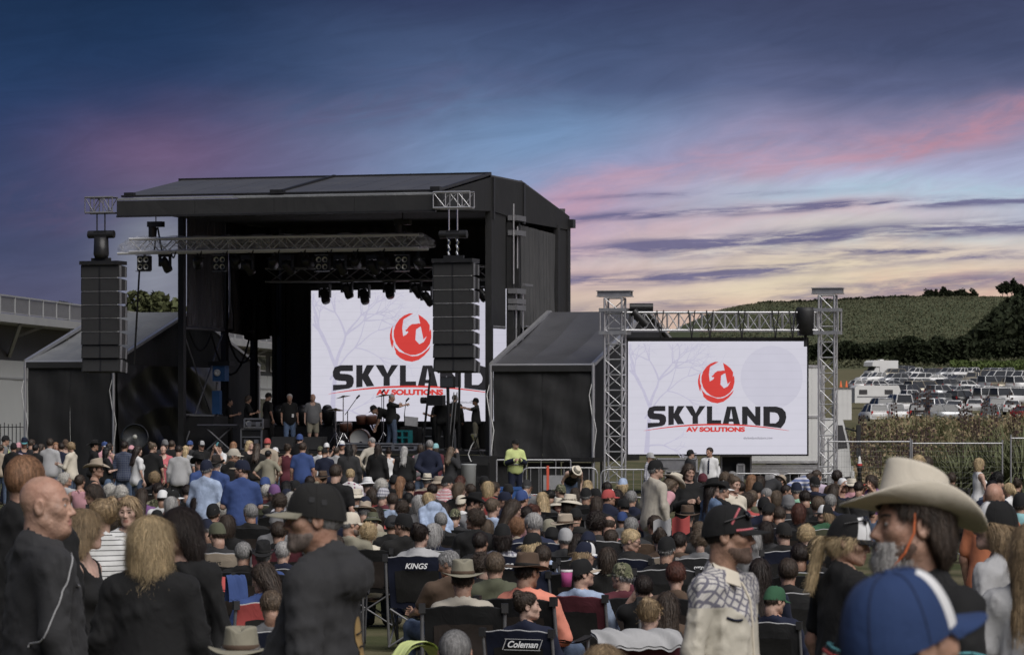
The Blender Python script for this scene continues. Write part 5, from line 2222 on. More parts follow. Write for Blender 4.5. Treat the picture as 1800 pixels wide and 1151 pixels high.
def head_geo(lod, fem, heavy=0.0):
    key = (lod, fem, heavy)
    if key in HC:
        return HC[key]
    j = .92 if fem else 1.0
    nk = .046 if fem else .058 + .006 * heavy

    def fn(P):
        Q = P.copy()
        Q[:, 0] = np.abs(Q[:, 0])           # symmetric
        d = d_el(Q, (0, -.014, .030), (.0745, .094, .086))
        d = smin(d, d_el(Q, (0, .028, -.042), (.055 * j + .008 * heavy, .060, .072)), .035)
        d = smin(d, d_rc(Q, (.047 * j + .008 * heavy, .002, -.058), (.018, .072, -.096), .021, .017), .03)
        d = smin(d, d_el(Q, (0, .078, -.097 if not fem else -.093), (.020 * j, .016, .015)), .022)
        d = smin(d, d_rc(Q, (.012, .079, .026), (.045, .058, .022), .010, .012), .022)     # brow
        d = smin(d, d_el(Q, (.042, .055, -.016), (.024, .026, .022)), .03)                 # cheek bone
        d = smax(d, -d_el(Q, (.031, .099, .004), (.017, .020, .0115)), .016)               # orbit
        d = smin(d, d_el(Q, (.0305, .0735, .0035), (.0145, .0135, .0115)), .004)           # eyeball and lids
        d = smin(d, d_rc(Q, (0, .083, .012), (0, .1065, -.028), .0075, .0115 * (.9 if fem else 1)), .012)   # nose
        d = smin(d, d_el(Q, (.0115, .096, -.033), (.0075, .010, .0075)), .007)
        d = smin(d, d_el(Q, (0, .082, -.062), (.026, .014, .018)), .02)                    # muzzle
        d = smin(d, d_rc(Q, (0, .0945, -.0565), (.019, .085, -.059), .0055, .004), .006)
        d = smin(d, d_rc(Q, (0, .0935, -.0695), (.017, .085, -.067), .0068, .004), .006)
        d = smax(d, -d_rc(Q, (0, .103, -.0630), (.025, .088, -.0635), .0028, .0022), .003)
        # ear
        e = d_el(Q, (.0785, -.012, -.004), (.010, .022, .033))
        e = smax(e, -d_el(Q, (.0885, -.007, -.002), (.0075, .0135, .021)), .005)
        d = smin(d, e, .008)
        # neck
        d = smin(d, d_rc(P, (0, -.022, -.055), (0, -.036, -.205), nk, nk + .006), .03)
        if heavy:
            d = smin(d, d_el(P, (0, .035, -.108), (.052, .045, .03)), .03)
        return d
    V, Q = surfnet(fn, (-.105, -.135, -.2), (.105, .14, .135), LODH[lod])
    if lod == 2:
        V = V + vnormals(V, Q) * (.0010 * foldnoise(V, 42, 31, 4) + .0006 * foldnoise(V, 110, 32, 3))[:, None].astype(f32)
    c = V[Q].mean(1)
    ax = np.abs(c[:, 0])
    mi = np.zeros(len(Q), int)
    mi[(ax < .022) & (c[:, 2] > -.0765) & (c[:, 2] < -.0525) & (c[:, 1] > .082)] = 1
    if lod:
        e2 = ((ax - .0305) / .0125) ** 2 + ((c[:, 2] - .0035) / .0062) ** 2
        mi[(e2 < 1) & (c[:, 1] > .074)] = 2
        if lod == 2:
            white = (e2 < .9) & (np.abs(ax - .0305) > .0058) & (c[:, 1] > .076) & (np.abs(c[:, 2] - .0035) < .0045)
            mi[white] = 4
        mi[(ax > .013) & (ax < .048) & (np.abs(c[:, 2] - (.0275 - (ax - .03) ** 2 * 5)) < .0042) & (c[:, 1] > .05)] = 3
    HC[key] = (V, Q, mi)
    return HC[key]


# ---- skeleton --------------------------------------------------------------
ARMS = {  # torso frame, right side (x > 0): elbow, wrist, fingers direction
    'd': ((.245, -.03, .20), (.255, .05, -.04), (0, .25, -1)),
    'f': ((.255, .06, .20), (-.02, .235, .22), (-1, .1, .1)),
    'h': ((.37, -.09, .22), (.19, .03, .04), (-.8, .5, -.4)),
    'b': ((.27, -.12, .20), (.03, -.185, .03), (-1, -.1, -.5)),
    'u': ((.30, .14, .50), (.20, .26, .70), (-.2, .2, 1)),
    'o': ((.25, .05, .19), (.08, .29, .26), (-.3, 1, .3)),
    'k': ((.20, .27, .34), (.04, .27, .60), (-.3, .1, 1)),
    'w': ((.245, .10, .21), (.20, .34, .12), (-.1, 1, -.1)),
    'r': ((.25, .15, .42), (.24, .40, .48), (0, 1, .1)),
    'c': ((.245, .0, .19), (.10, .20, .26), (-.4, .5, .5)),
    'm': ((.26, .10, .28), (.05, .17, .63), (-.4, .3, 1)),
}


def skel(pose, arms):
    s = {}
    lean = {'T': 0, 'S': -13, 'F': 16, 'B': 62, 'L': 34, 'K': 0}[pose]
    pel = {'T': (0, 0, .95), 'S': (0, -.02, .45), 'F': (0, 0, .45), 'B': (0, -.12, .93), 'L': (0, -.05, .94), 'K': (0, 0, .5)}[pose]
    l = R(lean)
    M = np.array([[1, 0, 0], [0, math.cos(l), math.sin(l)], [0, -math.sin(l), math.cos(l)]])
    # columns: x, forward, up
    M = np.stack([v3(1, 0, 0), v3(0, math.cos(l), -math.sin(l)), v3(0, math.sin(l), math.cos(l))], 1)
    pel = np.array(pel)
    W_ = lambda p: pel + M @ np.array(p)
    s['M'], s['pel'], s['W'], s['lean'] = M, pel, W_, lean
    s['head'] = W_((0, .015, .69)) + np.array([0, .02 if lean < 0 else 0, 0])
    if pose == 'B':
        s['head'] = W_((0, .05, .66))
    a1 = arms[0]
    a2 = arms[1] if len(arms) > 1 else a1
    for side, sg, a in (('R', 1, a1), ('L', -1, a2)):
        e, w_, fd = ARMS[a]
        if pose in 'SF' and a == 'd':
            e, w_, fd = (.25, .03, .19), (.15, .30, .10), (-.2, 1, -.2)
        sh = (.178, -.005, .455)
        sgn = np.array([sg, 1, 1])
        if a == 'f':
            fx_ = -1 if sg > 0 else 1
            w_ = (w_[0] , w_[1] + (.03 if sg > 0 else 0), w_[2] + (.03 if sg > 0 else -.01))
        E_, W2, FD = np.array(e) * sgn, np.array(w_) * sgn, np.array(fd) * sgn
        S_ = np.array(sh) * sgn
        if pose in 'B' and a == 'd':
            s['sh' + side], s['el' + side] = W_(S_), W_(S_) + np.array([sg * .03, .06, -.28])
            s['wr' + side] = s['el' + side] + np.array([-sg * .04, .10, -.23])
            s['fd' + side] = np.array([0, .3, -1.])
        else:
            s['sh' + side], s['el' + side], s['wr' + side], s['fd' + side] = W_(S_), W_(E_), W_(W2), M @ FD
        x = sg
        if pose in 'TBL':
            st = .03 * sg
            s['hip' + side], s['kn' + side], s['an' + side], s['to' + side] = (np.array([x * .092, 0, .92]) + (pel - [0, 0, .95]), np.array([x * .11, .03 + st, .50]), np.array([x * .115, -.02 + st * 2, .085]), np.array([x * .14, .13 + st * 2, .04]))
        else:
            s['hip' + side], s['kn' + side], s['an' + side], s['to' + side] = np.array([x * .095, .03, .45]), np.array([x * .15, .46, .50]), np.array([x * .16, .50, .09]), np.array([x * .18, .66, .04])
    return s


def torso_d(P, s, fem, fat):
    T = (P - s['pel'].astype(f32)) @ s['M'].astype(f32)
    d = d_el(T, (0, 0, .02), (.160 + .02 * fat, .118 + .02 * fat, .13))
    d = smin(d, d_el(T, (0, .012 + .02 * fat, .14), (.140 + .035 * fat - .012 * fem, .105 + .045 * fat, .17)), .07)
    d = smin(d, d_el(T, (0, .0, .32), (.163 - .012 * fem + .012 * fat, .116, .16)), .07)
    d = smin(d, d_rc(T, (-.145, -.01, .448), (.145, -.01, .448), .062, .062), .06)
    d = smin(d, d_rc(T, (0, -.02, .535), (.12, -.015, .455), .05, .045), .05)
    d = smin(d, d_rc(T, (0, -.02, .535), (-.12, -.015, .455), .05, .045), .05)
    if fem:
        d = smin(d, d_el(T, (.07, .085, .30), (.07, .062, .065)), .035)
        d = smin(d, d_el(T, (-.07, .085, .30), (.07, .062, .065)), .035)
    d = smin(d, d_el(T, (.07, -.065, -.03), (.095, .09, .10)), .05)
    d = smin(d, d_el(T, (-.07, -.065, -.03), (.095, .09, .10)), .05)
    return d, T


def arm_d(P, s, sd, off, upto=2.0, rs=1.0):
    d = d_rc(P, s['sh' + sd], s['sh' + sd] + (s['el' + sd] - s['sh' + sd]) * min(1, upto), (.053 * rs + off), (.053 + (.042 - .053) * min(1, upto)) * rs + off)
    if upto > 1:
        e, w_ = s['el' + sd], s['wr' + sd]
        d = smin(d, d_rc(P, e, e + (w_ - e) * (upto - 1), .042 * rs + off, (.042 + (.029 - .042) * (upto - 1)) * rs + off * 1.1), .02)
    return d


def leg_d(P, s, sd, off, cut=2.0):
    d = d_rc(P, s['hip' + sd], s['kn' + sd], .090 + off, .058 + off)
    return smin(d, d_rc(P, s['kn' + sd], s['an' + sd], .057 + off, .040 + off * 1.2), .03)


def hand_geo(s, sd, h):
    """palm, four unequal curled fingers and a thumb leaving the side of the palm"""
    w_ = s['wr' + sd]
    f_ = s['fd' + sd] / np.linalg.norm(s['fd' + sd])
    up = w_ - s['el' + sd]
    up = up / np.linalg.norm(up)
    f_ = f_ * .6 + up * .4
    f_ /= np.linalg.norm(f_)
    sg = 1 if sd == 'R' else -1
    side = np.cross(f_, np.array([sg * 1.0, 0, .25]))
    side /= np.linalg.norm(side) + 1e-9
    nrm = np.cross(side, f_) * sg
    L = lambda a, b, c: w_ + f_ * a + side * b + nrm * c
    segs = [(L(0, 0, 0), L(.045, .012, 0), .026, .024), (L(0, 0, 0), L(.048, -.014, 0), .024, .022)]
    fk = []
    for i, (b, ln) in enumerate(((.030, .068), (.011, .078), (-.009, .073), (-.028, .058))):
        k0, k1, k2 = L(.075, b, 0), L(.075 + ln * .45, b * 1.08, -.014), L(.075 + ln * .72, b * 1.05, -.042)
        fk += [(L(.04, b * .8, 0), k0, .0115, .0105), (k0, k1, .0102, .0092), (k1, k2, .0092, .0078)]
    fk += [(L(.018, .026, -.004), L(.045, .052, -.022), .0135, .0115), (L(.045, .052, -.022), L(.078, .056, -.036), .0112, .0088)]

    def fn(P):
        d = None
        for a, b, ra, rb in segs:
            q = d_rc(P, a, b, ra, rb)
            d = q if d is None else smin(d, q, .02)
        for a, b, ra, rb in fk:
            d = smin(d, d_rc(P, a, b, ra, rb), .0045)
        return d
    pts = np.array([a for a, *_ in segs + fk] + [b for _, b, *_ in segs + fk])
    return surfnet(fn, pts.min(0) - .035, pts.max(0) + .035, h)


def merge(geos):
    V, Q, Mi, o = [], [], [], 0
    for v, q, *m in geos:
        V.append(v)
        Q.append(q + o)
        Mi.append(m[0] if m else np.zeros(len(q), int))
        o += len(v)
    return np.concatenate(V), np.concatenate(Q), np.concatenate(Mi)


def bbox(s, pad, legs=True):
    keys = ['shR', 'shL', 'elR', 'elL', 'wrR', 'wrL', 'hipR', 'hipL'] + (['knR', 'knL', 'anR', 'anL', 'toR', 'toL'] if legs else [])
    p = np.array([s[k] for k in keys] + [s['pel'], s['W']((0, 0, .56))])
    q = np.array([pad, pad + .11, pad])
    return p.min(0) - q, p.max(0) + q


BC = {}


def rotm(yaw, pitch, roll=0.0):
    return np.array(Matrix.Rotation(yaw, 3, 'Z') @ Matrix.Rotation(pitch, 3, 'X') @ Matrix.Rotation(roll, 3, 'Y'))


def head_rot(pose, yaw, nod):
    lean = {'B': 34, 'L': 14, 'F': 8}.get(pose, 0)
    return rotm(-R(yaw), -R(lean + nod))


def body_mesh(pose, arms, fem, fat, yaw, nod, lod, heavy=0.0):
    key = ('body', pose, arms, fem, fat, yaw, nod, lod, heavy)
    if key in BC:
        return BC[key]
    s = skel(pose, arms)
    lk = ('limb', pose, arms, fem, fat, lod)
    if lk not in BC:
        lo, hi = bbox(s, .13)

        def fn(P):
            d, T = torso_d(P, s, fem, fat)
            for sd in 'RL':
                d = smin(d, arm_d(P, s, sd, 0, 2.0, .88 if fem else 1), .03)
                d = smin(d, leg_d(P, s, sd, 0), .04)
                d = smin(d, d_rc(P, s['an' + sd], s['to' + sd], .038, .03), .03)
            return d
        g = [surfnet(fn, lo, hi, LODB[lod] * 1.15)]
        for sd in 'RL':
            g.append(hand_geo(s, sd, {0: .013, 1: .0085, 2: .0058}[lod]))
        BC[lk] = merge(g)
    V, Q, _ = BC[lk]
    hv, hq, hm = head_geo(lod, fem, heavy)
    Rm = head_rot(pose, yaw, nod)
    hv2 = hv.copy()
    k = np.clip((hv[:, 2] + .2) / .12, 0, 1)[:, None]       # the neck keeps to the body, the skull turns
    k = k * k * (3 - 2 * k)
    turned = hv @ Rm.T
    straight = hv @ np.array(rotm(0, -R(skel_lean(pose) * .6))).T
    hv2 = turned * k + straight * (1 - k)
    hv2 = hv2 * (.965 if fem else 1.0) + s['head']
    V2, Q2, M2 = merge([(V, Q), (hv2, hq, hm)])
    me = npmesh('body', V2, Q2, True, M2)
    BC[key] = me
    return me


def skel_lean(pose):
    return {'T': 0, 'S': -13, 'F': 16, 'B': 62, 'L': 34, 'K': 0}[pose]


def top_mesh(pose, arms, fem, fat, style, lod, seed=0, long_=False):
    key = ('top', pose, arms, fem, fat, style, lod, seed if lod == 2 else seed % 2, long_)
    if key in BC:
        return BC[key]
    s = skel(pose, arms)
    off = {'t': .016, 'p': .018, 's': .019, 'j': .032, 'h': .032, 'k': .009, 'd': .012, 'v': .02}[style]
    sl = {'t': .72, 'p': .75, 's': 1.92, 'j': 1.97, 'h': 1.97, 'k': 0, 'd': 0, 'v': 0}[style]
    lo, hi = bbox(s, .16, False)
    hem = {'t': -.13, 'p': -.16, 's': -.12, 'j': -.10, 'h': -.10, 'k': -.10, 'd': -.45, 'v': -.05}[style]
    if pose in 'SF':
        hem = -.06
    lo[2] = min(lo[2], (s['pel'] + s['M'] @ np.array([0, 0, hem]))[2] - .1)

    def fn(P):
        d, T = torso_d(P, s, fem, fat)
        d = d - off
        if style in 'tpsjh':
            d = smin(d, d_el(T, (0, .0, .05), (.172 + .03 * fat, .140 + .03 * fat, .33)), .05)
        if style == 'd':
            d = smin(d, d_rc(T, (0, 0, .0), (0, 0, -.5), .15, .22), .05)
        if sl:
            for sd in 'RL':
                d = smin(d, arm_d(P, s, sd, .013 if style in 'ps' else .018 if style == 't' else .024, sl, .9 if fem else 1), .035)
        else:
            for sd in 'RL':                      # arm holes
                d = smax(d, -(d_rc(P, s['sh' + sd] + s['M'] @ np.array([0.01 if sd == 'R' else -.01, 0, -.03]), s['sh' + sd] + s['M'] @ np.array([.1 if sd == 'R' else -.1, 0, .06]), .085, .1)), .01)
        d = np.maximum(d, hem - T[:, 2] + .012 * np.sin(T[:, 0] * 30))
        # neck opening
        ny = .02 if style in 'tkdv' else -.005
        nr = {'k': .105, 'd': .115, 't': .075, 'v': .1}.get(style, .066)
        nk = d_rc(T, (0, ny + .01, .50), (0, ny + .05, .70), nr, nr + .05)
        d = smax(d, -nk, .008)
        if style in 'pjs':                       # collar roll
            ring = np.sqrt((np.sqrt((T[:, 0] / 1.0) ** 2 + ((T[:, 1] + .012) / 1.08) ** 2) - .070) ** 2 + ((T[:, 2] - (.530 - .5 * T[:, 1] * .6)) / 1.6) ** 2) - (.013 if style != 'j' else .017)
            d = smin(d, ring, .008)
        if style == 'h':                         # hood lying on the back
            hd = d_el(T, (0, -.125, .475), (.14, .075, .095))
            hd = smax(hd, -d_el(T, (0, -.085, .555), (.085, .06, .075)), .02)
            d = smin(d, hd, .025)
            ring = np.sqrt((np.sqrt(T[:, 0] ** 2 + ((T[:, 1] + .02) / 1.15) ** 2) - .086) ** 2 + ((T[:, 2] - (.515 - .35 * T[:, 1])) / 1.5) ** 2) - .021
            d = smin(d, ring, .02)
        return d
    V, Q = surfnet(fn, lo, hi, LODB[lod])
    if lod:
        N = vnormals(V, Q)
        amp = {'t': .006, 'p': .006, 's': .007, 'j': .008, 'h': .007, 'k': .003, 'd': .005, 'v': .006}[style]
        w_ = V - s['pel']
        n = foldnoise(V * np.array([1, 1, .7]), 8.5, 3 + seed, 4) + .3 * foldnoise(V, 20, 9 + seed, 3)
        # elbows and waist crease more
        k = np.ones(len(V))
        for sd in 'RL':
            k += 1.1 * np.exp(-((V - s['el' + sd]) ** 2).sum(1) / .012)
        if lod == 2:
            amp *= 1.9
            n = n + .35 * foldnoise(V * np.array([1, 1, .5]), 34, 21 + seed, 3)
        V = V + N * np.maximum(amp * n * k, -.008 if style != 'k' else -.003)[:, None].astype(f32)
    me = npmesh('top', V, Q)
    BC[key] = me
    return me


def bottom_mesh(pose, fem, style, lod):
    key = ('bot', pose, fem, style, lod)
    if key in BC:
        return BC[key]
    s = skel(pose, 'd')
    keys = ['hipR', 'hipL', 'knR', 'knL', 'anR', 'anL']
    p = np.array([s[k] for k in keys])
    lo, hi = p.min(0) - .2, p.max(0) + .22

    def fn(P):
        T = (P - s['pel'].astype(f32)) @ s['M'].astype(f32)
        d = d_el(T, (0, -.005, .02), (.158, .118, .13))
        d = smin(d, d_el(T, (.07, -.06, -.04), (.092, .085, .10)), .05)
        d = smin(d, d_el(T, (-.07, -.06, -.04), (.092, .085, .10)), .05)
        for sd in 'RL':
            d = smin(d, leg_d(P, s, sd, .02), .035)
            if style == 'shorts':
                kn, hp = s['kn' + sd], s['hip' + sd]
                ax_ = (kn - hp) / np.linalg.norm(kn - hp)
                side = np.sign(kn[0])
                t = (P - kn) @ ax_.astype(f32) - .0
                d = np.where(P[:, 0] * side > 0, np.maximum(d, t + .02), d)
        return np.maximum(d, T[:, 2] - .10)
    V, Q = surfnet(fn, lo, hi, LODB[lod] * 1.1)
    if lod:
        V = V + vnormals(V, Q) * (.005 * foldnoise(V, 16, 5))[:, None].astype(f32)
    me = npmesh('trousers', V, Q)
    BC[key] = me
    return me


def shoes_mesh(pose, lod):
    key = ('shoe', pose, lod > 1)
    if key not in BC:
        s = skel(pose, 'd')
        g = []
        for sd in 'RL':
            a, t = s['an' + sd], s['to' + sd]
            fn = lambda P, a=a, t=t: np.maximum(smin(d_rc(P, a + [0, -.03, -.03], t, .048, .042), d_rc(P, a, a + [0, 0, .03], .05, .05), .03), .004 - P[:, 2])
            g.append(surfnet(fn, np.minimum(a, t) - .1, np.maximum(a, t) + .1, .02))
        V, Q, _ = merge(g)
        BC[key] = npmesh('shoes', V, Q)
    return BC[key]


# ---- hair ------------------------------------------------------------------


def ribbons(Pt, Nn, g, L, width, S, seed, lift=.004, wave=.3):
    """fibres lying on a surface: roots Pt, normals Nn, combing direction g (n,3)"""
    r = np.random.default_rng(seed)
    n = len(Pt)
    t = g - Nn * (g * Nn).sum(1, keepdims=True)
    t /= np.linalg.norm(t, axis=1, keepdims=True) + 1e-6
    sd = np.cross(t, Nn)
    Ls = L * r.uniform(.5, 1.3, (n, 1))
    u = np.linspace(0, 1, S + 1)
    ph, wv = r.uniform(0, 6.28, (n, 1)), r.uniform(-1, 1, (n, 1)) * wave
    lf = r.uniform(.2, 1, (n, 1)) * lift
    V = np.zeros((n, S + 1, 2, 3), f32)
    for j, uu in enumerate(u):
        c = Pt + t * Ls * uu + Nn * (lf * (.3 + 1.4 * uu) + .0015) + sd * (wv * Ls * (uu * uu + .25 * np.sin(ph + uu * 5)))
        c[:, 2] -= (Ls[:, 0] * uu * uu * .25)
        w_ = width * (1 - .75 * uu)
        V[:, j, 0] = c - sd * w_
        V[:, j, 1] = c + sd * w_
    i = np.arange(n)[:, None] * (S + 1) * 2 + np.arange(S)[None] * 2
    Q = np.stack([i, i + 1, i + 3, i + 2], -1).reshape(-1, 4)
    return V.reshape(-1, 3), Q


def hair_mesh(style, lod, seed=0, capped=False):
    key = ('hair', style, lod, seed if lod == 2 else 0, int(capped))
    if key in BC:
        return BC[key]
    th = {'s': .014, 'f': .008, 'p': .010, 'b': .012, 'l': .015, 'w': .018, 'm': .018, 'n': .016, 'c': .020, 'z': .0045}.get(style, .01)

    if capped:
        th *= .55

    def fn(P):
        d = d_el(P, (0, -.016, .030), (.0745 + th, .094 + th, .086 + th))
        x, y, z = P[:, 0], P[:, 1], P[:, 2]
        if style == 'm':
            d = smin(d, d_el(P, (0, -.024, -.025), (.095, .098, .115)), .02)
        if style == 'l':
            d = smin(d, d_el(P, (0, -.030, -.03), (.090, .090, .12)), .02)
        if style == 'w':
            d = smin(d, d_el(P, (0, -.035, -.06), (.108, .094, .15)), .03)
        if style == 'c':
            d = smin(d, d_el(P, (0, -.028, .015), (.098, .105, .105)), .02)
        g = y - (.024 + .60 * z + (.012 if style in 'lmcw' else 0)) - .004 * np.sin(x * 160)
        if style in 'sfbpz':
            g2 = (-.012 + .52 * y) - z
            d = smax(d, np.maximum(g, g2), .006)
            ear = d_el(np.abs(P) * [1, 0, 0] + P * [0, 1, 1], (.08, -.010, -.012), (.02, .019, .03))
            d = smax(d, -ear, .004)
        elif style == 'n':
            d = smin(d, d_el(P, (0, -.050, -.035), (.086, .078, .105)), .025)
            d = smax(d, np.maximum(np.maximum(g, -.135 - z), np.where(z < .03, y + .012 - .5 * z, -1)), .008)
            d = smax(d, -d_el(np.abs(P) * [1, 0, 0] + P * [0, 1, 1], (.08, -.004, -.010), (.02, .016, .028)), .004)
        elif style == 'm':
            d = smax(d, np.maximum(np.maximum(g, -.118 - z), np.where(z < -.02, y - .012, -1)), .006)
        elif style == 'c':
            d = smax(d, np.maximum(g, -.075 - z), .006)
        else:
            d = smax(d, np.maximum(g, (-.13 if style != 'w' else -.215) - z), .006)
            if style == 'w':
                d = smax(d, np.where(z < -.03, y + .005, -1), .006)
        if style in 'f':
            d = smax(d, z - .050, .006)
        if style == 'l':
            for sx in (-1, 1):
                d = smin(d, d_rc(P, (sx * .048, -.060, -.04), (sx * .062, -.098, -.33), .050, .034), .035)
            d = smin(d, d_rc(P, (0, -.080, -.02), (0, -.118, -.36), .050, .036), .035)
        if style == 'p':
            d = smin(d, d_rc(P, (0, -.105, .035), (0, -.140, -.01), .022, .026), .012)
            d = smin(d, d_rc(P, (0, -.140, -.01), (.02, -.135, -.22), .027, .012), .02)
        if style == 'b':
            d = smin(d, d_el(P, (0, -.085, .105), (.042, .042, .038)), .012)
        if capped:
            d = smax(d, z - ((.026 if capped == 1 else .062) + .25 * y), .004)
        return d
    lo = (-.135, -.20, -.40 if style == 'l' else -.27 if style in 'pw' else -.17)
    h = LODH[lod] * (1.15 if style == 'l' else 1)
    V, Q = surfnet(fn, lo, (.135, .12, .17), h)
    N = vnormals(V, Q)
    az_ = np.arctan2(V[:, 0], -V[:, 1])
    r = np.random.default_rng(seed + 5)
    if style == 'c':
        dn = .010 * foldnoise(V, 70, 4 + seed, 4)
    else:
        dn = sum(a * np.sin(az_ * k + 4 * np.sin(V[:, 2] * 14 + q) + q) for a, k, q in ((.0028, 23, 1), (.0022, 41, 2), (.0016, 67, 4))) + .004 * foldnoise(V, 22, 6 + seed, 3)
        dn *= {'s': .9, 'f': .4, 'z': .2}.get(style, 1.3) * (.45 if lod == 2 else 1)
    V = V + N * dn[:, None].astype(f32)
    geos = [(V, Q)]
    nr = {0: 110, 1: 1100, 2: 15000}[lod]
    if nr:
        pick = r.integers(0, len(V), nr)
        Pt, Nn = V[pick], N[pick]
        if style in 'lmpw':
            g = np.tile(np.array([[0, -.25, -1.0]]), (nr, 1)) + np.stack([Pt[:, 0] * 5, np.zeros(nr), np.zeros(nr)], 1) * (Pt[:, 2:3] > .06)
            geos.append(ribbons(Pt, Nn, g, .085 if style != 'p' else .06, (.007, .0032, .0011)[lod], 5, seed, .006 if style != 'w' else .012, .3 if style != 'w' else .45))
        elif style == 'c':
            geos.append(ribbons(Pt, Nn, r.normal(size=(nr, 3)), .030, (.007, .003, .0012)[lod], 4, seed, .016, 1.2))
        elif style == 'b':
            g = np.array([[0, -.085, .10]]) - Pt
            geos.append(ribbons(Pt, Nn, g, .05, (.007, .0035, .0016)[lod], 4, seed, .004, .25))
        else:
            g = np.stack([Pt[:, 0] * 6, np.where(Pt[:, 1] > 0, .6, -.5), -.9 + 0 * Pt[:, 0]], 1) + r.normal(size=(nr, 3)) * .35
            geos.append(ribbons(Pt, Nn, g, .022 if style in 'sn' else .008, (.005, .0026, .0010)[lod], 3, seed, .005 if style in 'sn' else .002, .3))
    V, Q, _ = merge(geos)
    me = npmesh('hair', V, Q)
    BC[key] = me
    return me


def beard_mesh(kind, lod, seed=0):
    key = ('beard', kind, lod, seed)
    if key in BC:
        return BC[key]
    th = .008 if kind == 'goatee' else .0042

    def fn(P):
        Q = P.copy()
        Q[:, 0] = np.abs(Q[:, 0])
        d = d_el(Q, (0, .028, -.042), (.055 + th, .060 + th, .072 + th))
        d = smin(d, d_rc(Q, (.047, .002, -.058), (.018, .072, -.096), .021 + th, .017 + th), .03)
        d = smin(d, d_el(Q, (0, .080, -.099), (.022 + th, .018 + th, .016 + th)), .022)
        d = smin(d, d_el(Q, (0, .084, -.060), (.026 + th, .014 + th * .6, .016)), .02)
        x, y, z = Q[:, 0], P[:, 1], P[:, 2]
        mouth = d_el(P, (0, .10, -.064), (.020, .03, .0105))
        d = smax(d, -mouth, .004)
        if kind == 'goatee':
            d = smax(d, np.maximum(z + .044, x - .052), .01)
            d = smin(d, d_el(P, (0, .076, -.118), (.026, .020, .024)), .03)
        else:
            d = smax(d, np.maximum(z + .048 - .35 * np.maximum(.03 - y, 0), -y - .0), .008)
        return d
    V, Q = surfnet(fn, (-.09, -.03, -.19), (.09, .14, -.02), LODH[lod])
    N = vnormals(V, Q)
    V = V + N * (.002 * foldnoise(V, 60, 3))[:, None].astype(f32)
    geos = [(V, Q)]
    if lod == 2:
        r = np.random.default_rng(seed)
        nr = 1500
        pick = r.integers(0, len(V), nr)
        g = np.tile(np.array([[0, .15, -1.]]), (nr, 1)) + r.normal(size=(nr, 3)) * .3
        geos.append(ribbons(V[pick], N[pick], g, .020 if kind == 'goatee' else .004, .0012, 3, seed, .004 if kind == 'goatee' else .001, .4))
    V, Q, _ = merge(geos)
    BC[key] = npmesh('beard', V, Q)
    return BC[key]


# ---- hats (head frame) -------------------------------------------------------


def cap_meshes(lod):
    if ('cap', lod) in BC:
        return BC[('cap', lod)]
    nph, nt = {0: (14, 5), 1: (24, 8), 2: (48, 14)}[lod]
    z0, rx, ry, ht = .022, .0885, .112, .110
    V, Q, mi = [], [], []
    for j in range(nt + 1):
        t = j / nt * math.pi / 2 * .985
        rr_, zz = math.cos(t) ** .60, math.sin(t) ** 1.12
        for i in range(nph):
            a = 2 * math.pi * i / nph
            x, y = rx * rr_ * math.sin(a), ry * rr_ * math.cos(a)
            front = max(0, math.cos(a)) ** 2
            seam = 1 - .006 * (abs(math.sin(3 * a)) < .16)
            z = z0 + ht * zz + .012 * front * math.sin(t * 2) - .016 * (1 - math.cos(a)) * (1 - zz)
            y *= 1 - (.20 * front * zz ** 1.5)
            V.append((x * seam, (y * seam) - .008, z))
    for j in range(nt):
        for i in range(nph):
            Q.append((j * nph + i, j * nph + (i + 1) % nph, (j + 1) * nph + (i + 1) % nph, (j + 1) * nph + i))
            a = 2 * math.pi * (i + .5) / nph
            mi.append(1 if (math.cos(a) > .55 and j < nt * .78) else 0)
    crown = npmesh('crown', V, Q, True, mi)
    # the peak: curved sheet with two faces and an edge
    nu, nv = {0: (6, 2), 1: (12, 4), 2: (24, 8)}[lod]
    V, Q = [], []
    for k in (0, 1):
        for j in range(nv + 1):
            for i in range(nu + 1):
                a = R(-62 + 124 * i / nu)
                s_ = j / nv
                ex = s_ * .078 * math.cos(a * 1.35) ** .6 if abs(a * 1.35) < 1.57 else 0
                x = (rx + .001) * math.sin(a)
                y = (ry + .001) * math.cos(a) - .008 + ex
                z = z0 + .006 + .0 - .30 * ex * .5 - 2.6 * x * x * (.35 + .9 * s_) - k * .004
                V.append((x * (1 - .06 * s_), y, z))
    n1 = (nu + 1) * (nv + 1)
    for j in range(nv):
        for i in range(nu):
            q = [j * (nu + 1) + i, j * (nu + 1) + i + 1, (j + 1) * (nu + 1) + i + 1, (j + 1) * (nu + 1) + i]
            Q.append(q)
            Q.append([n1 + c for c in q[::-1]])
    for i in range(nu):
        a, b = nv * (nu + 1) + i, nv * (nu + 1) + i + 1
        Q.append([a, b, n1 + b, n1 + a])
    vis = npmesh('visor', V, Q)
    m = MB()
    m.lathe([(0, .006), (.008, .004), (.009, 0)], 8, (0, -.008, z0 + ht))
    btn = m.mesh('button')
    m = MB()
    for k in range(6):
        a = 2 * math.pi * k / 6 + .52
        pts = []
        for t in np.linspace(.02, 1.5, 14):
            rr_, zz = math.cos(t) ** .60, math.sin(t) ** 1.12
            front = max(0, math.cos(a)) ** 2
            y = ry * rr_ * math.cos(a) * (1 - .20 * front * zz ** 1.5)
            z = z0 + ht * zz + .012 * front * math.sin(t * 2) - .016 * (1 - math.cos(a)) * (1 - zz)
            pts.append((1.002 * rx * rr_ * math.sin(a), 1.002 * y - .008, z + .0006))
        m.path(pts, .0013, 4)
    BC['seam'] = m.mesh('seam')
    BC[('cap', lod)] = (crown, vis, btn)
    return BC[('cap', lod)]


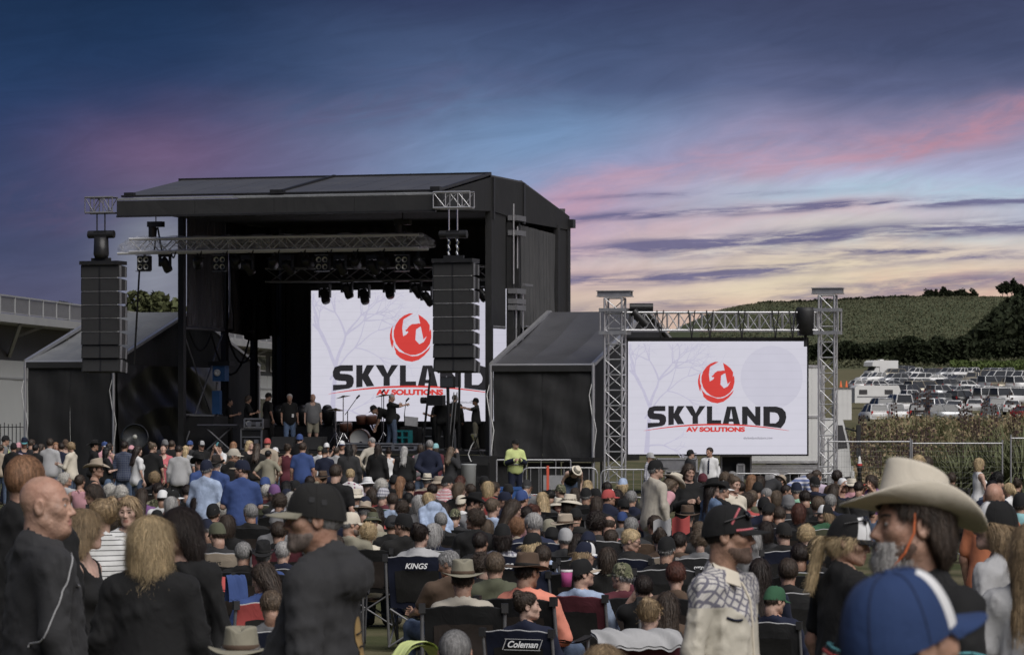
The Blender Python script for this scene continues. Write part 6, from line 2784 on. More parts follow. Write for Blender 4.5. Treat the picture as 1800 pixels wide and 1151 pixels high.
def brim_meshes(kind, lod):
    if (kind, lod) in BC:
        return BC[(kind, lod)]
    nph = {0: 16, 1: 28, 2: 56}[lod]
    nr = {0: 3, 1: 5, 2: 10}[lod]
    #         height, top taper, crease, brim width, side curl, end droop, tilt drop
    H, tap, cre, bw, curl, droop, zb = {'brim': (.108, .86, .022, .068, .014, .012, .040), 'cow': (.116, .84, .034, .090, .056, .020, .042), 'sun': (.088, .82, .0, .085, -.045, .040, .030),
                                       'bucket': (.082, .86, .0, .048, -.040, .040, .028), 'straw': (.098, .84, .016, .050, .006, .010, .040)}[kind]
    rx, ry = .088, .108
    V, Q = [], []
    rows = nr + 4
    for j in range(rows + 1):
        t = j / rows
        rr_ = 1 + (tap - 1) * min(1, t / .72) if t < .72 else tap * (1 - ((t - .72) / .28) ** 2.2) + .001
        zz = H * (min(1, t / .72) ** .95 if t < .72 else 1 + .07 * math.sin((t - .72) / .28 * 1.57))
        for i in range(nph):
            a = 2 * math.pi * i / nph
            x, y = rx * rr_ * math.sin(a), ry * rr_ * math.cos(a)
            up = max(0, (zz / H - .45) / .55)
            pin = .16 * up * max(0, math.cos(a)) ** 1.5 * abs(math.sin(a)) ** .6 if cre else 0
            x *= 1 - 1.5 * pin
            z = zb + zz - cre * up * math.exp(-(x / .026) ** 2) * (.55 + .45 * math.cos(a) * -1) - .12 * max(0, -y) * up * .2
            if kind == 'cow':
                z += .020 * up * y / ry
            V.append((x, y - .006, z))
    for j in range(rows):
        for i in range(nph):
            Q.append((j * nph + i, j * nph + (i + 1) % nph, (j + 1) * nph + (i + 1) % nph, (j + 1) * nph + i))
    crown = npmesh('crown', V, Q)
    V, Q = [], []
    nb = nr
    for k in (0, 1):
        for j in range(nb + 1):
            s_ = j / nb
            for i in range(nph):
                a = 2 * math.pi * i / nph
                sx, cy = math.sin(a), math.cos(a)
                w_ = bw * (1.0 + (.12 * abs(cy) if kind in ('cow', 'brim') else 0))
                x, y = (rx + w_ * s_) * sx, (ry + w_ * s_) * cy
                z = zb + .001 + curl * (abs(sx) ** 2.2) * s_ ** 1.7 - droop * (abs(cy) ** 1.6) * s_ ** 1.3 - k * .0045
                if kind in ('cow',):
                    x *= 1 - .20 * abs(sx) * s_ ** 2
                z += .004 * math.sin(3 * a + 1) * s_
                V.append((x, y - .006, z))
    n1 = (nb + 1) * nph
    for j in range(nb):
        for i in range(nph):
            q = [j * nph + i, (j + 1) * nph + i, (j + 1) * nph + (i + 1) % nph, j * nph + (i + 1) % nph]
            Q.append(q)
            Q.append([n1 + c for c in q[::-1]])
    for i in range(nph):
        a, b = nb * nph + i, nb * nph + (i + 1) % nph
        Q.append([a, n1 + a, n1 + b, b])
    brim = npmesh('brim', V, Q)
    m = MB()
    m.lathe([(1.005, .003), (1.016, .004), (1.012, .026), (1.0, .027)], nph, (0, -.006, zb), rx, ry)
    band = m.mesh('band')
    BC[(kind, lod)] = (crown, brim, band)
    return BC[(kind, lod)]


def beanie_mesh(lod):
    if ('beanie', lod) not in BC:
        n = {0: 14, 1: 22, 2: 40}[lod]
        m = MB()
        m.lathe([(1.02, -.005), (1.05, .0), (1.05, .03), (1.02, .034), (1.0, .06), (.86, .10), (.6, .128), (.25, .143), (0, .146)], n, (0, -.012, .0), .084, .103)
        BC[('beanie', lod)] = m.mesh('beanie')
    return BC[('beanie', lod)]


# ------------------------------------------------------------------ cloth, skin and hair materials
PAL = dict(rblue=(.015, .040, .125), blk=(.0115, .0115, .012), navy=(.011, .015, .036), dgry=(.030, .030, .032), gry=(.15, .15, .155), lgry=(.34, .34, .345), wht=(.62, .62, .62), blue=(.030, .065, .21), lblue=(.27, .35, .50),
           denim=(.075, .125, .22), red=(.42, .05, .045), coral=(.52, .10, .12), maroon=(.10, .018, .028), pink=(.56, .26, .30), lilac=(.48, .38, .48), tan=(.36, .29, .21), khaki=(.24, .22, .155), olive=(.085, .09, .052),
           green=(.025, .10, .045), mint=(.24, .52, .34), brown=(.09, .055, .034), cream=(.56, .50, .39), hivis=(.50, .58, .17), orange=(.60, .17, .05), hiorange=(.75, .22, .13), teal=(.06, .27, .30), purple=(.17, .07, .21),
           lteal=(.20, .45, .48), char=(.016, .0155, .015), beige=(.40, .36, .29), brnblk=(.03, .022, .018), magenta=(.4, .04, .2), jean=(.06, .09, .15))
WORDS = dict(rblue='royal blue', blk='black', navy='navy', dgry='dark grey', gry='grey', lgry='light grey', wht='white', blue='blue', lblue='pale blue', denim='denim blue', red='red', coral='coral', maroon='maroon', pink='pink', lilac='lilac', tan='tan',
             khaki='khaki', olive='olive', green='green', mint='mint green', brown='brown', cream='cream', hivis='fluorescent yellow', orange='orange', hiorange='fluorescent orange', teal='teal', purple='purple', lteal='turquoise', char='charcoal',
             beige='beige', brnblk='dark brown', magenta='magenta', jean='blue denim', plaidn='navy plaid', plaidr='red and white checked', floral='white floral', camo='camouflage', stripe='white striped', bstripe='blue and white striped',
             western='cream with plaid yoke', kimono='black floral', plaidw='white checked', navystripe='navy striped')


for _k, _c in list(PAL.items()):
    _l = .3 * _c[0] + .55 * _c[1] + .15 * _c[2]
    PAL[_k] = tuple(_l + (q - _l) * .80 for q in _c)


def cloth(code):
    nm = 'cloth ' + code

    def f(t, b):
        co = coords(t)
        sp = t.n('ShaderNodeSeparateXYZ')
        t.set(sp.inputs[0], co)
        x, y, z = sp.outputs
        base = {'plaidn': (.03, .04, .075), 'plaidr': (.55, .5, .5), 'floral': (.6, .58, .57), 'camo': (.1, .105, .06), 'stripe': (.58, .58, .57), 'bstripe': (.5, .5, .55), 'western': (.47, .44, .37), 'kimono': (.016, .016, .018), 'plaidw': (.5, .5, .52), 'navystripe': (.02, .025, .05)}.get(code) or PAL[code]
        n = t.noise(co, 7, 4, .6)
        c = t.mix(n, scale3(base, .78), scale3(base, 1.2))

        def lines(a, fr, w_):
            s_ = t.m('ABSOLUTE', t.m('SINE', t.m('MULTIPLY', a, fr)))
            return t.smooth(s_, 1 - w_, 1 - w_ * .4)
        ang = t.m('MULTIPLY', t.m('ARCTAN2', x, y), .16)
        if code in ('plaidn', 'plaidr', 'plaidw'):
            k = {'plaidn': (.09, .10, .13, 1), 'plaidr': (.42, .06, .08, 1), 'plaidw': (.05, .05, .10, 1)}[code]
            c = t.mix(t.m('MULTIPLY', lines(ang, 70, .25), .6), c, k)
            c = t.mix(t.m('MULTIPLY', lines(z, 60, .25), .6), c, k)
        if code == 'western':
            k = (.045, .045, .09, 1)
            a2 = t.m('ADD', x, t.m('MULTIPLY', z, .8))
            a3 = t.m('SUBTRACT', t.m('ADD', y, x), t.m('MULTIPLY', z, .9))
            pl = t.m('MAXIMUM', t.m('MULTIPLY', lines(a2, 70, .15), .8), t.m('MULTIPLY', lines(a3, 70, .15), .8))
            pl = t.m('MAXIMUM', pl, t.m('MULTIPLY', lines(a2, 210, .05), .3))
            # the yoke: a cut panel over the shoulders, pointed on the chest
            yk = t.smooth(t.m('SUBTRACT', z, t.m('SUBTRACT', 1.335, t.m('MULTIPLY', t.m('MAXIMUM', t.m('SUBTRACT', .11, t.m('ABSOLUTE', x)), 0.0), .9))), 0, .006)
            c = t.mix(t.m('MULTIPLY', pl, yk), t.mix(t.m('MULTIPLY', yk, .5), c, (.5, .49, .50, 1)), k)
        if code in ('stripe', 'bstripe', 'navystripe'):
            k = {'stripe': (.03, .03, .035, 1), 'bstripe': (.12, .15, .28, 1), 'navystripe': (.5, .55, .62, 1)}[code]
            c = t.mix(lines(z, {'stripe': 90, 'bstripe': 36, 'navystripe': 16}[code], {'stripe': .05, 'bstripe': .5, 'navystripe': .06}[code]), c, k)
        if code in ('floral', 'kimono'):
            vo = t.n('ShaderNodeTexVoronoi')
            t.set(vo.inputs['Vector'], co)
            vo.inputs['Scale'].default_value = 16 if code == 'floral' else 26
            c2 = t.ramp(t.n('ShaderNodeSeparateColor').outputs[0], [(0, (.2, .05, .12, 1)), (1, (.1, .12, .16, 1))])
            c = t.mix(t.smooth(vo.outputs['Distance'], .38, .25), c, (.20, .06, .12, 1) if code == 'floral' else (.45, .42, .34, 1))
            if code == 'kimono':
                pk = t.smooth(t.noise(co, 5.0, 1), .55, .60)
                c = t.mix(pk, c, (.55, .22, .26, 1))
        if code == 'camo':
            c = t.mix(t.smooth(t.noise(co, 22, 2, .5, .8), .50, .53), c, (.03, .03, .02, 1))
            c = t.mix(t.smooth(t.noise(co, 27, 2, .5, .8), .56, .59), c, (.22, .21, .14, 1))
        if code in ('denim', 'jean', 'lblue'):
            c = t.mix(t.m('MULTIPLY', t.smooth(t.noise(co, 14, 4), .4, .75), .35), c, scale3(base, 1.9))
        t.set(b.inputs['Base Color'], c)
        b.inputs['Roughness'].default_value = .85
        b.inputs['Specular IOR Level'].default_value = .22
        b.inputs['Sheen Weight'].default_value = .03
        fine = t.noise(co, 160, 2, .6)
        fold = t.noise(coords(t, (1, 1, .6)), 9, 3, .5, 1.2)
        bump(t, b, t.m('ADD', t.m('MULTIPLY', fine, .05), fold), .009, .8)
    return principled(nm, f)


HAIRC = dict(blo=(.50, .38, .22), dblo=(.30, .215, .125), brn=(.048, .034, .025), dbr=(.022, .015, .012), blk=(.010, .009, .009), gry=(.24, .235, .23), wht=(.50, .48, .44), gin=(.25, .135, .075), aub=(.085, .032, .022), lbr=(.11, .080, .055), sil=(.36, .35, .34))
HAIRW = dict(blo='blonde', dblo='dark blonde', brn='brown', dbr='dark brown', blk='black', gry='grey', wht='white', gin='ginger', aub='auburn', lbr='light brown', sil='silver')


def hairm(code):
    def f(t, b):
        c = HAIRC[code]
        co = coords(t, (60, 60, 7))
        n = t.noise(co, 1.6, 4, .65, .4)
        n2 = t.noise(coords(t), 9, 3, .6)
        k = t.mix(t.smooth(n, .30, .70), scale3(c, .45), scale3(c, 1.55))
        if code in ('blo', 'dblo'):
            k = t.mix(t.m('MULTIPLY', t.smooth(n2, .42, .68), .55), k, scale3(c, .42))
        t.set(b.inputs['Base Color'], k)
        b.inputs['Roughness'].default_value = .48
        b.inputs['Specular IOR Level'].default_value = .35
        bump(t, b, n, .008, 1.0)
    return principled('hair ' + code, f)


def skinm(i):
    c = [(.43, .28, .215), (.39, .24, .175), (.335, .20, .14), (.47, .32, .255)][i]

    def f(t, b):
        co = coords(t)
        n = t.noise(co, 18, 4, .6)
        n2 = t.noise(co, 5, 3, .5)
        k = t.mix(t.smooth(n, .3, .7), scale3(c, .78), scale3(c, 1.2))
        k = t.mix(t.m('MULTIPLY', t.smooth(n2, .45, .68), .35), k, (c[0] * 1.0, c[1] * .74, c[2] * .68, 1))
        t.set(b.inputs['Base Color'], k)
        b.inputs['Roughness'].default_value = .44
        b.inputs['Specular IOR Level'].default_value = .4
        b.inputs['Subsurface Weight'].default_value = .0
        bump(t, b, t.m('ADD', t.noise(co, 260, 2, .6), t.m('MULTIPLY', t.noise(co, 45, 3, .6), 2.0)), .0022, .8)
    return principled('skin %d' % i, f)


LIP = plain('lips', (.33, .165, .13), .5, 0, .15, 40)
EYE = plain('dark iris', (.025, .018, .014), .15, 0, .3, 60)
EYEW = plain('eye white', (.42, .39, .37), .25, 0, .1, 60)
BROW = plain('eyebrow', (.12, .08, .06), .7, 0, .3, 60)
SHADES = plain('sunglasses', (.008, .008, .009), .12, 0, .3, 20)
SHOE = plain('shoe', (.05, .045, .04), .7, 0, .3, 12)
HATNAME = dict(cap='cap', truck='trucker cap', cow='cowboy hat', brim='felt hat', sun='sun hat', bucket='bucket hat', straw='straw hat', beanie='beanie', visor='visor', bcap='backwards cap')
HAIRS = dict(s='short', l='long', p='ponytailed', b='tied up', c='curly', m='bobbed', f='receding', z='cropped', w='wavy', n='nape length')
TOPN = dict(t='T-shirt', s='shirt', j='jacket', h='hooded top', k='sleeveless top', p='polo shirt', d='sundress', v='vest')
# ------------------------------------------------------------------ the crowd, one line each:
# head px, head-top py, pixels per metre (0 = from posture), pose, facing (0 stage, 90 right, 180 camera), hat, hair, top, legs, arms, chair [options]
CROWD = '''
10 765 62 T 80 cap:blk s:dbr v:hivis navy d -
2 781 64 T 20 - s:brn s:tan jean d -
24 778 68 T 20 cap:blk s:blk j:blk blk d -
34 777 66 T 60 beanie:pink l:brn t:lilac jean d - f
43 768 66 T 160 cap:navy/teal s:brn t:navy jean d -
56 772 66 T 30 - s:brn t:dgry jean d -
63 780 68 T 0 - s:blk t:blk jean d -
73 780 64 T 60 - m:brn t:tan jean d - f
88 770 68 T 10 - s:brn s:lgry jean d - fat
98 777 66 T 170 - s:gin t:lilac jean d -
107 778 66 T 0 - s:dbr t:navy jean d -
115 772 62 T 150 cap:brown s:brn t:gry jean d -
124 777 70 T -70 - c:dblo s:cream jean o - f
166 772 66 T 70 cow:blk s:blk j:blk blk d -
184 776 63 T 120 cap:blue/wht s:brn t:pink jean d -
193 778 64 T 40 - l:dbr k:pink jean d - f
189 785 72 T 80 - l:blk t:blk denim o - f
219 775 72 T 10 - s:dbr s:plaidn jean d -
231 782 66 T 60 beanie:pink m:blk t:pink jean d - f
243 783 74 T 60 - l:dbr t:wht jean d - f
170 804 118 T 85 cow:tan s:brn k:char jean d - f bandnavy
232 812 88 F -60 - m:lbr s:pink jean w maroon f,fat
115 831 98 S 60 - c:wht s:lgry jean d -
141 834 95 S 20 - s:brn k:pink jean d - f
193 851 108 S 0 - c:wht j:dgry jean d blk
213 854 108 S 0 - c:wht j:navy jean d blk
163 851 150 T -80 - m:brn j:blk jean d - f
176 872 245 T -70 - b:dblo s:stripe jean d - f,body-30
226 872 215 T 172 - l:dblo s:stripe jean d - f,body160
47 797 380 T 28 - z:gin j:blk blk d - id:red,fat
82 836 440 T 96 - - j:dgry jean d - id:bald,heavy,body66
150 896 310 T 72 - w:dblo k:blk blk dc - f,body105,bottle
265 909 390 T 4 - w:blo j:blk jean d - f,fat
314 892 355 T -118 - l:dbr s:blk blk d - f,body-150
553 850 475 T -93 cap:char/khaki f:gry h:dgry jean d - id:hoodie,fat,body-74,stub
1281 888 430 T 98 cap:blk z:dbr s:western jean d - id:plaid,body122,stub,capshades
1600 812 610 T -103 cow:cream n:brn t:blk jean f - id:cowboy,body-128,goatee,fat,stub
1588 1004 1010 T 58 truck:rblue/wht/rblue z:brn t:navy jean d - id:kid,nod-14
1493 905 395 T 104 truck:blk/wht/blk p:blo t:blk jean d - id:trucker,f,body60,nod14
1588 938 420 T 30 - m:brn t:kimono blk d - f,body20
1750 881 375 T -75 truck:blk/wht/blk l:dblo t:lgry jean d - f,body-60
1818 918 440 T 10 - l:dblo t:lgry jean d - f
1747 849 210 T 38 - - t:orange jean d - fat
1794 866 165 T 20 cap:blk s:brn t:lteal jean d - fat
1772 848 115 T -60 - p:blo t:wht jean d - f
1744 844 105 T 10 - s:blk t:navy jean d -
1752 830 98 T -30 - c:blk t:dgry jean ud -
1789 840 100 T 30 - b:brn t:blk jean d - f
1722 805 92 T 76 - m:blo k:wht jean o - f,cup
1615 800 105 T 160 - m:blo t:blk jean d - f,shades
1630 802 118 F 40 - s:brn t:dgry jean d -
1672 830 95 S 10 - s:brn j:blk jean d blk
1674 852 104 S 60 - c:lbr j:blk jean d blk
1531 835 95 F -150 - m:brn t:purple jean m - f
1510 846 96 S 10 - s:dbr t:dgry jean d -
1497 840 94 S 0 bucket:cream s:gry t:pink jean d -
1481 840 94 S 172 truck:wht/wht/navy l:blo t:navy jean md - f
1472 826 88 S 20 - c:dbr t:brown jean d -
1432 837 108 S 10 cap:blk s:gry s:navy jean d blk
1424 832 86 B 60 - s:brn t:bstripe jean d - f
1436 826 84 S 40 - s:brn t:lilac jean d -
1371 834 88 B 50 straw:tan s:brn t:dgry jean d -
1383 852 94 F 80 - s:dbr t:gry jean d -
1400 847 112 S 8 cap:navy/wht s:gry t:mint jean d blk fat
1385 868 124 S 0 beanie:gry s:gry j:dgry jean d dgry
1438 872 126 S 0 - s:lbr t:blk jean d blk
1450 887 130 S -88 truck:blk/wht/blk m:dblo j:green jean d olive f
1347 857 108 S -40 - z:gry t:maroon jean d -
1332 847 104 S 0 cap:blk s:blk t:wht jean d -
1322 834 92 S 20 - l:gin j:dgry jean d - f
1336 836 92 S 10 - m:brn j:blk jean d - f
1312 866 118 S 10 - c:brn t:red jean d red
1322 861 110 S 30 - s:lbr t:olive jean d -
1343 873 124 S 0 cap:blk s:blk j:navy jean d -
1352 884 130 S 60 truck:blk/wht/blk s:dbr j:blk jean d navy shades
1291 834 128 T 140 - b:lbr s:cream jean d - f
1253 838 132 T 62 cow:blk l:dbr s:denim jean d - f
1271 845 118 T 70 cap:blk/wht s:gry t:blk jean d -
1288 828 96 S 20 - s:gry t:gry jean d -
1275 830 95 S 20 - c:lbr t:dgry jean d -
1235 831 92 S 0 beanie:maroon s:brn j:navy jean d -
1211 815 120 T 158 - l:brn j:blk jean o - f,nod12,body170
1183 828 122 L 62 cow:cream l:lbr v:char jean d - f,nod20
1153 808 124 T 80 cap:blk/blk/blk s:gry s:beige lgry d - fat,body58
1143 795 72 T 110 cap:lgry s:gry s:plaidw jean d - shades
1214 790 62 T 72 cap:blk s:blk j:dgry blk d -
1247 786 68 T -150 - s:dbr s:wht navy d - tie,body-165
906 771 64 T 140 cap:blk s:blk j:hivis navy o - id:guard,body168
1013 818 74 B 165 straw:cream l:brn k:blk jean w - f,band
1033 844 92 S 10 - l:blo t:wht jean d - f
1066 847 96 S 10 - s:dbr j:navy jean d -
1095 840 94 S 20 cap:lblue m:blo j:dgry jean d - f
985 851 96 S -60 cap:camo s:brn t:camo jean d -
1012 857 100 S 20 - l:brn t:tan jean d - f
1030 857 108 S 0 cap:blk/blk/wht s:gry s:blk jean d blk
966 861 100 S -20 - s:blk t:blk jean d -
953 865 110 S 0 - l:blo j:dgry jean d blk f
981 874 108 S 172 sun:cream m:brn t:pink jean d - f
1002 867 118 S 80 sun:cream m:brn t:blk jean d blk f
1070 860 110 F 70 cap:red s:brn s:navy jean d -
1096 876 114 F -40 cap:blk s:blk t:blk jean md -
1094 899 120 S 10 cap:blue s:brn t:gry jean d -
926 843 94 S 10 cap:dgry s:gry t:gry jean d -
929 851 98 S 20 - c:gin t:red jean d - c
851 836 94 S 0 cap:blk/blk/wht s:blk t:blk jean d -
858 846 102 S 10 - m:blo j:red jean d - f
918 861 114 S 70 truck:blue/wht/blue s:brn t:pink jean d -
887 864 114 S -70 cap:navy s:brn j:navy jean d -
867 875 126 S 18 - s:lbr s:lblue jean d -
903 878 134 S 66 - l:brn t:pink jean d - f,glasses
833 863 118 S 118 cow:blk s:dbr s:lgry jean d -
811 870 112 S 20 cap:cream s:lbr t:wht jean d -
808 848 102 S 84 - m:lbr j:char jean d - f
787 836 108 F 70 cap:blk/blk/blk s:gry s:plaidr jean w -
772 836 92 S -80 bucket:tan s:gry t:tan jean d -
751 831 88 S 0 straw:cream s:gry t:tan jean d maroon
810 836 88 S 20 - l:aub t:dgry jean d - f
721 846 98 S 10 - s:dbr t:blk jean d teal
704 837 92 S 20 - l:gin t:dgry jean d - f
693 834 92 S 0 cap:blk/blk/green s:blk j:blk jean d -
718 865 106 S 20 - s:blk t:dgry jean d - shades
752 866 124 L -28 - m:blo h:lblue jean d - f
736 870 120 S 0 - m:sil t:gry jean d -
707 880 120 S 10 - c:brn t:blk jean d blk
800 894 124 S 0 cap:camo s:brn t:dgry jean d blk
834 895 142 S -74 - c:brn j:blk jean d - f
711 784 70 T 0 - l:sil j:blk jean d - f
740 781 67 T 20 - m:brn v:gry jean ud - f
755 773 72 T 5 - s:gry j:navy jean b -
766 779 66 T 20 cap:lteal l:brn t:maroon jean d - f
793 785 70 T 60 - l:lbr j:dgry blk m - f
470 770 68 T 5 cap:red s:dbr j:tan jean d -
472 791 72 T 10 - s:blk t:khaki jean h - f
484 786 66 T 30 cap:wht s:brn t:tan jean d -
506 778 72 T 5 - b:brn d:maroon maroon d - f
532 777 74 T 5 - s:brn t:blue jean d - fat
527 762 60 T 30 beanie:blue s:blk j:blk blk d -
547 797 62 T 10 - s:brn t:pink jean d - c
563 784 65 T 30 cap:camo s:brn t:wht jean d -
574 778 62 T 168 cap:wht s:brn t:blk jean d -
571 787 70 T 0 cap:blk s:gin t:navy jean d -
592 785 67 T 20 - s:brn t:lgry jean u -
601 774 62 T 165 cap:wht/blue s:brn t:blk jean d -
613 781 75 T 0 - l:blk j:dgry jean d - f
622 781 70 T 40 - l:brn t:tan jean d - f
653 768 76 T -52 - z:gry s:beige navy h - body-25
664 780 70 T 20 - l:dbr j:blk blk d - f
683 786 67 T 0 - b:dbr k:wht jean d - f
568 827 85 S 0 brim:brown s:brn t:dgry jean d -
556 841 92 S 10 - c:gin t:maroon jean d - f
591 816 125 T 18 - s:brn t:blk jean d - nod12
616 824 104 T 5 - s:blo s:floral jean d - f,fat
646 838 100 S 0 sun:wht s:gry t:lilac jean d -
670 842 104 S 0 - c:wht t:gry jean d -
674 857 110 S 70 cap:plaidw s:gry t:maroon jean d green
655 858 108 S 0 - m:brn t:red jean d - f
626 858 114 S 10 bucket:cream s:gry t:lgry jean d -
642 872 118 S 10 cap:navy s:gry t:dgry jean d dgry
641 881 128 S 0 brim:tan s:gry j:tan jean d -
655 900 130 S 4 bucket:olive s:gry t:khaki jean d -
468 851 114 S 10 - s:wht j:maroon jean d olive
466 838 104 S 20 truck:blue/wht/blue s:brn t:orange jean d -
482 851 108 S 10 cap:purple s:gry t:dgry jean d -
518 844 104 S 70 cap:blk s:brn t:blk jean d -
504 845 104 S 0 - l:blk t:blk jean d - f
513 865 116 S 0 - m:wht t:gry jean d - f
492 868 118 S 0 - c:brn j:navy jean d blk
504 859 112 S 10 cap:navy s:brn t:plaidw jean d -
269 776 74 T 60 - b:lbr t:blk blk d - f,fat,body20
287 780 72 T 178 - s:dbr t:coral blk o - f
290 772 64 T 0 cap:gry s:gry j:dgry jean d -
302 773 70 T 0 - z:brn j:blk jean d -
315 783 75 T 0 - s:dbr s:lgry dgry d - fat
334 774 62 T 20 cap:blue/wht s:brn t:dgry jean d -
327 783 66 T 20 - l:blo t:lgry jean d - f
354 774 64 T 150 truck:blk/lgry/blk s:dbr j:blk jean d -
385 777 66 T -100 cap:blk/blk/teal s:blk t:wht jean mm - body-140
411 776 64 T 30 - l:gin t:tan jean d - f
439 774 66 T 150 - l:blo t:blk jean f - f
452 779 70 T 10 - l:brn j:char lgry d - f
351 796 100 T -50 cow:blk s:brn s:blue jean d -
380 799 100 T 10 cow:brnblk s:gry s:blue jean d -
411 788 94 T 70 cap:beige s:gry j:char jean o - body30,fat
363 808 118 T 20 truck:navy/wht/navy s:gry s:lblue jean d - fat,shades
425 808 124 T -62 cap:navy/tan s:brn p:blue jean o - fat,body-12,stub
272 829 96 S 10 - c:dblo t:dgry jean d blk f,dashes
277 849 104 S 0 - s:dbr t:camo jean d -
286 861 110 S 10 cap:wht/wht s:dbr t:wht jean d -
305 862 110 S 50 cap:blk/wht s:gry t:dgry jean d -
301 873 120 S 0 - m:sil t:tan jean mm - f
375 885 130 S 0 cap:blk s:brn j:blk jean d - tick
276 896 134 S 0 cap:blk l:blo t:lgry jean d - f
387 884 122 S 10 - c:wht t:pink jean d - f
363 912 150 S -30 cap:navy s:gry t:dgry jean d -
382 918 160 S 4 cap:olive s:brn t:dgry jean d tan fat,text:Sport,dark
490 916 152 S 0 - s:brn t:blk jean d maroon
486 900 138 S 0 cap:gry s:gry t:gry jean d -
463 949 172 S 0 cow:blk s:gry s:blue jean d blk
498 951 166 S 0 - s:sil t:navy jean d dgry
462 990 212 S -62 - l:brn t:blue jean d red f,nod20
477 1038 240 S 8 - s:lbr t:gry jean d navy
424 1100 318 S 10 brim:khaki s:gry j:char jean d -
646 919 150 S 10 - c:blo s:cream jean d blk f
617 900 150 S 66 cap:cream s:gry s:khaki jean d - shades,stub
709 902 150 S -72 cap:blk s:brn t:char jean w -
739 917 166 S 20 - b:dbr h:lgry jean d navy f,text:KINGS,text2
764 920 152 S 20 - m:sil t:navy jean d olive
788 968 188 S -74 - s:gry t:brown jean w -
813 982 222 S -6 brim:khaki s:brn s:beige jean d blk id:feltman,f0,fat
800 1104 375 S 4 - z:gry t:wht jean d -
937 901 156 S 0 - s:sil j:navystripe jean d navy
965 912 146 S 0 cap:khaki s:gry t:wht jean d -
994 902 148 S 20 brim:tan s:gry t:tan jean d -
1048 899 150 S 10 - c:dbr t:dgry jean d dgry
1071 906 142 S 0 - f:brn t:coral jean d -
970 926 150 S 0 cap:blk s:blk t:plaidw jean d -
994 928 156 S 10 cap:lgry/lgry/blk s:gry j:dgry jean d blk
883 920 166 S 4 cap:blk m:dbr s:plaidw jean d navy f,text:KINGS,text2
908 910 142 S 0 - c:gin t:tan jean d - f
856 913 138 S 10 - m:lbr t:blk jean d - f
937 936 166 S 40 cap:blk m:blo j:lblue jean d blk f
1034 934 160 S 20 cap:navy l:blk t:blue jean d dgry f
1029 952 176 S 66 truck:navy/wht/wht m:dblo s:wht jean d blk f
870 970 196 S 0 - s:lbr j:olive jean d -
927 970 216 S 58 brim:brown s:dbr j:hiorange jean d blk glasses
1023 982 202 S 70 cap:blk/tan/blk s:dbr s:lblue jean d maroon
928 1036 232 S 84 - b:brn t:navy jean d navy f,id:bun,text:Coleman
1093 989 198 S -48 cap:camo/camo s:gry s:maroon jean rd blk fat,text:Coleman
1110 930 164 S 78 - s:blo h:char jean d navy f,glasses
1160 928 158 S 0 - b:brn t:brown jean d tan f
1172 943 176 S 10 cap:blk s:gry s:blk jean d dgry
1188 987 206 S 6 - s:aub t:brown jean d blk f
1130 1010 192 S 0 - s:dbr t:blk jean k -
1208 887 136 S -10 brim:brown s:gry t:blk jean d -
1228 916 142 S 0 - s:lbr t:dgry jean d -
1230 931 160 S 0 - c:lbr t:gry jean d dgry f,text:oztrail
1110 909 144 S 0 - s:gry h:dgry jean d brown
1377 918 154 S -24 cap:char s:brn t:char jean d navy
1418 923 150 S 4 - c:blo t:wht jean d blk f
1433 947 180 S 10 cap:blk p:blo t:blk jean d olive f
1346 916 146 S 10 - m:dbr t:dgry jean d - f
1335 981 204 S 0 - l:dbr j:navy jean d - f
1323 932 152 S 0 - m:sil t:lgry jean d - f
1362 1030 214 S 56 cap:green s:brn s:navy jean d dgry
1142 1047 258 S 0 - b:dblo t:lgry jean d maroon f
1173 1040 228 S 0 - l:brn t:brown jean d - f
1060 1133 345 S 0 - l:dblo t:dgry jean d - f
545 836 100 S 0 - s:dbr t:blk jean d -
530 858 114 S 0 cap:dgry s:gry t:tan jean d blk
548 872 120 S 20 - m:dblo t:lilac jean d - f
560 856 110 S 10 - s:brn j:olive jean d -
600 868 118 S 20 - s:dbr t:char jean d -
690 866 112 S -20 - s:brn s:lblue jean d -
664 890 126 S 10 - l:dbr t:red jean d blk f
690 905 140 S 10 cap:dgry s:brn j:char jean d -
775 900 132 S 0 - s:gry t:char jean d blk
780 884 122 S 10 - m:brn t:lilac jean d - f
760 850 100 S 0 - s:dbr t:dgry jean d -
826 850 100 S 0 - s:brn j:navy jean d -
842 875 116 S 30 - s:dbr t:blk jean d -
870 846 98 S 20 - s:brn t:char jean d -
893 850 100 S -20 cap:char s:dbr t:navy jean d -
940 884 124 S 20 - b:aub t:char jean d - f
925 890 128 S 0 - s:dbr t:navy jean d blk
1012 893 130 S 20 cap:blk s:dbr j:char jean d blk
1050 872 114 S 20 - l:brn j:blk jean d - f
1046 858 104 S -20 cap:blk s:brn t:gry jean d -
1085 860 106 S 10 - m:dbr t:char jean d - f
1110 862 110 S 0 - s:gry t:navy jean d -
1075 930 150 S 20 - s:brn t:blk jean d dgry
1015 938 156 S -10 - l:dbr t:char jean d - f
954 958 176 S 10 - s:brn t:navy jean d -
1068 962 180 S 20 - m:brn t:char jean d - f
1195 935 158 S 20 - s:dbr j:brown jean d -
1150 905 140 S 0 - s:brn t:char jean d -
1255 905 138 S 0 - s:dbr t:blk jean d -
1290 900 134 S 10 - m:lbr t:gry jean d - f
1300 885 124 S 0 cap:dgry s:gry t:navy jean d -
1370 890 130 S -10 - s:brn t:char jean d blk
1405 885 128 S 20 - m:aub t:dgry jean d - f
1405 955 180 S 10 - s:dbr t:blk jean d blk
1385 980 198 S 0 - s:brn t:char jean d dgry
1300 845 96 S 0 - s:dbr t:char jean d -
1365 862 108 S 20 - m:lbr t:char jean d - f
1415 862 112 S -20 - s:dbr j:char jean d -
1466 850 98 S 20 - l:brn t:char jean d - f
1460 868 116 S 0 - s:gry t:navy jean d blk
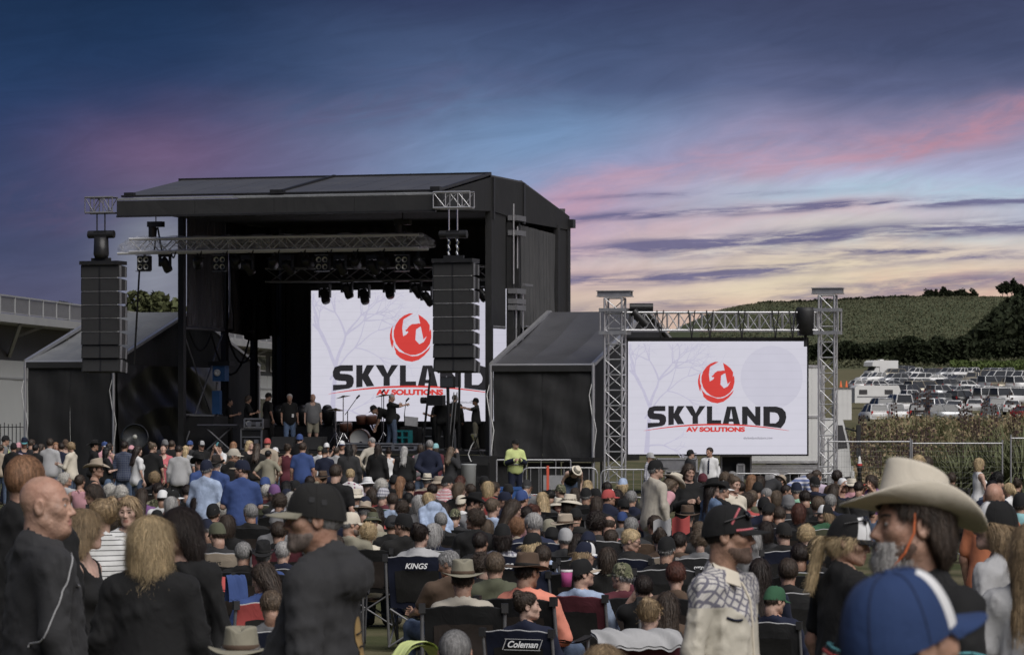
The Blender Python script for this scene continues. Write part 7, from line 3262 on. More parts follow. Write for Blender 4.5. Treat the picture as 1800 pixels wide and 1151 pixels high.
340 900 140 S 10 - s:brn t:char jean d -
345 872 118 S -20 - l:dbr t:navy jean d - f
400 905 146 S 10 - m:brn t:blk jean d - f
440 885 130 S 0 - s:gry t:char jean d blk
330 852 106 S 10 - s:dbr t:char jean d -
250 858 108 S -10 - l:brn t:purple jean d - f
428 952 172 S 10 - s:gry t:char jean d blk
545 905 136 S 20 - s:dbr t:char jean d -
590 885 126 S 0 - c:brn t:navy jean d - f
590 940 165 S 0 - s:brn t:dgry jean d dgry
845 935 158 S 20 - s:dbr j:char jean d dgry
846 972 190 S 10 - c:brn t:char jean d - f
'''
# people at work on the stage deck: px, py, depth, ...
ONSTAGE = '''
550 692 -.1 T 176 - f:brn t:gry khaki d - fat,nod22,shorts
509 692 -.1 T 170 - s:sil p:blk denim d - fat,pass
472 690 1.2 T 60 cap:blk s:dbr t:char blk d - nod14
437 695 .9 T 80 - m:brn t:blk blk o - f,nod24
404 700 2.4 T 90 - s:blk t:char blk o -
657 699 .2 B -95 cap:blk s:dbr t:char blk d -
689 692 -.2 T 88 - z:gry t:char jean r - body60
764 700 .4 T -80 - s:brn t:blk blk o -
777 696 -.5 T 10 - s:blk t:blk blk o - id:camop
800 694 1.2 T 20 - s:brn j:char blk d -
836 700 .9 T -80 cap:blk s:brn t:dgry khaki r -
'''

CHAIR_MESH = {}
STUB = dict(gry=plain('grey stubble', (.17, .135, .115), .8, 0, .45, 90), dbr=plain('dark stubble', (.115, .075, .058), .8, 0, .45, 90))


def chair_meshes():
    if CHAIR_MESH:
        return CHAIR_MESH
    def panel(u, v):
        x = (-.29 + .58 * u) * (1 - .05 * (1 - v))
        b = math.sin(math.pi * u)
        return (x, -.215 - .135 * v - .035 * b * (1 - .4 * v) + .006 * math.sin(9 * v + 4 * u), .43 + .49 * v + .018 * b * v + .004 * math.sin(21 * u + 3 * v))
    m = MB()
    m.sheet(panel, 16, 12)
    m.sheet(lambda u, v: tuple(Vector(panel(u, v)) + Vector((0, -.028, 0))), 16, 12)
    m.sheet(lambda u, v: tuple(Vector(panel(u, 1)) + Vector((0, -.028 * v, .008 * math.sin(math.pi * v)))), 16, 2)
    CHAIR_MESH['backrest'] = m.mesh('backrest')
    m = MB()
    m.sheet(lambda u, v: (-.27 + .54 * u, -.2 + .5 * v, .40 - .05 * math.sin(math.pi * u) + .02 * v), 8, 6)
    m.sheet(lambda u, v: (-.27 + .54 * u, -.2 + .5 * v, .385 - .05 * math.sin(math.pi * u) + .02 * v), 8, 6)
    CHAIR_MESH['seat'] = m.mesh('seat')
    m = MB()
    for s in (-1, 1):
        m.tube((s * .30, -.20, .06), (s * .305, -.382, .935), .014, 6)
        m.tube((s * .30, .30, .05), (s * .32, .30, .62), .013, 6)
        m.tube((s * .30, -.22, .05), (s * .28, .30, .42), .011, 6)
        m.tube((s * .30, .30, .05), (s * .28, -.22, .42), .011, 6)
    m.tube((-.30, -.22, .05), (.28, -.24, .42), .011, 6)
    m.tube((.30, -.22, .05), (-.28, -.24, .42), .011, 6)
    m.tube((-.30, .30, .05), (.28, .30, .42), .011, 6)
    m.tube((.30, .30, .05), (-.28, .30, .42), .011, 6)
    CHAIR_MESH['frame'] = m.mesh('frame')
    m = MB()
    m.sheet(lambda u, v: (-.035 + .07 * u, -.30 + .62 * v, .64 - .03 * math.sin(math.pi * v)), 2, 8)
    m.sheet(lambda u, v: (-.035 + .07 * u, -.30 + .62 * v, .625 - .03 * math.sin(math.pi * v)), 2, 8)
    CHAIR_MESH['armrest'] = m.mesh('armrest')
    m = MB()
    m.box((0, 0, 0), (.05, .05, .07))
    CHAIR_MESH['corner'] = m.mesh('corner_cap')
    m = MB()
    m.sheet(lambda u, v: tuple(Vector(panel(.12 + .76 * u, .12 + .62 * v)) + Vector((0, -.036, 0))), 10, 8)
    CHAIR_MESH['panel'] = m.mesh('mesh_panel')
    m = MB()
    pts = [tuple(Vector(panel(u / 16, 1)) + Vector((0, -.02, .006))) for u in range(17)]
    m.path(pts, .0065, 4)
    CHAIR_MESH['piping'] = m.mesh('piping')
    return CHAIR_MESH


def lettering(body, h, slant=0.0):
    cu = bpy.data.curves.new('lettering', 'FONT')
    cu.body = body
    cu.size = h * 1.35
    cu.shear = slant
    cu.offset = h * .03
    cu.align_x = 'CENTER'
    cu.align_y = 'CENTER'
    ob = bpy.data.objects.new('lettering', cu)
    me = bpy.data.meshes.new_from_object(ob)
    bpy.data.objects.remove(ob)
    return me


def make_chair(loc, rz, s, colr, label, opts, lod):
    c = chair_meshes()
    o = thing('camp_chair', label, 'chair', loc, rz, 'folding camp chairs in the crowd', s)
    m = cloth(colr)
    link('backrest', c['backrest'], m, o)
    link('seat', c['seat'], m, o)
    link('frame', c['frame'], DSTEEL, o)
    for sx in (-1, 1):
        link('armrest', c['armrest'], m, o, (sx * .32, 0, 0))
        if lod:
            link('corner_cap', c['corner'], BLACKP, o, (sx * .305, -.382, .925))
    if lod:
        link('mesh_panel', c['panel'], cloth('char' if colr != 'blk' else 'brnblk'), o)
        if colr in ('navy', 'green', 'olive', 'dgry', 'tan', 'red'):
            link('piping', c['piping'], cloth('lgry'), o)
    if 'dashes' in opts:
        m_ = MB()
        for k, hh in enumerate((.012, .006, .022, .016, .006, .022, .008, .020)):
            m_.box((-.13 + .036 * k, -.416, .845), (.012 if k % 3 else .02, .003, hh))
        m_.build('worn_print', cloth('lgry'), o)
    t = [q[5:] for q in opts if q.startswith('text:')]
    if t:
        hh = .055 if t[0] in ('KINGS', 'Coleman') else .045
        me = lettering(t[0], hh, .25 if t[0] in ('KINGS', 'Coleman') else 0)
        link('lettering', me, cloth('blk') if 'dark' in opts else cloth('wht'), o, (.0 if t[0] != 'Coleman' else .06, -.415, .845 if t[0] != 'Coleman' else .83), (R(90 - 15 + 1), 0, 0))
        if t[0] == 'Coleman':
            b = MB()
            for z in (-.045, .045):
                b.beam((-.16, 0, z), (.16, 0, z), .004, .005)
            for x in (-.16, .16):
                b.beam((x - .012, 0, -.045), (x + .012, 0, .045), .004, .005)
            q = b.build('logo_border', cloth('lgry'), o)
            q.location, q.rotation_euler = (.06, -.412, .83), (R(-14), 0, 0)
    return o


class Pers:
    pass


def parse(line, stage=False):
    q = line.split()
    p = Pers()
    p.px, p.py, p.sc = float(q[0]), float(q[1]), float(q[2])
    p.pose, p.face = q[3], float(q[4])
    p.hat, p.hair, p.top, p.bot, p.arms, p.chair = q[5:11]
    p.opt = q[11].split(',') if len(q) > 11 else []
    if len(q) > 12:
        p.opt += q[12].split(',')
    p.stage = stage
    p.fem = 1 if 'f' in p.opt else 0
    g = lambda k, d=None: next((o[len(k):] for o in p.opt if o.startswith(k)), d)
    p.id = g('id:')
    p.body = float(g('body', 'nan'))
    p.nod = float(g('nod', '0'))
    return p


PEOPLE = [parse(l) for l in CROWD.strip().splitlines()] + [parse(l, True) for l in ONSTAGE.strip().splitlines()]


def describe(p):
    bits = []
    if p.hat != '-':
        k, c = p.hat.split(':')
        c = c.split('/')
        w_ = WORDS[c[0]] + ' ' + HATNAME[k]
        if k == 'truck' and len(c) > 1 and c[1] != c[0]:
            w_ += ' with ' + WORDS[c[1]] + ' front'
        elif len(c) > 1 and c[1] != c[0]:
            w_ += ' with ' + WORDS[c[1]] + ' peak'
        bits.append(w_)
    elif p.hair == '-':
        bits.append('bald head')
    else:
        a, b = p.hair.split(':')
        bits.append(f'{HAIRS[a]} {HAIRW[b]} hair')
    st_, tcol = p.top.split(':')
    bits.append(f'{WORDS[tcol]} {TOPN[st_]}')
    return bits


POST = dict(T='standing', S='seated', F='leaning', B='bending', L='stooping', K='kneeling')


def facing(a):
    a = (a + 180) % 360 - 180
    if abs(a) < 35:
        return 'back turned'
    if abs(a) > 138:
        return 'facing the camera'
    return 'facing right' if a > 0 else 'facing left'


for p in PEOPLE:
    p.bits = describe(p)
    p.core = ' and '.join(p.bits)
    p.post = POST[p.pose]
    where = ' on the stage' if p.stage else ''
    p.label = f'{p.post} person with {p.core}{where}'
cnt = {}
for p in PEOPLE:
    cnt[p.label] = cnt.get(p.label, 0) + 1
for p in PEOPLE:
    if cnt[p.label] > 1:
        p.label = f'{p.label}, {facing(p.face)}'
cnt2 = {}
for p in PEOPLE:
    cnt2[p.label] = cnt2.get(p.label, 0) + 1
uniq = [p for p in PEOPLE if cnt[f'{p.post} person with {p.core}' + (' on the stage' if p.stage else '')] == 1 and not p.stage]
for p in PEOPLE:
    p.tail = ''
    if cnt2[p.label] > 1:
        near = sorted((q for q in uniq if q is not p and q.bits[0] != p.bits[0]), key=lambda q: (q.px - p.px) ** 2 + (1.5 * (q.py - p.py)) ** 2)
        q = near[0]
        dx, dy = p.px - q.px, p.py - q.py
        rel = ('right of' if dx > 0 else 'left of') if abs(dx) > abs(dy) else ('nearer than' if dy > 0 else 'beyond')
        p.tail = f'{rel} the {q.bits[0]}'
        p.label = f'{p.post} person with {p.core}, {rel} the {q.bits[0]}'
        if len(p.label.split()) > 16:
            p.label = f'person in ' + p.core.replace(' and ', ', ') + f', {rel} the {q.bits[0]}'


seen = {}
for p in PEOPLE:
    seen.setdefault(p.label, []).append(p)
for lab, ps in seen.items():
    for k, p in enumerate(ps[1:]):
        near = sorted((q for q in uniq if q is not p and q.bits[0] != p.bits[0]), key=lambda q: (q.px - p.px) ** 2 + (1.5 * (q.py - p.py)) ** 2)
        q = near[1 + k]
        p.tail = ('right of' if p.px > q.px else 'left of') + f' the {q.bits[0]}'
        p.label = f'{p.post} person in ' + p.core.replace(' and ', ', ') + ', ' + p.tail


def hat_parts(p, head, lod):
    k, c = p.hat.split(':')
    c = c.split('/')
    if k in ('cap', 'truck'):
        crown, vis, btn = cap_meshes(lod)
        c2 = c[1] if len(c) > 1 else c[0]
        c3 = c[2] if len(c) > 2 else c[0]
        front, peak = (c2, c3) if k == 'truck' else (c3 if len(c) > 2 else c[0], c2)
        o = link('cap', crown, [cloth(c[0]), cloth(front)], head[0], head[1], head[2], head[3])
        link('visor', vis, cloth(peak), o)
        link('button', btn, cloth(peak), o)
        if lod == 2:
            link('seam', BC['seam'], cloth('char' if c[0] != 'rblue' else 'navy'), o)
        return o
    if k == 'beanie':
        return link('beanie', beanie_mesh(lod), cloth(c[0]), head[0], head[1], head[2], head[3])
    crown, brim, band = brim_meshes(k, lod)
    o = link('hat', crown, cloth(c[0]), head[0], head[1], head[2], head[3])
    link('brim', brim, cloth(c[0]), o)
    bc = {'sun': c[0], 'bucket': c[0]}.get(k, 'blk' if k == 'straw' else 'brown' if c[0] in ('khaki', 'tan', 'beige') else 'char' if c[0] != 'cream' else 'cream')
    link('hat_band', band, cloth('navy' if 'bandnavy' in p.opt else bc), o)
    return o


HATADD = dict(cap=.012, truck=.012, cow=.055, brim=.035, sun=.012, bucket=.002, straw=.03, beanie=.028)


def solve(p, nom):
    zt = lambda Y: CZ - (p.py - HY) / F * Y
    gy = lambda Y: gz((p.px - CX) / F * Y, Y)
    lo_s, hi_s = (.86 if p.fem else .92, 1.09) if p.pose in 'TBL' else (.90, 1.10)
    if 'c' in p.opt:
        lo_s, hi_s = .62, .82
    if p.sc:
        Y = F / p.sc
        s = (zt(Y) - gy(Y)) / nom
        if lo_s <= s <= hi_s:
            return Y, s
        s = min(max(s, lo_s), hi_s)
    else:
        s = RND.uniform(.97, 1.03)
    a, b = 5.0, 106.0
    for _ in range(40):
        m_ = (a + b) / 2
        if zt(m_) - gy(m_) > s * nom:
            a = m_
        else:
            b = m_
    Y = (a + b) / 2
    if p.sc and Y > 1.35 * F / p.sc:
        Y = 1.35 * F / p.sc
    if Y > 103.5:
        Y = 103.5
    s = (zt(Y) - gy(Y)) / nom
    return Y, s


def build_person(i, p):
    heavy = 1.0 if 'heavy' in p.opt else 0.0
    fat = 1.0 if 'fat' in p.opt else (.35 if i % 3 == 0 else 0.0)
    if fat == .35:
        fat = .3
    s0 = skel(p.pose, p.arms)
    hs = .965 if p.fem else 1.0
    nom = s0['head'][2] + .117 * hs + (HATADD[p.hat.split(':')[0]] if p.hat != '-' else .008 if p.hair != '-' else 0)
    if p.hair[:1] == 'b' and p.hat == '-':
        nom += .02
    if p.stage:
        v_ = p.sc
        u, z = SP(p.px, p.py, v_)
        Y = s2w(u, v_).y
        g = DECK
        s = (z - g) / nom
        if p.pose == 'B':
            s = max(s, .95)
        s = min(max(s, .92), 1.06)
        zb = g
    else:
        Y, s = solve(p, nom)
        zb = None
    sc = F / Y
    lod = 0 if sc < 86 else 1 if sc < 275 else 2
    body = p.body if p.body == p.body else (p.face if p.pose in 'TBL' else max(-22, min(22, p.face * .4)) if abs(p.face) < 120 else p.face)
    yaw = (p.face - body + 180) % 360 - 180
    yaw = max(-75, min(75, round(yaw / 15) * 15))
    if p.id:
        yaw = max(-75, min(75, p.face - body))
    nod = round(p.nod / 6) * 6
    if not p.id and not p.nod and lod < 2:
        yaw = max(-75, min(75, yaw + (0, 15, 0, -15, 0, -30, 0, 15)[(i * 5 + 3) % 8]))
        nod = (0, 6, 12, 0, -6, 0, 18)[(i * 3 + 1) % 7]
    rz = -R(body)
    head_l = s0['head']
    c, s_ = math.cos(rz), math.sin(rz)
    hx, hy = head_l[0] * c - head_l[1] * s_, head_l[0] * s_ + head_l[1] * c
    X = (p.px - CX) / F * Y
    x, y = X - hx * s, Y - hy * s
    if p.stage:
        z = zb
    else:
        z = gz(X, Y)
    label = p.label
    o = thing('person', label, 'person', (x, y, z), rz, 'people working on the stage' if p.stage else 'crowd watching the stage', s)
    skin = skinm((i * 7 + int(p.px)) % 3 if not p.fem else (0, 3, 1)[i % 3])
    brow = hairm(p.hair.split(':')[1]) if p.hair != '-' and p.hair.split(':')[1] in ('brn', 'dbr', 'blk', 'aub', 'gin', 'lbr') else BROW
    bme = body_mesh(p.pose, p.arms, p.fem, fat, yaw, nod, lod, heavy)
    link('body', bme, [skin, LIP, EYE, brow, EYEW], o)
    st_, tcol = p.top.split(':')
    tme = top_mesh(p.pose, p.arms, p.fem, fat, st_, lod, i % 5)
    if st_ == 'v':
        tu = top_mesh(p.pose, p.arms, p.fem, fat, 's' if not p.fem else 't', lod, i % 5)
        link('shirt', tu, cloth('gry' if not p.fem else 'pink'), o)
        vv = link('vest', tme, cloth(tcol), o, scale=(1.06, 1.08, 1.0))
    else:
        link({'t': 'tshirt', 'p': 'polo_shirt', 's': 'shirt', 'j': 'jacket', 'h': 'hooded_top', 'k': 'tank_top', 'd': 'sundress'}[st_], tme, cloth(tcol), o)
    bst = 'shorts' if 'shorts' in p.opt else 'long'
    link('shorts' if bst == 'shorts' else 'trousers', bottom_mesh(p.pose, p.fem, bst, min(lod, 1)), cloth(p.bot), o)
    link('shoes', shoes_mesh(p.pose, lod), SHOE, o)
    Rm = Matrix(head_rot(p.pose, yaw, nod).tolist()).to_euler()
    H = (o, tuple(head_l), Rm, (hs, hs, hs))
    capped = 0 if p.hat == '-' else 1 if p.hat[:3] in ('cap', 'tru', 'bea') else 2
    if p.hair != '-':
        a, b = p.hair.split(':')
        link('hair', hair_mesh(a, lod, i % 3 if lod == 2 else 0, capped), hairm(b), *H)
    if capped:
        hat = hat_parts(p, H, lod)
        if p.id == 'cowboy':
            hat.rotation_euler = (Matrix(head_rot(p.pose, yaw, nod).tolist()) @ Matrix.Rotation(R(10), 3, 'X') @ Matrix.Rotation(R(11), 3, 'Y')).to_euler()
    for k in ('stub', 'goatee'):
        if k in p.opt:
            hc = p.hair.split(':')[1]
            q = link('beard', beard_mesh('goatee' if k == 'goatee' else 'stub', max(lod, 1)), hairm('sil') if k == 'goatee' else STUB['gry' if hc == 'gry' else 'dbr'], *H)
            if k == 'stub':
                q.scale = (hs * .985, hs * .985, hs * 1.0)
    if 'shades' in p.opt or 'glasses' in p.opt:
        m = MB()
        for sx in (-1, 1):
            m.box((sx * .033, .094, .006), (.05, .006, .032 if 'shades' in p.opt else .004))
            if 'glasses' in p.opt:
                m.box((sx * .033, .094, -.014), (.046, .005, .004))
                m.box((sx * .057, .092, -.004), (.004, .005, .022))
                m.box((sx * .010, .096, -.002), (.004, .005, .018))
            m.tube((sx * .058, .092, .010), (sx * .080, -.010, .012), .0025, 4)
        m.build('sunglasses' if 'shades' in p.opt else 'spectacles', SHADES, o, loc=H[1], rot=H[2])
    p.o, p.Y, p.s, p.H, p.skel, p.lod, p.bodydir = o, Y, s, H, s0, lod, body
    p.floor = z
    # seat
    if p.chair != '-' and not p.stage:
        core = p.core + ((', ' + p.tail) if p.tail else '')
        lab = f'{WORDS.get(p.chair, p.chair)} camp chair under the {p.post} person with {core}'
        if len(lab.split()) > 16:
            lab = f'{WORDS.get(p.chair, p.chair)} camp chair of person with {core}'
        if len(lab.split()) > 16:
            lab = f'{WORDS.get(p.chair, p.chair)} chair of person in ' + core.replace(' and ', ', ')
        if len(lab.split()) > 16:
            lab = f'{WORDS.get(p.chair, p.chair)} chair, person in {p.bits[0]}' + ((', ' + p.tail) if p.tail else '')
        make_chair((x, y, z), rz, s, p.chair, lab, p.opt, lod)
    return o


for i, p in enumerate(PEOPLE):
    build_person(i, p)
BY = {p.id: p for p in PEOPLE if p.id}


def tw(p, q):
    """torso frame point -> the person's own frame"""
    return tuple(p.skel['W'](q))


def on_back(p, x, z, push=.0):
    """a point on the outer clothing, by casting from behind onto the top mesh (person frame)"""
    o = next(c for c in p.o.children if c.name.split('.')[0] in ('hooded_top', 'jacket', 'shirt', 'tshirt'))
    hit, loc, nrm, _ = o.ray_cast(Vector((x, -1.0, z)), Vector((0, 1, 0)))
    return (loc + nrm * push, nrm) if hit else (Vector((x, -.2, z)), Vector((0, -1, 0)))


def project(p, pts, d, part, push=.004):
    """drop points onto a garment along direction d (person frame)"""
    o = next(c for c in p.o.children if c.name.split('.')[0] == part)
    out = []
    for q in pts:
        hit, loc, nrm, _ = o.ray_cast(Vector(q), Vector(d))
        if hit:
            out.append(loc + nrm * push)
    return out


# ---- details of the nearest people ------------------------------------------
dg_update = bpy.context.view_layer.update
dg_update()
p = BY['bald']                                # white piping over the raglan seam, zip and chest pocket
m = MB()
line = project(p, [(1.0, .06 - .16 * t, 1.46 - .36 * t) for t in np.linspace(0, 1, 26)], (-1, 0, 0), 'jacket')
m.path(line, .0035, 5)
line = project(p, [(1.0, .05 + .09 * t, 1.46 - .03 * t) for t in np.linspace(0, 1, 8)], (-1, 0, 0), 'jacket')
m.path(line, .0035, 5)
m.build('piping', cloth('lgry'), p.o)
m = MB()
line = project(p, [(.0, 1.0, 1.50 - .6 * t) for t in np.linspace(0, 1, 30)], (0, -1, 0), 'jacket')
m.path(line, .005, 5)
m.build('zip', BLACKM, p.o)
m = MB()
line = project(p, [(.11 + .05 * t, 1.0, 1.33 + .01 * t) for t in np.linspace(0, 1, 6)], (0, -1, 0), 'jacket')
m.path(line, .006, 5)
m.build('pocket_zip', STEEL, p.o)
p = BY['hoodie']                              # gold round emblem on the back, peak patches
c_, nrm = on_back(p, .03, 1.20, .004)
m = MB()
rows_ = []
for a in np.linspace(0, 2 * math.pi, 25)[:-1]:
    q, _ = on_back(p, .03 + .055 * math.cos(a), 1.20 + .085 * math.sin(a), .004)
    rows_.append(q)
m.add([c_ + nrm * .003] + rows_, [(0, 1 + k, 1 + (k + 1) % 24) for k in range(24)], True)
m.build('emblem', plain('gold print', (.30, .20, .08), .6, 0, .35, 30), p.o)
for dz in (-.022, .026):
    m = MB()
    pts = [on_back(p, .03 + .05 * t, 1.20 + dz + .006 * t, .009)[0] for t in np.linspace(-1, 1, 9)]
    m.path(pts, .0035, 4)
    m.build('emblem_stripe', cloth('char'), p.o)
hat = next(c for c in p.o.children if c.name.startswith('cap'))
for y_, z_ in ((.01, .072), (-.035, .062)):
    hit, loc, nrm, _ = hat.ray_cast(Vector((-1, y_, z_)), Vector((1, 0, 0)))
    if hit:
        m = MB()
        m.box(loc, (.004, .020, .020), M=nrm.to_track_quat('X', 'Z').to_matrix())
        m.build('patch', cloth('dgry'), hat)
p = BY['plaid']                               # open collar, placket, smile pockets, sunglasses on the peak
m = MB()
for sx in (1,):
    a, b, c_, d_ = [Vector(tw(p, q)) for q in ((sx * .066, -.03, .572), (sx * .034, .078, .530), (sx * .078, .118, .470), (sx * .112, .03, .500))]
    m.prism([a, b, c_, d_], (sx * .004, .004, .004))
a = [Vector(tw(p, q)) for q in ((.066, -.03, .572), (.0, -.088, .585), (-.066, -.03, .572), (-.088, -.04, .525), (0, -.112, .525), (.088, -.04, .525))]
m.prism(a, (0, -.004, .002))
m.build('collar', cloth('cream'), p.o)
m = MB()
m.path(project(p, [(.004, 1.0, 1.44 - .56 * t) for t in np.linspace(0, 1, 28)], (0, -1, 0), 'shirt', .003), .006, 5)
m.build('placket', cloth('cream'), p.o)
for sx in (-1, 1):
    m = MB()
    m.path(project(p, [(sx * (.075 + .06 * t), 1.0, 1.285 - .02 * t + .03 * t * t) for t in np.linspace(0, 1, 9)], (0, -1, 0), 'shirt', .004), .0055, 5)
    m.build('smile_pocket', cloth('navy'), p.o)
hat = next(c for c in p.o.children if c.name.startswith('cap'))
m = MB()
for sx in (-1, 1):
    m.lathe([(0, .008), (.018, .006), (.026, 0), (.018, -.006), (0, -.008)], 12, (0, 0, 0))
sg = [tuple(v) for v in m.v]
m = MB()
for sx in (-1, 1):
    b = MB()
    b.lathe([(0, .010), (.020, .007), (.029, 0), (.0, -.004)], 14, (0, 0, 0), 1, .8)
    M = Matrix.Rotation(R(-58), 3, 'X') @ Matrix.Rotation(R(0), 3, 'Y')
    m.add([M @ Vector(v) + Vector((sx * .034, .082, .088)) for v in b.v], b.f, True)
    m.tube((sx * .060, .075, .088), (sx * .094, -.01, .060), .004, 5)
m.tube((-.012, .09, .092), (.012, .09, .092), .004, 5)
m.build('sunglasses', SHADES, hat)
for k, (y0, y1) in enumerate(((.055, .095),)):
    m = MB()
    for sx in (-1, 1):
        q = []
        for t in np.linspace(0, 1, 10):
            hit, loc, nrm, _ = hat.ray_cast(Vector((sx * 1.0, .02 + .03 * t, .05 + .068 * t)), Vector((-sx, 0, 0)))
            if hit:
                q.append(loc + nrm * .002)
        m.path(q, .0055, 5)
        m.path([(.0875 * math.sin(a) * sx, .108 * math.cos(a) - .006, .029 - 2.6 * .35 * (.0865 * math.sin(a)) ** 2) for a in np.linspace(.05, 1.15, 10)], .006, 5)
    m.build('red_panel', cloth('coral'), hat)
p = BY['cowboy']                              # orange chin cord, braid on the brim edge, coloured sleeve bands, open collar
m = MB()
hd = [Vector(q) for q in ((-.083, .015, .035), (-.082, .018, -.02), (-.070, .040, -.075), (-.035, .070, -.122), (0, .082, -.138), (.035, .070, -.122), (.070, .040, -.075), (.082, .018, -.02), (.083, .015, .035))]
m.path(hd, .0035, 6)
m.tube((0, .082, -.138), (0, .085, -.175), .006, 6)
m.build('chin_cord', plain('orange cord', (.62, .16, .06), .6), p.o, loc=p.H[1], rot=p.H[2])
for k, (t, cc, rr_) in enumerate(((.50, 'teal', .0050), (.535, 'dgry', .005), (.57, 'red', .0075), (.605, 'cream', .004), (.64, 'orange', .0065), (.675, 'red', .006))):
    m = MB()
    for sd in 'LR':
        a, b = p.skel['sh' + sd], p.skel['el' + sd]
        ax_ = Vector(b - a).normalized()
        c_ = Vector(a + (b - a) * t)
        e1 = ax_.orthogonal().normalized()
        e2 = ax_.cross(e1)
        ring = [c_ + (e1 * math.cos(q) + e2 * math.sin(q)) * (.0735 + .003 * math.sin(6 * q + k)) for q in np.linspace(0, 2 * math.pi, 21)]
        m.path(ring, rr_, 6)
    m.build('sleeve_band', cloth(cc), p.o)
m = MB()
for sx in (-1, 1):
    a, b, c_, d_ = [Vector(tw(p, q)) for q in ((sx * .070, -.03, .575), (sx * .05, .07, .535), (sx * .105, .125, .435), (sx * .14, .0, .51))]
    m.prism([a, b, c_, d_], (sx * .004, .004, .004))
m.build('collar', cloth('blk'), p.o)
m = MB()
m.path(project(p, [(-.14 - .02 * t, 1.0 - 0 * t, 1.46 - .5 * t) for t in np.linspace(0, 1, 20)], (0, -1, 0), 'tshirt', .006), .012, 5)
m.build('shoulder_strap', cloth('brnblk'), p.o)
p = BY['trucker']                             # printed front panel of the cap
hat = next(c for c in p.o.children if c.name.startswith('cap'))
def on_cap(pts):
    out = []
    for x, z in pts:
        hit, loc, nrm, _ = hat.ray_cast(Vector((x, 1.0, z)), Vector((0, -1, 0)))
        if hit:
            out.append(loc + nrm * .0015)
    return out


rr2 = random.Random(4)
for nm, cc, lines_ in (('red_print', 'red', [[(-.032 + .010 * q + rr2.uniform(-.002, .002), zz + rr2.uniform(-.003, .003)) for q in range(5)] for zz in (.040, .050, .060, .068)]),
                       ('navy_print', 'navy', [[(.016, .066), (.026, .058), (.018, .050), (.028, .044)], [(.012, .060), (.032, .062)], [(.010, .040), (.034, .037)], [(.022, .070), (.024, .046)]])):
    m = MB()
    for ln in lines_:
        m.path(on_cap([(x, z) for x, z in ln]), .0018, 4)
    m.build(nm, cloth(cc), hat)
m = MB()
bl = MB()
for sx in (-1, 1):
    bl.lathe([(0, .010), (.020, .007), (.028, 0), (.0, -.004)], 12, (0, 0, 0), 1, .8)
for sx in (-1, 1):
    M = Matrix.Rotation(R(-58), 3, 'X')
    b = MB()
    b.lathe([(0, .010), (.020, .007), (.029, 0), (.0, -.004)], 14, (0, 0, 0), 1, .8)
    m.add([M @ Vector(v) + Vector((sx * .034, .060, .118)) for v in b.v], b.f, True)
    m.tube((sx * .060, .055, .118), (sx * .092, -.03, .085), .004, 5)
m.build('sunglasses', SHADES, hat)
p = BY['guard']                               # dark lower sleeves and silver tape on the yellow jacket
m = MB()
for sd in 'LR':
    e, w_ = p.skel['el' + sd], p.skel['wr' + sd]
    m.tube(tuple(e + (w_ - e) * .05), tuple(w_), .082, 10, .070)
m.build('cuff', cloth('navy'), p.o)
m = MB()
ring = project(p, [(1.2 * math.sin(a), 1.2 * math.cos(a), 1.13) for a in np.linspace(0, 6.283, 30)], (0, 0, 0), 'jacket') if False else []
pts = []
gar = next(c for c in p.o.children if c.name.startswith('jacket'))
for a in np.linspace(-1.6, 1.6, 22):
    d = Vector((math.sin(a), math.cos(a), 0))
    hit, loc, nrm, _ = gar.ray_cast(Vector((0, 0, 1.10)) + d * 1.0, -d)
    if hit and abs(loc.x) < .21:
        pts.append(loc + nrm * .006)
m.path(pts, .022, 5)
m.build('reflective_tape', cloth('lgry'), p.o)
p = BY['feltman']
for p in PEOPLE:
    if 'tie' in p.opt:
        m = MB()
        m.path(project(p, [(0, 1, 1.47 - .42 * t) for t in np.linspace(0, 1, 12)], (0, -1, 0), 'shirt', .006), .026, 5)
        m.build('tie', cloth('navy'), p.o)
        m = MB()
        for sx in (-1, 1):
            q = Vector(tw(p, (sx * .15, -.01, .535)))
            m.box(q, (.1, .055, .02))
        m.build('epaulette', cloth('navy'), p.o)
        m = MB()
        q = project(p, [(-1 if p.bodydir else 1, .0, 1.30)], (1, 0, 0), 'shirt', .003)
        if q:
            m.box(q[0], (.012, .06, .07))
            m.build('sleeve_badge', cloth('navy'), p.o)
    if 'pass' in p.opt:
        m = MB()
        q = project(p, [(-.08, 1, 1.08)], (0, -1, 0), 'polo_shirt', .01)
        if q:
            m.box(q[0], (.07, .012, .11))
            m.build('pass_card', WHITEP, p.o)
    if 'tick' in p.opt:
        hat = next(c for c in p.o.children if c.name.startswith('cap'))
        hit, loc, nrm, _ = hat.ray_cast(Vector((.045, -1, .06)), Vector((0, 1, 0)))
        if hit:
            m = MB()
            m.add([loc + nrm * .003 + Vector(q) for q in ((-.02, 0, 0), (-.012, 0, -.008), (.022, .004, .010), (-.010, 0, -.001))], [(0, 1, 2, 3)])
            m.build('tick_mark', cloth('wht'), hat)


def held(p, side, build, name, label, cat):
    """an object standing in a person's hand: top-level, placed in the world"""
    w_ = p.skel['wr' + side] + p.skel['fd' + side] / np.linalg.norm(p.skel['fd' + side]) * .06
    loc = p.o.matrix_basis @ Vector(w_)
    o = thing(name, label, cat, loc, p.o.rotation_euler.z)
    build(o)


def bottle(o):
    m = MB()
    m.lathe([(0, -.12), (.03, -.12), (.031, -.11), (.031, .02), (.014, .065), (.013, .10), (.015, .105), (0, .106)], 16)
    m.build('bottle', plain('brown bottle glass', (.03, .012, .006), .1, 0, .2, 10, spec=.8), o)
    m = MB()
    m.lathe([(.0318, -.08), (.0318, .0)], 16)
    m.build('bottle_label', plain('gold bottle label', (.45, .33, .14), .5, 0, .4, 60), o)


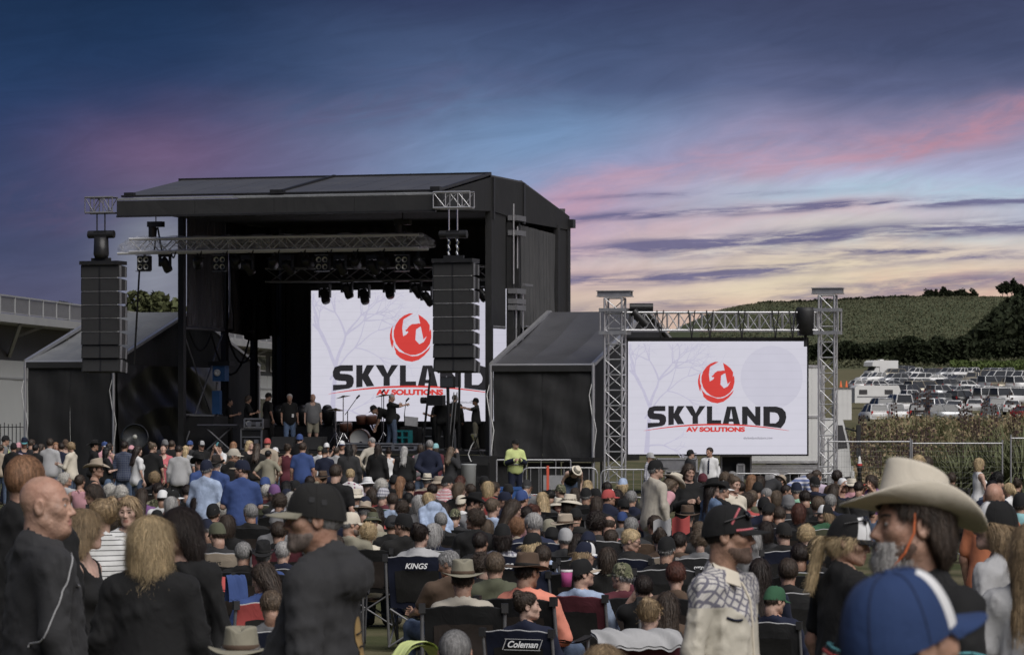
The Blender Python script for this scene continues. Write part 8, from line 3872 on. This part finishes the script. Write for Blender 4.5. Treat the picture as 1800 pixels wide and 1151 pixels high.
def cup(o):
    m = MB()
    m.lathe([(0, -.05), (.03, -.05), (.04, .07), (.037, .07), (.028, -.045)], 14)
    m.build('cup', plain('pale clear plastic', (.5, .5, .5), .3), o)


for p in PEOPLE:
    if 'bottle' in p.opt:
        held(p, 'L' if len(p.arms) > 1 else 'R', bottle, 'beer_bottle', 'brown beer bottle with gold label held by the blonde person in black sleeveless top', 'bottle')
    if 'cup' in p.opt:
        held(p, 'L', cup, 'drink_cup', 'pale plastic cup held by the standing blonde person in a white sleeveless top', 'cup')

# ---- loose things lying about the crowd --------------------------------------


def rag(name, label, cat, px, py, Y, wd, dp, hh, mat, rz=0.0, seed=0, part=None):
    a = at(px, py, Y)
    r = random.Random(seed)
    o = thing(name, label, cat, a, rz)
    m = MB()
    ph = [r.uniform(0, 6) for _ in range(6)]
    m.sheet(lambda u, v: ((u - .5) * wd + .04 * wd * math.sin(7 * v + ph[0]), (v - .5) * dp + .05 * wd * math.sin(6 * u + ph[1]), hh * (1 - (2 * abs(v - .5)) ** 2.2) + .016 * wd * math.sin(19 * u + ph[2] + 5 * v) + .02 * wd * math.sin(13 * v + 31 * u + ph[3]) * math.sin(5 * u + ph[4]) - .10 * max(0, abs(v - .5) - .25)), 34, 20)
    m.sheet(lambda u, v: ((u - .5) * wd + .04 * wd * math.sin(7 * v + ph[0]), (v - .5) * dp + .05 * wd * math.sin(6 * u + ph[1]), -.02 + hh * (1 - (2 * abs(v - .5)) ** 2.2) + .016 * wd * math.sin(19 * u + ph[2] + 5 * v) + .02 * wd * math.sin(13 * v + 31 * u + ph[3]) * math.sin(5 * u + ph[4]) - .10 * max(0, abs(v - .5) - .25)), 34, 20)
    m.build('cloth', mat, o)
    return o


rag('folded_jacket', 'pale grey jacket draped over the back of the maroon camp chair in front', 'jacket', 1120, 1128, 25.0, .58, .25, .085, cloth('lgry'), 0, 3)
rag('draped_jacket', 'fluorescent yellow jacket draped over a chair beside the bald seated head', 'jacket', 735, 1152, 20.5, .13, .30, .08, cloth('hivis'), R(-55), 5)
rag('blue_bag', 'bright blue bag hanging beside the tan camp chair', 'bag', 414, 1048, 34.0, .18, .16, .20, cloth('blue'), R(20), 8)
rag('red_blanket', 'red blanket lying on a chair arm by the tan camp chair', 'blanket', 388, 1030, 34.5, .16, .2, .09, cloth('red'), R(20), 9)
a = at(1180, 931, 43)
o = thing('flag', 'red and white folded flag lying across a tan chair back, above the black backwards cap', 'flag', a, R(-20))
for k, cc in enumerate(('lgry', 'red')):
    m = MB()
    m.sheet(lambda u, v, k=k: (-.22 + .22 * k + .22 * u, .03 * math.sin(6 * u + k), -.1 + .2 * v + .03 * (k + u) + .02 * math.sin(7 * u)), 8, 6)
    m.build('white_field' if k == 0 else 'red_field', cloth(cc), o)
a = at(996, 1014, 31)
o = thing('tumbler', 'magenta plastic tumbler with white rim between two seated people', 'cup', a)
m = MB()
m.lathe([(0, -.08), (.04, -.08), (.05, .06), (.047, .06), (.038, -.075)], 16)
m.build('cup', cloth('magenta'), o)
m = MB()
m.lathe([(.0505, .045), (.052, .062), (.047, .064)], 16)
m.build('rim', WHITEP, o)

print('people', len(PEOPLE), 'objects', len(bpy.data.objects), 'labels dup', len([p for p in PEOPLE]) - len({p.label for p in PEOPLE}))
